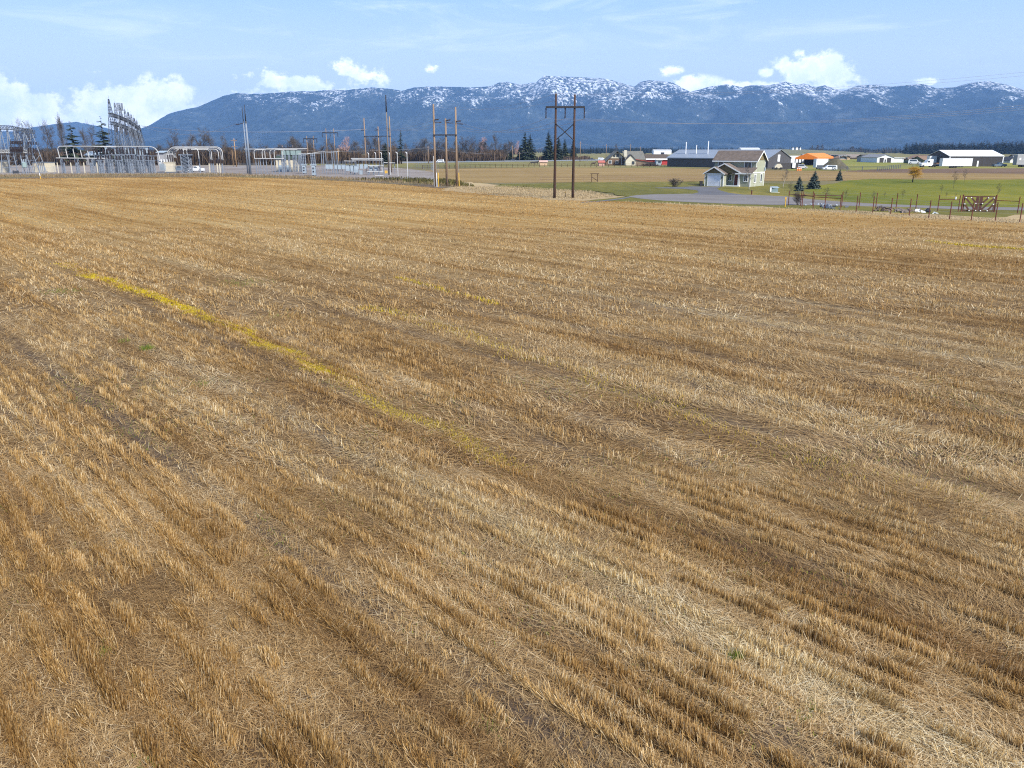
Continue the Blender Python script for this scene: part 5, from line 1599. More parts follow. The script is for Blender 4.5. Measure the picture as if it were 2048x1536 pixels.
# ================================================================== SMOKE
smm = bpy.data.materials.new('smoke_air'); smm.use_nodes = True
nt = NT(smm.node_tree); nt.n.clear()
pv = nt.node('ShaderNodeVolumePrincipled'); pv.inputs['Color'].default_value = (.80, .90, 1, 1); pv.inputs['Density'].default_value = .0085; pv.inputs['Anisotropy'].default_value = .2
o_ = nt.node('ShaderNodeOutputMaterial'); nt.l.new(pv.outputs[0], o_.inputs['Volume'])
for cx, cy, rpx, k in ((505, 290, 9, 0), (519, 288, 9, 1), (512, 277, 9, 2), (498, 279, 7, 3), (524, 270, 7, 4)):
    pass
bm = bmesh.new(); bmesh.ops.create_icosphere(bm, subdivisions=4, radius=1)
SY = 900
for v in bm.verts:
    p = v.co.copy()
    px = 509 + p.x * (16 + 4 * p.z) + 6 * p.z + 6 * math.sin(p.z * 7 + p.x * 3)
    py = 284 - p.z * 19
    rr = 1 + .5 * math.sin(p.x * 9 + p.z * 7) * math.cos(p.y * 8 + p.z * 5)
    px = 509 + (px - 509) * rr
    q = P(px, py, SY); q.y += p.y * 7 * rr
    v.co = q
me = bpy.data.meshes.new('smoke'); bm.to_mesh(me); bm.free(); me.materials.append(smm)
o = bpy.data.objects.new('smoke', me); C.objects.link(o)
tag(o, 'thin pale smoke drifting up behind the paired steel poles', kind='stuff')

# ================================================================== BUILDINGS
M_sid = siding('sage_siding', (.31, .32, .235), .16)
M_sidp = siding('pale_sage_siding', (.30, .31, .22), .16)
M_shingle = mat('olive_gable_shingle', (.16, .125, .065), .25, 2.5, .85, bump=.4)
M_roofb = mat('brown_roof_shingle', (.125, .10, .085), .35, 1.5, .92, bump=.5)
M_roofg = mat('grey_roof_shingle', (.14, .135, .115), .3, 1.0, .92, bump=.4)
M_metalroof = siding('grey_metal_roof', (.225, .255, .30), .5, .15, True, .06, .45, .1)
M_metalwall = siding('charcoal_metal_wall', (.062, .060, .066), .3, .2, True, .12, .6)
M_blackwall = siding('black_metal_wall', (.035, .032, .033), .35, .2, True, .2, .65)
M_cream = siding('cream_siding', (.52, .49, .39), .2, .2)
M_stone = mat('field_stone', (.16, .105, .07), .55, 2.2, .95, bump=.8)
M_red = siding('red_barn_siding', (.38, .025, .022), .3, .2, True)
M_orange = mat('orange_tarpaulin', (.72, .20, .025), .15, .6, .6)
M_whitewall = siding('white_metal_wall', (.68, .70, .72), .3, .15, True, .05)
M_greenwall = siding('green_house_siding', (.115, .13, .075), .2, .2)
M_tanwall = siding('tan_house_siding', (.34, .24, .16), .2, .2)
M_greywall = siding('grey_house_siding', (.28, .28, .29), .2, .2)
M_rust_roof = mat('rust_brown_roof', (.20, .13, .085), .25, .8, .85)
M_darkroof = mat('dark_slate_roof', (.075, .075, .085), .25, .8, .9)
M_garage = siding('white_garage_panels', (.68, .70, .76), .53, .35)
M_reddoor = mat('red_brown_door', (.13, .028, .018), .2, 2, .5)


class Frame:
    """upright building frame: o corner on the ground, ex along the front, ey to the back"""
    def __init__(s, o, ang):
        s.o = Vector((o.x, o.y, 0)); s.ex = Vector((math.cos(ang), math.sin(ang), 0)); s.ey = Vector((-math.sin(ang), math.cos(ang), 0))
    def p(s, u, v, z): return s.o + s.ex * u + s.ey * v + Vector((0, 0, z))
    def box(s, mb, u, v, z): return mb.boxf(s.o, s.ex, s.ey, u, v, z)


def opening(fr, root, face, a, b, z0, z1, at, kind='window', mframe=None, mpane=None, panes=2, sub=None):
    """window or door standing just proud of a wall. face 'f' front (at = v), 'r' right end (at = u), 'l' left end"""
    tf = .09
    def bx(mb, a0, a1, z0_, z1_, d0, d1):
        if face == 'f': fr.box(mb, (a0, a1), (at - d1, at - d0), (z0_, z1_))
        elif face == 'r': fr.box(mb, (at + d0, at + d1), (a0, a1), (z0_, z1_))
        else: fr.box(mb, (at - d1, at - d0), (a0, a1), (z0_, z1_))
    w = .14
    if kind == 'window':
        mb = MB(); bx(mb, a - w, b + w, z1, z1 + w, -.02, tf); bx(mb, a - w, b + w, z0 - w, z0, -.02, tf)
        bx(mb, a - w, a, z0, z1, -.02, tf); bx(mb, b, b + w, z0, z1, -.02, tf)
        for k in range(1, panes): 
            c = a + (b - a) * k / panes; bx(mb, c - .025, c + .025, z0, z1, -.02, .06)
        o = mb.build('window', mframe or M_trim, root)
        mb = MB(); bx(mb, a, b, z0, z1, -.03, .035); mb.build('pane', mpane or M_glass, o)
    else:
        mb = MB(); bx(mb, a - w, b + w, z1, z1 + w, -.02, tf); bx(mb, a - w, a, z0, z1, -.02, tf); bx(mb, b, b + w, z0, z1, -.02, tf)
        o0 = mb.build('door_frame', mframe or M_trim, root)
        mb = MB(); bx(mb, a, b, z0, z1, -.03, .04); o = mb.build('door', mpane or M_reddoor, root)
        if sub:
            mb = MB(); bx(mb, a + (b - a) * .72, a + (b - a) * .86, z0 + .9, z0 + 1.05, .04, .10); mb.build('handle', M_galv, o)
    return o


def gable_slabs(fr, root, u0, u1, v0, v1, eave, ridge, over_e, over_g, m_, along=True, th=.16, name='roof'):
    """two sloping slabs; ridge along ex when along, else along ey"""
    mb = MB()
    if along:
        c = (v0 + v1) / 2; half = (v1 - v0) / 2; sl = (ridge - eave) / half
        for sgn in (-1, 1):
            e = half + over_e
            pts = [(c, ridge), (c + sgn * e, ridge - sl * e)]
            poly = [fr.p(u0 - over_g, pts[0][0], pts[0][1]), fr.p(u0 - over_g, pts[1][0], pts[1][1]), fr.p(u0 - over_g, pts[1][0], pts[1][1] + th), fr.p(u0 - over_g, pts[0][0], pts[0][1] + th)]
            mb.prism(poly, fr.ex * (u1 - u0 + 2 * over_g))
    else:
        c = (u0 + u1) / 2; half = (u1 - u0) / 2; sl = (ridge - eave) / half
        for sgn in (-1, 1):
            e = half + over_e
            pts = [(c, ridge), (c + sgn * e, ridge - sl * e)]
            poly = [fr.p(pts[0][0], v0 - over_g, pts[0][1]), fr.p(pts[1][0], v0 - over_g, pts[1][1]), fr.p(pts[1][0], v0 - over_g, pts[1][1] + th), fr.p(pts[0][0], v0 - over_g, pts[0][1] + th)]
            mb.prism(poly, fr.ey * (v1 - v0 + over_g * (2 if name == 'roof' else 1)))
    return mb.build(name, m_, root)


def gable_walls(fr, root, u0, u1, v0, v1, eave, ridge, m_, along=True, z0=-.2):
    mb = MB()
    if along:
        poly = [fr.p(u0, v0, z0), fr.p(u0, v1, z0), fr.p(u0, v1, eave), fr.p(u0, (v0 + v1) / 2, ridge), fr.p(u0, v0, eave)]
        mb.prism(poly, fr.ex * (u1 - u0))
    else:
        poly = [fr.p(u0, v0, z0), fr.p(u1, v0, z0), fr.p(u1, v0, eave), fr.p((u0 + u1) / 2, v0, ridge), fr.p(u0, v0, eave)]
        mb.prism(poly, fr.ey * (v1 - v0))
    return mb.build('wall', m_, root)


def rake(fr, root, u0, u1, v, eave, ridge, over, m_=None, w=.24, proud=.06):
    """white barge boards on a gable facing the front"""
    c = (u0 + u1) / 2; half = (u1 - u0) / 2; sl = (ridge - eave) / half; e = half + over
    for sgn in (-1, 1):
        mb = MB()
        poly = [fr.p(c, v, ridge + .17), fr.p(c + sgn * e, v, ridge + .17 - sl * e), fr.p(c + sgn * e, v, ridge + .17 - sl * e - w), fr.p(c, v, ridge + .17 - w)]
        mb.prism(poly, fr.ey * -proud); mb.build('barge_board', m_ or M_trim, root)


# ---- the two storey house with its garage
q = G(1499.5, 374.3)
fr = Frame(q, -R(37))
t = thing('two_storey_house', 'sage green two storey house with white trim, garage and brown roof', 'house', q)
EV, RG = 5.45, 7.25
gable_walls(fr, t, -9.3, 0, 2.7, 7.9, EV, RG, M_sid)                     # upper body
rf = gable_slabs(fr, t, -9.3, 0, 2.7, 7.9, EV, RG, .35, .45, M_roofb)
mb = MB(); fr.box(mb, (-9.75, .45), (2.28, 2.36), (EV - .42, EV - .16)); mb.build('gutter', M_trim, t)
# end gable: pale boards catch the sun, gable top in shingle
mb = MB(); mb.prism([fr.p(.0, 3.0, EV - .02), fr.p(.0, 7.6, EV - .02), fr.p(.0, 5.3, RG - .25)], fr.ex * .05); mb.build('gable_panel', M_shingle, t)
for sgn in (-1, 1):
    c, half, sl = 5.3, 2.6, (RG - EV) / 2.6; e = half + .35
    mb = MB(); mb.prism([fr.p(.45, c, RG + .17), fr.p(.45, c + sgn * e, RG + .17 - sl * e), fr.p(.45, c + sgn * e, RG - .09 - sl * e), fr.p(.45, c, RG - .09)], fr.ex * .06); mb.build('barge_board', M_trim, t)
mb = MB(); fr.box(mb, (-.02, .04), (2.7, 2.84), (0, EV)); fr.box(mb, (-.02, .04), (7.76, 7.92), (0, EV)); fr.box(mb, (-.02, .045), (.0, 7.9), (2.78, 2.98)); mb.build('corner_trim', M_trim, t)
# ground floor in front: right bay
mb = MB(); poly = [fr.p(0, 0, -.2), fr.p(0, 2.7, -.2), fr.p(0, 2.7, 3.75), fr.p(0, 0, 2.75)]; mb.prism(poly, fr.ex * -2.7); mb.build('bay_wall', M_sid, t)
mb = MB(); poly = [fr.p(.3, -.4, 2.66), fr.p(.3, 2.72, 3.82), fr.p(.3, 2.72, 3.98), fr.p(.3, -.4, 2.82)]; mb.prism(poly, fr.ex * -4.2); mb.build('bay_roof', M_roofb, t)
mb = MB(); fr.box(mb, (-3.2, .3), (-.47, -.40), (2.6, 2.84)); mb.build('gutter', M_trim, t)
mb = MB(); fr.box(mb, (-.14, .03), (-.03, .12), (0, 2.7)); mb.build('corner_trim', M_trim, t)
# recessed porch wall, deck, post, cross gable
mb = MB(); fr.box(mb, (-5.6, -2.7), (1.2, 2.65), (-.2, 3.2)); mb.build('porch_wall', M_sid, t)
mb = MB(); fr.box(mb, (-5.3, -2.2), (-.4, 1.2), (-.1, .28)); mb.build('porch_deck', M_trim, t)
mb = MB(); fr.box(mb, (-2.62, -2.28), (-.3, .0), (.28, 2.75)); mb.build('porch_post', M_trim, t)
gable_walls(fr, t, -9.6, -2.0, .0, 2.65, 2.75, 4.65, M_shingle, along=False, z0=2.72)
gable_slabs(fr, t, -9.6, -2.0, .0, 4.6, 2.75, 4.65, .35, .35, M_roofb, along=False, name='cross_roof')
rake(fr, t, -9.6, -2.0, -.35, 2.75, 4.65, .35)
# garage
mb = MB(); fr.box(mb, (-9.55, -5.3), (-1.5, 2.6), (-.2, 2.72)); mb.build('garage_wall', M_sid, t)
gable_walls(fr, t, -9.55, -5.3, -1.5, 2.6, 2.72, 3.95, M_shingle, along=False, z0=2.70)
gable_slabs(fr, t, -9.55, -5.3, -1.5, 2.6, 2.72, 3.95, .35, .35, M_roofb, along=False, name='garage_roof')
rake(fr, t, -9.55, -5.3, -1.85, 2.72, 3.95, .35)
mb = MB(); fr.box(mb, (-9.58, -9.42), (-1.54, -1.40), (0, 2.6)); fr.box(mb, (-5.43, -5.27), (-1.54, -1.40), (0, 2.6)); fr.box(mb, (-9.42, -5.43), (-1.54, -1.5), (2.52, 2.72)); mb.build('corner_trim', M_trim, t)
mb = MB(); fr.box(mb, (-8.95, -5.85), (-1.56, -1.49), (2.32, 2.48)); fr.box(mb, (-8.95, -8.79), (-1.56, -1.49), (0, 2.32)); fr.box(mb, (-6.01, -5.85), (-1.56, -1.49), (0, 2.32)); mb.build('garage_door_frame', M_trim, t)
mb = MB(); fr.box(mb, (-8.79, -6.01), (-1.53, -1.49), (0.02, 2.32)); mb.build('garage_door', M_garage, t)
for u in (-9.2, -5.64):
    mb = MB(); fr.box(mb, (u - .07, u + .07), (-1.66, -1.5), (1.75, 2.05)); mb.build('wall_lamp', M_dark, t)
opening(fr, t, 'f', -5.35, -4.65, 1.25, 2.45, 1.2)
opening(fr, t, 'f', -3.95, -3.1, .3, 2.42, 1.2, 'door', None, M_reddoor, sub=True)
opening(fr, t, 'f', -1.35, -.65, 1.2, 2.4, 0)
opening(fr, t, 'f', -2.5, -1.1, 3.95, 5.1, 2.7)
opening(fr, t, 'f', -8.4, -7.4, 4.2, 5.1, 2.7)
opening(fr, t, 'r', 2.0, 3.0, .95, 2.5, 0, panes=1)
opening(fr, t, 'r', 5.6, 6.5, .95, 2.5, 0, panes=1)
mb = MB(); fr.box(mb, (.0, .3), (7.4, 7.7), (3.2, 3.9)); mb.build('meter_box', M_cab, t)
# things beside it
q = G(1404.5, 373)
tb = thing('trash_bin', 'dark wheeled bin standing against the left garage corner', 'trash bin', q)
mb = MB(); mb.prism([q + Vector((-.55, -.3, .08)), q + Vector((-.05, -.3, .08)), q + Vector((0, -.3, 1.05)), q + Vector((-.6, -.3, 1.05))], (0, .6, 0)); mb.build('body', M_dark, tb)
mb = MB(); mb.box((q.x - .3, q.y, 1.09), (.68, .68, .08)); mb.build('lid', M_dark, tb)
for dx in (-.5, -.1):
    mb = MB(); mb.tube([(q.x + dx - .04, q.y + .28, .12), (q.x + dx + .04, q.y + .28, .12)], .12, 10); mb.build('wheel', M_tyre, tb)
q = G(1549, 385.5)
tb = thing('utility_box', 'green grey utility transformer box with a pale lid on the house lawn', 'utility box', q)
mb = MB(); mb.box((q.x, q.y, .45), (1.15, 1.0, .9), -.3); mb.build('cabinet', M_teal, tb)
mb = MB(); mb.prism([q + Vector((-.62, -.55, .9)), q + Vector((.62, -.55, .9)), q + Vector((.62, .55, 1.02)), q + Vector((-.62, .55, 1.02))], (0, 0, .07)); mb.build('lid', M_cab, tb)
mb = MB(); mb.box((q.x + .05, q.y - .1, .03), (1.6, 1.4, .1), -.3); mb.build('pad', M_beige, tb)
q = G(1541, 384)
tb = thing('pedestal', 'small white utility pedestal beside the green grey utility box', 'utility box', q)
mb = MB(); mb.box((q.x, q.y, .42), (.26, .26, .84)); mb.build('body', M_white, tb); mb = MB(); mb.lathe((q.x, q.y, .84), (q.x, q.y, 1.0), [(0, .19), (.5, .16), (1, .05)], 8); mb.build('cap', M_white, tb)
q = G(1503, 390)
tb = thing('bollard', 'short brown post at the road edge before the house lawn', 'bollard', q)
mb = MB(); mb.tube([q, q + Vector((0, 0, .75))], .11, 8); mb.build('post', M_rust, tb); mb = MB(); mb.tube([q + Vector((0, 0, .75)), q + Vector((0, 0, .86))], [.12, .05], 8); mb.build('cap', M_dark, tb)
q = G(1570, 415)
tb = thing('gas_marker', 'yellow utility marker post at the road bend', 'marker post', q)
mb = MB(); mb.tube([q, q + Vector((0, 0, 1.15))], .06, 6); mb.build('post', M_yellow, tb); mb = MB(); mb.box((q.x, q.y, 1.22), (.16, .06, .3)); mb.build('head', M_yellow, tb)

# ---- grey metal barn behind
A = G(1334, 333.4); B = G(1534.7, 337.2)
fr = Frame(A, math.atan2(B.y - A.y, B.x - A.x)); L = (B - A).length
t = thing('metal_barn', 'long charcoal metal barn with a blue grey roof and three white stacks', 'barn', A)
zr = Zt(299.6, (A.y + B.y) / 2 + 8); ze = Zt(315.8, (A.y + B.y) / 2)
gable_walls(fr, t, 0, L, 0, 18, ze, zr, M_metalwall)
gable_slabs(fr, t, 0, L, 0, 18, ze, zr, .4, .4, M_metalroof, th=.12)
mb = MB(); fr.box(mb, (-.3, L + .3), (-.48, -.40), (ze - .42, ze - .05)); mb.build('gutter', M_metalroof, t)
for px, top in ((1363, 284), (1387, 290), (1413, 282)):
    u = (px - 1334) / 200.7 * L * .93; zt = Zt(top, A.y - u * .6)
    o = fr.p(u, 4.2, 0); zb = ze + (zr - ze) * 4.2 / 9 - .1
    mb = MB(); mb.tube([(o.x, o.y, zb), (o.x, o.y, max(zt, zb + 2))], .2, 8); mb.build('stack', M_white, t)
mb = MB(); fr.box(mb, (L + .0, L + .09), (7.2, 9.0), (2.8, 5.6)); mb.build('loft_door', M_white, t)
mb = MB(); fr.box(mb, (L * .86, L * .88), (-.12, 0), (ze - 1.0, ze - .5)); mb.build('wall_lamp', M_white, t)
q = P(1418, 333, 372)
tb = thing('propane_tank', 'small pale tank partly hidden behind the two storey house', 'tank', (q.x, 372, 0))
mb = MB(); mb.lathe((q.x - 1.0, 372, 1.1), (q.x + 1.0, 372, 1.1), [(0, .1), (.1, .5), (.9, .5), (1, .1)], 10); mb.build('tank', M_white, tb)
for dx in (-.6, .6):
    mb = MB(); mb.box((q.x + dx, 372, .35), (.2, .7, .7)); mb.build('foot', M_galvd, tb)
# lean-to yard at the barn's right end
tb = thing('pen_fence', 'dark plank pen with a white door panel against the barn end', 'fence', G(1562, 338))
a_ = G(1553, 338.2); b_ = G(1596, 338); 
mb = MB(); mb.prism([a_, b_, b_ + Vector((0, 0, 2.4)), a_ + Vector((0, 0, 2.4))], (0, .15, 0)); mb.build('planks', M_blackwall, tb)
c_ = G(1587, 338.1); mb = MB(); mb.box((c_.x, c_.y - .1, 1.5), (1.3, .1, 2.0)); mb.build('door', M_white, tb)
q = G(1556, 339)
tb = thing('skid_loader', 'tan and dark machine parked beside the barn end', 'machine', q)
mb = MB(); mb.prism([q + Vector((-1.6, -.7, .5)), q + Vector((1.4, -.7, .5)), q + Vector((1.4, -.7, 1.3)), q + Vector((.6, -.7, 2.2)), q + Vector((-.6, -.7, 2.2)), q + Vector((-1.6, -.7, 1.2))], (0, 1.4, 0)); mb.build('body', M_beige, tb)
for dx in (-.9, .9):
    for dy in (-.8, .8):
        mb = MB(); mb.tube([q + Vector((dx, dy - .12, .45)), q + Vector((dx, dy + .12, .45))], .45, 10); mb.build('wheel', M_tyre, tb)
mb = MB(); mb.box((q.x - 2.0, q.y, .5), (.6, 1.6, .6)); mb.build('bucket', M_dark, tb)


def simple_house(name, label, cat, pa, pb, depth, eave_py, ridge_py, mw, mr, over=.4, along=True, wins=(), doors=(), extra=None, ang=None, mtrim=None, yaw=None):
    A = G(*pa); B = G(*pb)
    if yaw is None: fr_ = Frame(A, math.atan2(B.y - A.y, B.x - A.x)); L_ = (B - A).length
    else:
        fr_ = Frame(A, yaw); L_ = (B - A).length
    t_ = thing(name, label, cat, A)
    Ym = (A.y + B.y) / 2
    ze_ = Zt(eave_py, Ym); zr_ = Zt(ridge_py, Ym + (depth / 2 if along else 0))
    gable_walls(fr_, t_, 0, L_, 0, depth, ze_, zr_, mw, along)
    gable_slabs(fr_, t_, 0, L_, 0, depth, ze_, zr_, over, over, mr, along, th=.15)
    for (f, w_, z0, z1, n) in wins: opening(fr_, t_, 'f', f * L_ - w_ / 2, f * L_ + w_ / 2, z0, z1, 0, panes=n, mframe=mtrim)
    for (f, w_, z1, m_) in doors: opening(fr_, t_, 'f', f * L_ - w_ / 2, f * L_ + w_ / 2, 0, z1, 0, 'door', mtrim, m_)
    return t_, fr_, L_, ze_, zr_


# ---- stone and cream farmhouse
t, fr, L, ze, zr = simple_house('farmhouse', 'stone and cream farmhouse with a broad gable and olive grey roof', 'house', (1211, 330.5), (1256, 330.5), 14, 323, 302.5, M_stone, M_roofg, 1.4, along=False, wins=((.20, 1.4, .8, 2.4, 2), (.50, 1.1, .9, 2.2, 2)))
hm = L / 2
q_ = L / 45.0                                            # metres to one photo pixel here
zs = Zt(316.5, fr.o.y)
hs = hm * (zr - zs) / (zr - ze) - .15; zt_ = ze + (zr - ze) * .82; ht = hm * .18
mb = MB(); mb.prism([fr.p(hm - hs, 0, zs), fr.p(hm + hs, 0, zs), fr.p(hm + ht, 0, zt_), fr.p(hm - ht, 0, zt_)], fr.ey * -.12); mb.build('gable_panel', M_cream, t)
opening(fr, t, 'f', 15.5 * q_, 18.5 * q_, Zt(313.5, fr.o.y), Zt(308.5, fr.o.y), -.12, panes=1, mframe=M_dark); opening(fr, t, 'f', 21.5 * q_, 25 * q_, Zt(313.5, fr.o.y), Zt(308.5, fr.o.y), -.12, panes=1, mframe=M_dark)
mb = MB(); fr.box(mb, (L * .70, L * .72), (-.3, 0), (0, 5)); mb.build('downpipe', M_trim, t)
A2 = G(1251, 331.3); B2 = G(1272, 331.3)
f2 = Frame(A2, math.atan2(B2.y - A2.y, B2.x - A2.x)); L2 = (B2 - A2).length
e2, r2 = Zt(320.5, A2.y), Zt(309.5, A2.y)
mb = MB(); mb.prism([f2.p(0, 0, -.1), f2.p(L2, 0, -.1), f2.p(L2, 0, e2), f2.p(L2 / 2, 0, r2), f2.p(0, 0, e2)], f2.ey * 8); mb.build('wing_wall', M_cream, t)
gable_slabs(f2, t, 0, L2, 0, 8, e2, r2, .5, .5, M_darkroof, along=False, name='wing_roof')
opening(f2, t, 'f', L2 * .62, L2 * .82, .7, 2.0, 0, mframe=M_dark)
mb = MB(); c0 = f2.p(L2 * .3, 2.5, 0); a_, b_ = Vector((c0.x, c0.y + 5, 0)), None
zrr = Zt(302, A2.y + 12); zee = Zt(318.5, A2.y)
mb.prism([Vector((f2.p(0, 3, 0).x, A2.y + 2.5, zee)), Vector((f2.p(0, 3, 0).x, A2.y + 14, zrr)), Vector((f2.p(0, 3, 0).x, A2.y + 14, zrr - .4)), Vector((f2.p(0, 3, 0).x, A2.y + 2.5, zee - .4))], Vector((L2 * 2.0, 0, 0))); mb.build('main_roof', M_roofg, t)
mb = MB(); mb.box((f2.p(L2 * .95, 0, 0).x, A2.y + 9, zee / 2), (L2 * 1.9, 9, zee - .5)); mb.build('rear_wall', M_stone, t)
mb = MB(); mb.box((f2.p(L2 * .1, 0, 0).x, A2.y + 6, zrr - 1.2), (1.4, 1.2, 3.2)); mb.build('chimney', M_cream, t)

# small sheds and red barn near it
simple_house('shed', 'small pink and red roofed shed at the left of the stone farmhouse', 'shed', (1197.5, 332.3), (1209, 332.3), 4, 325, 321.5, mat('faded_pink_paint', (.48, .30, .24), .2, 1, .8), mat('faded_red_roof', (.38, .12, .09), .25, 1, .7), .3)
simple_house('shed', 'pale wooden shelter with a pink roof beside the dark horses', 'shed', (1079.5, 331.3), (1094.5, 331.3), 4, 324, 321.3, mat('pale_planks', (.50, .35, .22), .2, 1, .85), mat('faded_pink_roof', (.50, .33, .27), .2, 1, .8), .3)
t, fr, L, ze, zr = simple_house('red_barn', 'bright red low barn with a white eave beside the charcoal metal barn', 'barn', (1293, 329.5), (1336, 329.5), 12, 316.6, 309.0, M_red, mat('brown_barn_roof', (.085, .065, .048), .3, 1, .9), .5)
mb = MB(); fr.box(mb, (-.5, L + .5), (-.72, -.55), (ze - .75, ze - .1)); mb.build('fascia', M_white, t)
a_ = G(1271, 331.8); b_ = G(1313, 332.2)
t = thing('arena_wall', 'low tan curved wall with a red top rail beside the farmhouse', 'wall', a_)
mb = MB()
for k in range(8):
    p0 = a_.lerp(b_, k / 8); p1 = a_.lerp(b_, (k + 1) / 8); h0 = 3.0 - 1.2 * math.sin(k / 8 * PI / 2); h1 = 3.0 - 1.2 * math.sin((k + 1) / 8 * PI / 2)
    mb.prism([p0, p1, p1 + Vector((0, 0, h1)), p0 + Vector((0, 0, h0))], (0, .3, 0))
mb.build('panel', M_tanwall, t)
mb = MB(); mb.tube([a_.lerp(b_, k / 8) + Vector((0, -.1, 3.1 - 1.2 * math.sin(k / 8 * PI / 2))) for k in range(9)], .2, 5); mb.build('rail', mat('red_rail', (.28, .06, .04), .2, 1, .7), t)
q = G(1316, 332.3)
t = thing('horse_trailer', 'pale blue and white trailer in front of the red barn', 'trailer', q)
mb = MB(); mb.box((q.x, q.y, 1.6), (2.6, 4, 2.4)); mb.build('body', M_cab, t); mb = MB(); mb.box((q.x + .2, q.y - .4, 2.95), (3.2, 4.2, .25)); mb.build('roof', M_white, t)
mb = MB(); mb.box((q.x + .3, q.y - 2.06, 2.0), (1.2, .08, .7)); mb.build('window', M_glass, t)
for dx in (-.9, .9):
    mb = MB(); mb.tube([(q.x + dx - .1, q.y - 1.4, .4), (q.x + dx + .1, q.y - 1.4, .4)], .4, 10); mb.build('wheel', M_tyre, t)
# brush pile / parked dark equipment by the arena
q = G(1300, 332.6)
t = thing('brush_pile', 'dark brush heap before the low tan wall', 'brush pile', q)
mb = MB(); random.seed(3)
for k in range(260):
    a_ = Vector((random.gauss(0, 2.0), random.gauss(0, .7), 0)); d = Vector((random.gauss(0, 1), random.gauss(0, 1), random.random() * .9)).normalized()
    b_ = q + a_ + Vector((0, 0, random.random() * 1.2 * math.exp(-(a_.x / 3) ** 2))); mb.bar(b_, b_ + d * 1.3, .07, 3)
mb.build('branches', M_twigd, t)

# ---- buildings to the right
# orange roofed shelter
A = G(1590, 331); B = G(1640, 329.5)
fr = Frame(A, R(4)); L = 26
Y = A.y; ze, zr = Zt(318.5, Y), Zt(306.5, Y)
A = Vector((Xt(1589, Y, 0), Y, 0)); fr = Frame(A, R(-28)); wS = Xt(1622, Y, 0) - Xt(1589, Y, 0)
t = thing('tarpaulin_shelter', 'bright orange roofed shelter with pale trailers under its edge', 'shelter', A)
mb = MB()
W2 = wS * 1.3; D2 = 60
mb.prism([fr.p(0, 0, ze), fr.p(W2, 0, ze), fr.p(W2, 0, ze + .8), fr.p(W2 * .5, 0, zr), fr.p(0, 0, ze + .8)], fr.ey * D2); mb.build('roof', M_orange, t)
mb = MB()
for k in range(7):
    for u in (0.1, W2 - .1):
        p_ = fr.p(u, D2 * k / 6 * .98 + .2, 0); mb2 = MB(); mb2.box((p_.x, p_.y, ze / 2), (.35, .35, ze)); mb2.build('post', M_galvd, t)
mb = MB(); fr.box(mb, (.3, W2 - .3), (D2 * .5, D2 * .52), (0, ze)); mb.build('back_panel', M_blackwall, t)

# vehicle and trailer makers
def car(name, label, cat, p, heading, L=4.5, W=1.8, H=1.5, col=None, kind='car', group=None):
    t_ = thing(name, label, cat, p, group)
    c, s = math.cos(heading), math.sin(heading)
    ex = Vector((c, s, 0)); ey = Vector((-s, c, 0)); o = Vector((p.x, p.y, 0))
    pr = lambda x, y, z: o + ex * (x * L) + ey * (y * W / 2) + Vector((0, 0, z * H))
    if kind == 'pickup':
        body = [(-.5, .2), (.5, .2), (.5, .52), (.46, .60), (.2, .64), (.2, .64), (-.12, .64), (-.5, .60)]; cab = [(.22, .64), (.10, .98), (-.08, 1.0), (-.14, .64)]
    elif kind == 'van':
        body = [(-.5, .18), (.5, .18), (.5, .42), (.42, .52), (.32, .55), (-.5, .55)]; cab = [(.34, .55), (.22, .96), (.15, 1.0), (-.47, 1.0), (-.5, .55)]
    else:
        body = [(-.5, .22), (.5, .22), (.5, .46), (.44, .56), (.2, .60), (-.42, .60), (-.5, .52)]; cab = [(.22, .60), (.07, .96), (-.2, 1.0), (-.36, .95), (-.47, .60)]
    mb_ = MB(); mb_.prism([pr(x, -1, z) for x, z in body], ey * W); b_ = mb_.build('body', col, t_)
    mb_ = MB(); v0 = [pr(x, -.88, z) for x, z in cab]; n_ = len(cab)
    top = max(z for _, z in cab)
    v0 = [pr(x, -.92 + .14 * (z - .6) / .4, z) for x, z in cab]; v1 = [pr(x, .92 - .14 * (z - .6) / .4, z) for x, z in cab]
    mb_.add(v0 + v1, [tuple(range(n_)), tuple(reversed(range(n_, 2 * n_)))] + [(i, n_ + i, n_ + (i + 1) % n_, (i + 1) % n_) for i in range(n_)]); mb_.build('cabin', col, t_)
    cx_ = sum(x for x, _ in cab) / n_; cz_ = sum(z for _, z in cab) / n_
    for sd in (-1, 1):
        g_ = [(cx_ + (x - cx_) * .78, cz_ + (z - cz_) * .68) for x, z in cab]
        mb_ = MB(); mb_.prism([pr(x, sd * (.93 - .14 * (z - .6) / .4), z) for x, z in g_], ey * (sd * .03)); mb_.build('window', M_glass, t_)
    for x in (-.31, .32):
        for sd in (-1, 1):
            a0 = pr(x, sd * .98, 0) + Vector((0, 0, H * .215)); mb_ = MB(); mb_.tube([a0 - ey * (.12), a0 + ey * (.12)], H * .215, 12); w_ = mb_.build('wheel', M_tyre, t_)
            mb_ = MB(); mb_.tube([a0 + ey * (sd * .10), a0 + ey * (sd * .135)], H * .12, 10); mb_.build('rim', M_alu, w_)
    for x, m_ in ((.5, M_white), (-.5, M_red)):
        for sd in (-.7, .7):
            mb_ = MB(); a0 = pr(x, sd, .46); mb_.box((a0.x, a0.y, a0.z), (.14, .3, .14), heading); mb_.build('headlight' if x > 0 else 'tail_light', m_, t_)
    return t_


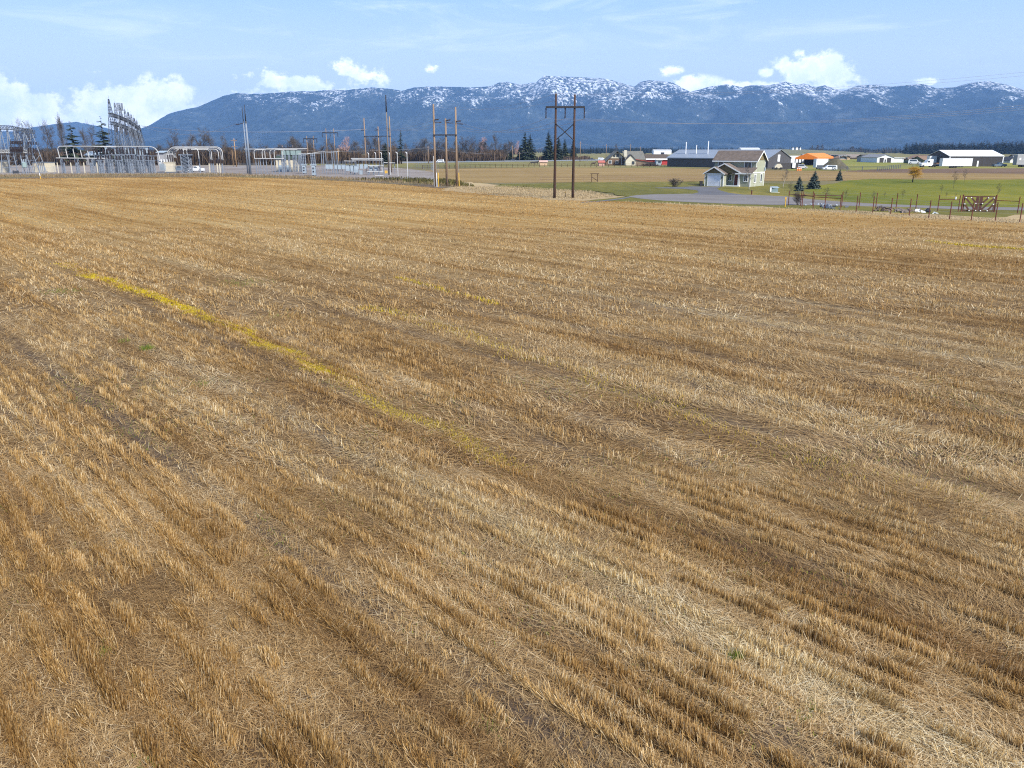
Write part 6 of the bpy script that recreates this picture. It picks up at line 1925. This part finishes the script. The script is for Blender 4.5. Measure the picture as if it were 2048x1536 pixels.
P_white = mat('car_paint_white', (.72, .73, .74), .03, 1, .3, spec=.5)
P_blue = mat('car_paint_blue_grey', (.10, .14, .19), .05, 1, .3, spec=.5)
P_dark = mat('car_paint_black', (.02, .02, .024), .05, 1, .3, spec=.5)
P_silver = mat('car_paint_silver', (.38, .40, .43), .04, 1, .35, spec=.5)
car('parked_car', 'silver car parked behind the lawn by the orange cones', 'car', G(1602, 337.8), R(12), 4.6, 1.9, 1.75, P_silver, 'van')
car('parked_car', 'white van shaped car parked before the dirt pile', 'car', G(1659, 340.3), R(175), 5.2, 1.95, 1.85, P_white, 'van')
car('moving_car', 'white car on the highway behind the three near timber poles', 'car', G(880, 325.2), R(178), 5.0, 1.9, 1.9, P_white, 'van')
car('moving_car', 'low dark car on the highway left of the rosy tree', 'car', G(939, 324.0), R(0), 4.8, 1.8, 1.3, P_dark)
car('moving_car', 'small dark car on the highway right of the small conifers', 'car', G(1027, 322.0), R(0), 4.4, 1.8, 1.4, P_dark)
car('moving_car', 'pale vehicle on the highway behind the roadside poles', 'car', G(1203, 320.0), R(0), 5.0, 1.9, 1.9, P_white, 'van')
car('moving_car', 'dark vehicle on the highway left of the stone farmhouse', 'car', G(1184, 320.4), R(180), 4.8, 1.9, 1.7, P_dark, 'pickup')
car('parked_pickup', 'blue grey pickup parked left of the square switch tower', 'pickup', Vector((Xt(359, 300, 0), 300, 0)), R(5), 5.6, 2.0, 2.0, P_blue, 'pickup')
car('parked_pickup', 'white pickup parked right of the square switch tower', 'pickup', Vector((Xt(393, 296, 0), 296, 0)), R(-4), 5.4, 2.0, 2.0, P_white, 'pickup')
car('parked_pickup', 'dark blue pickup parked at the right end of the black warehouse', 'pickup', G(1998, 333.6), R(5), 6.2, 2.1, 2.0, P_blue, 'pickup')
car('parked_pickup', 'white pickup beside the green house garage', 'pickup', G(1828, 328.8), R(-25), 6.0, 2.2, 2.6, P_white, 'van')
# orange barrels
for px in (1594.5, 1598, 1601):
    q = G(px, 341.0); t = thing('traffic_barrel', 'orange barrel in the short row before the silver car', 'traffic barrel', q, 'orange barrels')
    mb = MB(); mb.lathe(q, q + Vector((0, 0, 1.1)), [(0, .34), (.1, .32), (1, .24)], 10); mb.build('drum', M_orange, t); mb = MB(); mb.lathe(q + Vector((0, 0, .62)), q + Vector((0, 0, .80)), [(0, .3), (1, .28)], 10); mb.build('band', M_white, t)


def box_trailer(label, p, heading, L, W, H, m_, wheels=2, floor=.7, name='box_trailer', cat='trailer'):
    t_ = thing(name, label, cat, p)
    c, s = math.cos(heading), math.sin(heading); ex = Vector((c, s, 0)); ey = Vector((-s, c, 0)); o = Vector((p.x, p.y, 0))
    mb_ = MB(); mb_.boxf(o, ex, ey, (-L / 2, L / 2), (-W / 2, W / 2), (floor, H)); mb_.build('body', m_, t_)
    mb_ = MB(); mb_.boxf(o, ex, ey, (-L / 2 - .05, L / 2 + .05), (-W / 2 - .05, W / 2 + .05), (H, H + .1)); mb_.build('roof', M_white, t_)
    mb_ = MB(); mb_.boxf(o, ex, ey, (-L / 2, L / 2), (-W / 2 - .03, -W / 2), (floor, floor + .2)); mb_.build('skirt', M_galvd, t_)
    for k in range(wheels):
        for sd in (-1, 1):
            a0 = o + ex * (-L * .12 + k * 1.05) + ey * (sd * W * .5) + Vector((0, 0, .48)); mb_ = MB(); mb_.tube([a0 - ey * .14, a0 + ey * .14], .48, 12); w_ = mb_.build('wheel', M_tyre, t_)
    return t_


t = box_trailer('large white box trailer with a dark panel standing by the dirt pile', G(1640, 338.6), R(5), 4.9, 2.6, 4.0, M_whitewall)
q = G(1635.5, 339.2); mb = MB(); mb.box((q.x, q.y - 2.0, 1.1), (2.4, .3, 1.3)); mb.build('dark_panel', M_galvd, t)
box_trailer('long white trailer under the orange shelter eave', G(1603, 328.5), R(0), 17, 3, 4.4, M_whitewall)
box_trailer('pale blue trailer at the right of the orange shelter', G(1622, 328.0), R(-5), 11, 3, 5.2, M_cab)
# dirt pile
q = G(1681, 339.5)
bm = bmesh.new(); bmesh.ops.create_grid(bm, x_segments=40, y_segments=30, size=1)
for v in bm.verts:
    x, y = v.co.x, v.co.y; r_ = math.hypot(x * 1.0, y)
    h = max(0, (1 - abs(x + .18) * 1.05 - .25 * abs(y)) ) * max(0, 1 - y * y) * 5.6 + .5 * (float(fbm(x * 4, y * 4, 99)) - .5) * (r_ < .95) - .15
    v.co = Vector((q.x + x * 7.2, q.y + 3 + y * 4, min(h, 4.0 + .4 * float(fbm(x * 9, y * 9, 97)))))
me = bpy.data.meshes.new('dirt_pile'); bm.to_mesh(me); bm.free(); me.materials.append(mat('heaped_soil', (.085, .075, .05), .45, .8, .95, bump=.8))
o = bpy.data.objects.new('dirt_pile', me); C.objects.link(o); tag(o, 'dark heap of soil with a flat top right of the white box trailer', 'dirt pile')

# white barn, houses
t, fr, L, ze, zr = simple_house('white_barn', 'white barn with two tall dark doors under a low gable', 'barn', (1753.5, 325.2), (1787, 325.2), 24, 314.8, 309.0, M_whitewall, mat('grey_shed_roof', (.20, .20, .21), .15, .6, .7), .4, along=False,
                                doors=((.27, 2.6, 2.9, M_blackwall), (.71, 2.6, 2.9, M_blackwall), (.49, .8, 1.9, M_dark)))
mb = MB(); fr.box(mb, (L, L + 9), (4, 16), (-.1, ze * .85)); mb.build('side_wing', M_whitewall, t)
mb = MB(); fr.box(mb, (L, L + 9.4), (3.6, 16.4), (ze * .85, ze * .85 + .25)); mb.build('side_roof', M_whiteroof, t)
simple_house('house', 'grey walled house with a slate roof left of the white barn', 'house', (1731, 323.8), (1758, 323.8), 14, 314.6, 309.3, M_greywall, M_darkroof, .8, wins=((.25, 2.5, 1.5, 3.5, 2), (.7, 2.5, 1.5, 3.5, 2)))
simple_house('house', 'tan house with a long dark roof right of the orange shelter', 'house', (1648, 319.3), (1676, 319.6), 16, 314.0, 309.6, M_tanwall, M_darkroof, 1.0, wins=((.6, 3, 1.0, 3.6, 2), (.85, 3, 1.0, 3.6, 2)))
simple_house('house', 'small white trimmed brown house before the wide brown roof', 'house', (1677, 320.2), (1694, 320.2), 10, 315.6, 312.2, M_tanwall, M_rust_roof, 1.0, along=False, wins=((.3, 3, 1, 3.4, 2), (.7, 3, 1, 3.4, 2)))
simple_house('barn', 'wide low building with a long pale brown roof in the far middle', 'barn', (1672, 318.5), (1734, 318.5), 26, 315.0, 309.0, M_tanwall, mat('pale_brown_roof', (.22, .18, .15), .2, .3, .85), 1.0)
t, fr, L, ze, zr = simple_house('house', 'low green house with a rusty brown roof and pale garage door', 'house', (1806.5, 326.4), (1861, 328.2), 13, 318.4, 310.4, M_greenwall, M_rust_roof, .8, wins=((.12, 2.2, 1.4, 3.2, 2),), doors=((.36, 3.5, 3.2, M_dark),))
A2 = fr.p(L * .56, -4, 0); f2 = Frame(A2, math.atan2(fr.ex.y, fr.ex.x)); L2 = L * .43
mb = MB(); mb.prism([f2.p(0, 0, -.1), f2.p(L2, 0, -.1), f2.p(L2, 0, ze * .95), f2.p(L2 / 2, 0, zr * .88), f2.p(0, 0, ze * .95)], f2.ey * 9); mb.build('garage_wall', M_greenwall, t)
gable_slabs(f2, t, 0, L2, 0, 9, ze * .95, zr * .88, .5, .4, M_rust_roof, along=False, name='garage_roof')
mb = MB(); f2.box(mb, (L2 * .15, L2 * .82), (-.1, 0), (0, ze * .62)); mb.build('garage_door', mat('pale_rose_door', (.42, .33, .27), .08, 1, .7), t)
simple_house('house', 'dark grey hipped house between the green house and the warehouse', 'house', (1865, 323.5), (1890, 323.5), 14, 317.2, 311.0, mat('dark_brown_wall', (.07, .055, .05), .2, 1, .8), M_darkroof, 1.0, along=False)
simple_house('house', 'grey roofed house at the far left of the black warehouse', 'house', (1886, 321.5), (1904, 321.5), 12, 315.6, 312.0, M_greywall, M_darkroof, .8)
# warehouse
A = G(1897, 333); B = G(2016, 333.8)
fr = Frame(A, R(-4)); Lw = (B - A).length
ze, zr = Zt(312.4, A.y), Zt(300.6, A.y + 12)
t = thing('warehouse', 'long black walled warehouse with a bright white metal roof', 'warehouse', A)
gable_walls(fr, t, 0, Lw, 0, 24, ze, zr, M_blackwall)
gable_slabs(fr, t, 0, Lw, 0, 24, ze, zr, .3, .3, M_whiteroof, th=.14)
mb = MB(); fr.box(mb, (-.15, .25), (-.12, .0), (0, ze)); fr.box(mb, (Lw - .35, Lw + .06), (-.12, .0), (0, ze)); mb.build('corner_trim', M_white, t)
mb = MB(); fr.box(mb, (Lw + .0, Lw + .12), (1.5, 10), (0, ze * .95)); mb.build('end_door', M_cab, t)
mb = MB(); fr.box(mb, (Lw * .52, Lw * .55), (-.1, 0), (0, 2.6)); mb.build('door', M_white, t)
simple_house('house', 'white gabled house at the right end of the warehouse', 'house', (2020, 325.5), (2033, 325.5), 8, 319.0, 313.6, mat('white_clapboard', (.68, .67, .64), .06, 1, .7), M_darkroof, .9, along=False, wins=((.6, 2.0, 1.6, 3.6, 1),))
simple_house('house', 'grey roofed house cut by the right picture edge', 'house', (2034, 322.5), (2090, 322.5), 12, 316.5, 309.5, M_greywall, M_darkroof, 1.0)
q = G(2050, 333.8)
t = box_trailer('grey camper trailer with a white top cut by the right picture edge', G(2046, 334.0), R(2), 8.5, 2.8, 5.4, M_greywall, 2, .9)
for dx in (-3.0, -.6):
    mb = MB(); mb.box((G(2046, 334.0).x + dx, G(2046, 334.0).y - 1.46, 3.6), (1.2, .1, .9)); mb.build('window', M_white, t)
q = G(1960, 331.5)
t = thing('satellite_dish', 'small white satellite dish on a post before the black warehouse', 'satellite dish', q)
mb = MB(); mb.bar(q, q + Vector((0, 0, 2.2)), .07, 5); mb.build('post', M_galv, t); mb = MB(); mb.lathe(q + Vector((0, -.1, 2.6)), q + Vector((-.25, -.45, 2.75)), [(0, .15), (.5, .8), (1, 1.05)], 12); mb.build('dish', M_white, t)
# semi truck with flatbed, and white enclosed trailer
q = G(1852, 334.4)
t = thing('semi_truck', 'white semi truck cab with a loaded flatbed behind the ploughed strip', 'truck', q)
hd = R(183); c, s = math.cos(hd), math.sin(hd); ex = Vector((c, s, 0)); ey = Vector((-s, c, 0)); o = Vector((q.x, q.y, 0))
pr = lambda x, y, z: o + ex * x + ey * y + Vector((0, 0, z))
mb = MB(); mb.prism([pr(2.8, -1.1, .6), pr(2.8, -1.1, 1.6), pr(2.4, -1.1, 1.9), pr(.6, -1.1, 2.0), pr(.6, -1.1, .6)], ey * 2.2); mb.build('hood', M_white, t)
mb = MB(); mb.prism([pr(.6, -1.2, .6), pr(.6, -1.2, 2.0), pr(.2, -1.2, 3.1), pr(-2.4, -1.2, 3.5), pr(-2.4, -1.2, .6)], ey * 2.4); mb.build('cab', M_white, t)
mb = MB(); mb.boxf(o, ex, ey, (-.9, .25), (1.2, 1.24), (2.1, 2.9)); mb.boxf(o, ex, ey, (-.9, .25), (-1.24, -1.2), (2.1, 2.9)); mb.build('window', M_glass, t)
mb = MB(); mb.boxf(o, ex, ey, (-18, -2.4), (-1.2, 1.2), (1.2, 1.5)); mb.build('flatbed', M_galvd, t)
mb = MB(); mb.boxf(o, ex, ey, (-12, -4), (-1.1, 1.1), (1.5, 1.9)); mb.build('load', mat('brown_load', (.16, .08, .04), .3, 1, .9), t)
for x in (2.0, -2.2, -3.4, -15, -16.2):
    for sd in (-1.05, 1.05):
        a0 = pr(x, sd, .5); mb = MB(); mb.tube([a0 - ey * .15, a0 + ey * .15], .5, 12); mb.build('wheel', M_tyre, t)
box_trailer('long white enclosed trailer with twin axles in front of the warehouse', G(1910, 336.0), R(1), 13.0, 2.6, 4.0, M_whitewall, 2, .7)
box_trailer('white box trailer parked behind the semi truck flatbed', G(1882, 331.8), R(0), 13.5, 2.6, 4.6, M_whitewall, 2, 1.0)
# far white roofed buildings over the tree line
for px, lab, w in ((1325, 'far white roofed building above the red barn', 16), (1500, 'far pale building showing above the barn roof ridge', 17)):
    Y = 1500; A_ = Vector((Xt(px, Y, 0), Y, 0)); t = thing('far_building', lab, 'building', A_)
    fr = Frame(A_ - Vector((w, 0, 0)), 0)
    h_ = Zt(301 if px == 1325 else 297.2, Y)
    gable_walls(fr, t, 0, 2 * w, 0, 20, h_, h_ + 1.4, M_whitewall); gable_slabs(fr, t, 0, 2 * w, 0, 20, h_, h_ + 1.4, .5, .5, M_whiteroof)
    opening(fr, t, 'f', w * .8, w * 1.2, 0, 3.5, 0, 'door', None, M_dark)
for px, wpx in ((1586, 2.5), (1594, 4), (1601, 2)):
    Y = 1880; A_ = Vector((Xt(px, Y, 8), Y, 7.6)); t = thing('hill_house', 'tiny white house on the low grassy rise behind the orange shelter', 'house', A_, 'white houses on the rise')
    w = wpx * Y / 1650 / 2
    mb = MB(); mb.prism([A_ + Vector((-w, 0, -2)), A_ + Vector((w, 0, -2)), A_ + Vector((w, 0, 4.0)), A_ + Vector((0, 0, 6.5)), A_ + Vector((-w, 0, 4.0))], (0, 9, 0)); mb.build('wall', M_white, t)
    mb = MB(); mb.prism([A_ + Vector((-w - .6, -.5, 3.9)), A_ + Vector((0, -.5, 6.7)), A_ + Vector((w + .6, -.5, 3.9)), A_ + Vector((w + .6, -.5, 4.3)), A_ + Vector((0, -.5, 7.1)), A_ + Vector((-w - .6, -.5, 4.3))], (0, 10, 0)); mb.build('roof', M_roofg, t)
for px, pb, ep, rp, w, lab in ((323, 329, 305, 302, 3.4, 'white walled building showing right of the tall lattice gantry'), (193, 329.5, 310, 303.0, 10, 'white porch roofed building seen behind the left bus pipes')):
    A_ = Vector((Xt(px, 420, 0) - w / 2, 420, 0)); fr = Frame(A_, 0); t = thing('far_building', lab, 'building', A_)
    ze_, zr_ = Zt(ep, 420), Zt(rp, 430)
    gable_walls(fr, t, 0, w, 0, 12, ze_, zr_, M_greywall); gable_slabs(fr, t, 0, w, 0, 12, ze_, zr_, .8, .5, M_cab)
    opening(fr, t, 'f', w * .3, w * .45, 0, 2.4, 0, 'door', None, M_cab)

# ================================================================== FENCES OF THE FIELD SIDE
ZF = 7.877
def zp(x, y): return (1560 + x / ZF, 270 + y / ZF)
def zp2(x, y): return (1780 + x / 7.642, 270 + y / 7.642)
FRONT = [zp(128, 1115), zp(345, 1140), zp(520, 1165), zp(700, 1168), zp(942, 1195), zp(1198, 1220), zp(1457, 1232), zp(1738, 1268), zp2(290, 1245), zp2(588, 1280), zp2(905, 1305), zp2(1238, 1320), zp2(1605, 1322), zp2(1980, 1340), (2080, 447)]
FRONT_TOP = [zp(0, 915)[1], zp(0, 950)[1], zp(0, 920)[1], zp(0, 965)[1], zp(0, 990)[1], zp(0, 1010)[1], zp(0, 1010)[1], zp(0, 1045)[1]]
BACK = [zp(322, 1125), zp(505, 1125), zp(968, 1140), zp(1242, 1150), zp(1506, 1158), zp(1826, 1162), zp2(390, 1150), zp2(725, 1168), zp2(1040, 1178)]
BACK2 = [zp2(1590, 1188), zp2(1945, 1205), (2075, 427)]
def post_fence(label, pts, h, rails=(), r=.055):
    g0 = G(*pts[0]); t_ = thing('steel_post_fence', label, 'fence', g0)
    gp = [G(*p) for p in pts]
    for g_ in gp:
        mb_ = MB(); mb_.tube([g_, g_ + Vector((0, 0, h))], r, 6); mb_.build('post', M_rust, t_)
    for i, j, z in rails:
        mb_ = MB(); mb_.tube([gp[i] + Vector((0, 0, z)), gp[j] + Vector((0, 0, z))], .045, 5); mb_.build('rail', M_rust, t_)
    w_ = MB()
    for z in (h * .45, h * .92):
        w_.tube([g_ + Vector((0, 0, z)) for g_ in gp], .008, 3)
    w_.build('wire', M_wire, t_)
    return t_


HF = 2.05
post_fence('front row of rusty red steel posts along the stubble edge', FRONT, HF, ((0, 2, 1.6), (2, 4, 1.55)))
post_fence('rear row of rusty steel posts along the road left of the timber gate', BACK, HF, ((7, 8, 1.5), (0, 2, 1.55)))
post_fence('rusty steel posts with a rail right of the timber gate', BACK2, HF, ((0, 1, 1.5),))
# the gate
gl, gr = G(*zp2(1085, 1178)), G(*zp2(1590, 1188))
t = thing('ranch_gate', 'wide dark timber double gate with diagonal boards between rusty posts', 'gate', (gl + gr) / 2)
fr = Frame(gl, math.atan2(gr.y - gl.y, gr.x - gl.x)); L = (gr - gl).length
for u in (0, L):
    mb = MB(); mb.tube([fr.p(u, 0, 0), fr.p(u, 0, 2.15)], .09, 8); mb.build('gate_post', M_rust, t)
hG = 2.0
for k, (u0, u1) in enumerate(((.12, L / 2 - .03), (L / 2 + .03, L - .12))):
    mb = MB()
    fr.box(mb, (u0, u1), (-.04, .04), (hG - .14, hG)); fr.box(mb, (u0, u1), (-.04, .04), (.12, .26)); fr.box(mb, (u0, u0 + (.12 if k == 0 else .34)), (-.04, .04), (.26, hG - .14)); fr.box(mb, (u1 - (.34 if k == 0 else .12), u1), (-.04, .04), (.26, hG - .14))
    lf = mb.build('gate_leaf', M_gatew, t)
    w = u1 - u0; flip = (lambda f: u0 + f * w) if k == 0 else (lambda f: u1 - f * w)
    for (f0, z0, f1, z1) in ((.08, 1.78, .84, .30), (.46, 1.8, .86, 1.05), (.08, 1.0, .40, .28)):
        mb = MB(); a_ = fr.p(flip(f0), -.06, z0); b_ = fr.p(flip(f1), -.06, z1); d = (b_ - a_).normalized(); n_ = Vector((0, 0, 1)) - d * d.z; n_.normalize()
        mb.prism([a_ - n_ * .1, b_ - n_ * .1, b_ + n_ * .1, a_ + n_ * .1], fr.ey * -.05); br = mb.build('brace', M_gatew, lf)
        for (f_, z_) in ((f0, z0), (f1, z1)):
            pass
    for (f_, z_) in ((.10, 1.78), (.46, 1.78), (.08, 1.0), (.80, 1.08), (.42, .22), (.86, .22)):
        mb = MB(); c_ = fr.p(flip(f_), -.12, z_); mb.lathe(c_ + fr.ey * .05, c_ - fr.ey * .03, [(0, .08), (.6, .08), (1, .03)], 8); mb.build('bolt_cap', M_trim, lf)

# pasture fences: dark timber posts, two rails
def rail_fence(label, pts, h, step, m_, rails=(.5, .95), r=.09):
    gp = [G(*p) for p in pts]; t_ = thing('rail_fence', label, 'fence', gp[0]); n = 0
    for a_, b_ in zip(gp[:-1], gp[1:]):
        k = max(1, int((b_ - a_).length / step))
        for i in range(k):
            if n > 96: break
            q_ = a_.lerp(b_, i / k); mb_ = MB(); mb_.box((q_.x, q_.y, h / 2), (r * 2, r * 2, h)); mb_.build('post', m_, t_); n += 1
        mb_ = MB()
        for f in rails: mb_.bar(a_ + Vector((0, 0, h * f)), b_ + Vector((0, 0, h * f)), .05, 4)
        mb_.build('rail', m_, t_)


rail_fence('long dark post and rail fence between the tan field and the pasture', [(845, 338), (980, 335.6), (1100, 334.2), (1334, 334.4)], 1.5, 2.6, M_woodd)
rail_fence('grey rail fence along the ploughed strip right of the dirt pile', [(1664, 341), (1755, 342), (1800, 337), (1850, 337)], 1.6, 4.0, M_galvd, (.4, .7, 1.0))
rail_fence('wire and post fence along the tan field behind the house', [(1080, 363), (1420, 361.5), (1530, 361), (1700, 359)], 1.1, 9.0, M_wood, (.5, .95), .05)
t = thing('guardrail', 'grey steel guardrail along the highway embankment', 'guardrail', G(836, 326.5))
gp = [G(836, 327), (G(1000, 324.2)), (G(1215, 321.2))]
for a_, b_ in zip(gp[:-1], gp[1:]):
    mb = MB(); mb.prism([a_ + Vector((0, 0, .45)), b_ + Vector((0, 0, .45)), b_ + Vector((0, 0, .85)), a_ + Vector((0, 0, .85))], (0, .1, 0)); mb.build('rail', M_galv, t)
    for i in range(24):
        q_ = a_.lerp(b_, i / 24); mb = MB(); mb.box((q_.x, q_.y + .2, .4), (.16, .16, .8)); mb.build('post', M_galvd, t)
# wooden stand on the lawn
q = G(1189, 364)
t = thing('timber_stand', 'small dark timber frame with a flat top and one diagonal on the lawn', 'frame', q)
dx = .72
for sx in (-dx, dx):
    mb = MB(); mb.box((q.x + sx, q.y, .95), (.13, .13, 1.9)); mb.build('leg', M_woodd, t)
mb = MB(); mb.box((q.x, q.y, 1.95), (2.1, .5, .14)); mb.build('top', M_woodd, t)
mb = MB(); mb.bar((q.x - dx, q.y - .08, 1.2), (q.x + dx, q.y - .08, .3), .06, 4); mb.build('brace', M_woodd, t)

# rubble and boards by the fence
random.seed(21)
def heap(label, pts, n, m_, size, name='rubble_pile', cat='rubble pile'):
    gp = [G(*p) for p in pts]; mb_ = MB()
    for k in range(n):
        a_ = random.choice(gp); q_ = a_ + Vector((random.gauss(0, .8), random.gauss(0, .6), 0)); s_ = size * (.4 + random.random())
        bmx = [(Vector((random.gauss(0, 1), random.gauss(0, 1), random.gauss(0, .7))).normalized() * s_) for _ in range(9)]
        bm_ = bmesh.new(); vs_ = [bm_.verts.new(q_ + v + Vector((0, 0, s_ * .4))) for v in bmx]; bmesh.ops.convex_hull(bm_, input=vs_)
        bm_.verts.ensure_lookup_table(); k0 = len(mb_.v); idx = {v: i for i, v in enumerate(bm_.verts)}
        mb_.v.extend(v.co.copy() for v in bm_.verts); mb_.f.extend(tuple(k0 + idx[v] for v in f.verts) for f in bm_.faces); bm_.free()
    o_ = mb_.build(name, m_); return tag(o_, label, cat)


heap('heap of grey brown field stones between the two post rows', [zp2(120, 1165), zp2(180, 1185), zp2(240, 1195), zp2(330, 1190), zp2(400, 1170)], 46, mat('field_rock', (.16, .13, .11), .4, 2, .95), .26)
heap('heap of dark soil and rocks before the fence corner', [zp(1620, 1180), zp(1680, 1170), zp(1560, 1200)], 26, mat('dark_rock', (.10, .075, .06), .4, 2, .95), .30)
heap('crumpled white and grey plastic sheeting by the road fence', [zp(615, 1110), zp(630, 1112), zp(622, 1116)], 12, mat('plastic_sheet', (.30, .33, .38), .3, 2, .5), .22, 'plastic_heap', 'plastic')
heap('small white plastic scraps behind the last railed fence post', [zp(745, 1115), zp(765, 1120)], 5, MATS['plastic_sheet'], .15, 'plastic_heap', 'plastic')
heap('white bags and a black lump on the stone heap', [zp2(565, 1178), zp2(590, 1190), zp2(640, 1200)], 9, M_white, .26, 'bag_heap', 'bags')
heap('dark scrap heap at the foot of the railed fence', [zp(770, 1150), zp(830, 1165), zp(740, 1140)], 14, M_galvd, .34, 'scrap_heap', 'scrap')
q = G(*zp2(575, 1190)); mbk = MB(); mbk.lathe(q + Vector((0, 0, .0)), q + Vector((0, 0, .6)), [(0, .3), (.5, .36), (1, .1)], 8); ob = mbk.build('black_bag', M_dark); tag(ob, 'small black bag among the white bags on the stones', 'bag')
t = thing('plank_stack', 'yellow timber boards lying along the stubble edge near the stones', 'planks', G(*zp2(300, 1222)))
random.seed(8)
for k in range(7):
    a_ = G(*zp2(30 + k * 70, 1215 + k * 2)); b_ = G(*zp2(170 + k * 62, 1222 + k * 2.5)); mb = MB(); mb.prism([a_ + Vector((0, 0, .05 + .04 * k)), b_ + Vector((0, 0, .05 + .04 * k)), b_ + Vector((0, .35, .05 + .04 * k)), a_ + Vector((0, .35, .05 + .04 * k))], (0, 0, .05)); mb.build('board', mat('yellow_boards', (.50, .34, .08), .2, 1, .8), t)
# dark reel and small white chair-like box on lawn: white guard of the sapling
q = G(1911, 399.5); ob = MB().lathe(q, q + Vector((0, 0, .45)), [(0, .11), (1, .11)], 8).build('tree_guard', M_white); tag(ob, 'small white tree guard on the lawn left of the gate', 'tree guard')

# ================================================================== ANIMALS
def horse(label, p, heading, sc, m_, graze=True):
    """one skinned body: trunk, neck, head, four jointed legs, tail"""
    V = []; E = []; Rr = []
    def v(x, y, z, r): V.append((x, y, z)); Rr.append(r); return len(V) - 1
    def chain(st, pts):
        a = st
        for q_ in pts:
            b = v(*q_); E.append((a, b)); a = b
        return a
    pel = v(-.62, 0, 1.18, .27); mid = v(0, 0, 1.12, .30); ch = v(.55, 0, 1.15, .28)
    E += [(pel, mid), (mid, ch)]
    if graze: chain(ch, [(.95, 0, 1.0, .17), (1.25, 0, .62, .12), (1.36, 0, .38, .11), (1.45, .0, .12, .07)])
    else: chain(ch, [(.88, 0, 1.45, .17), (1.08, 0, 1.75, .13), (1.22, 0, 1.78, .12), (1.52, 0, 1.58, .07)])
    chain(pel, [(-.92, 0, 1.15, .07), (-1.0, 0, .85, .06), (-1.02, 0, .5, .03)])
    for sy in (-.17, .17):
        chain(ch, [(.52, sy, .82, .12), (.56, sy, .5, .07), (.54, sy, .12, .045), (.58, sy, .02, .06)])
        chain(pel, [(-.60, sy, .85, .15), (-.74, sy, .52, .075), (-.68, sy, .12, .05), (-.64, sy, .02, .06)])
    me_ = bpy.data.meshes.new('horse'); me_.from_pydata(V, E, []); me_.materials.append(m_)
    o = bpy.data.objects.new('horse', me_); C.objects.link(o)
    md = o.modifiers.new('skin', 'SKIN')
    for i, r in enumerate(Rr): me_.skin_vertices[0].data[i].radius = (r, r)
    me_.skin_vertices[0].data[0].use_root = True
    sb = o.modifiers.new('sub', 'SUBSURF'); sb.levels = 1; sb.render_levels = 1
    o.location = p; o.rotation_euler = (0, 0, heading); o.scale = (sc, sc, sc)
    return tag(o, label, 'horse')


M_horse = mat('dark_horse_coat', (.022, .018, .018), .3, 3, .7)
M_horse2 = mat('bay_horse_coat', (.06, .045, .03), .3, 3, .7)
horse('black horse grazing leftmost of the two beside the pale wooden shelter', G(1065, 329.8), R(180), 1.15, M_horse)
horse('black horse standing nearest the pale wooden shelter with its head up', G(1073, 329.3), R(12), 1.2, M_horse, False)
horse('dark brown horse standing alone left of the farmhouse', G(1187, 331.8), R(5), 1.2, M_horse2, False)
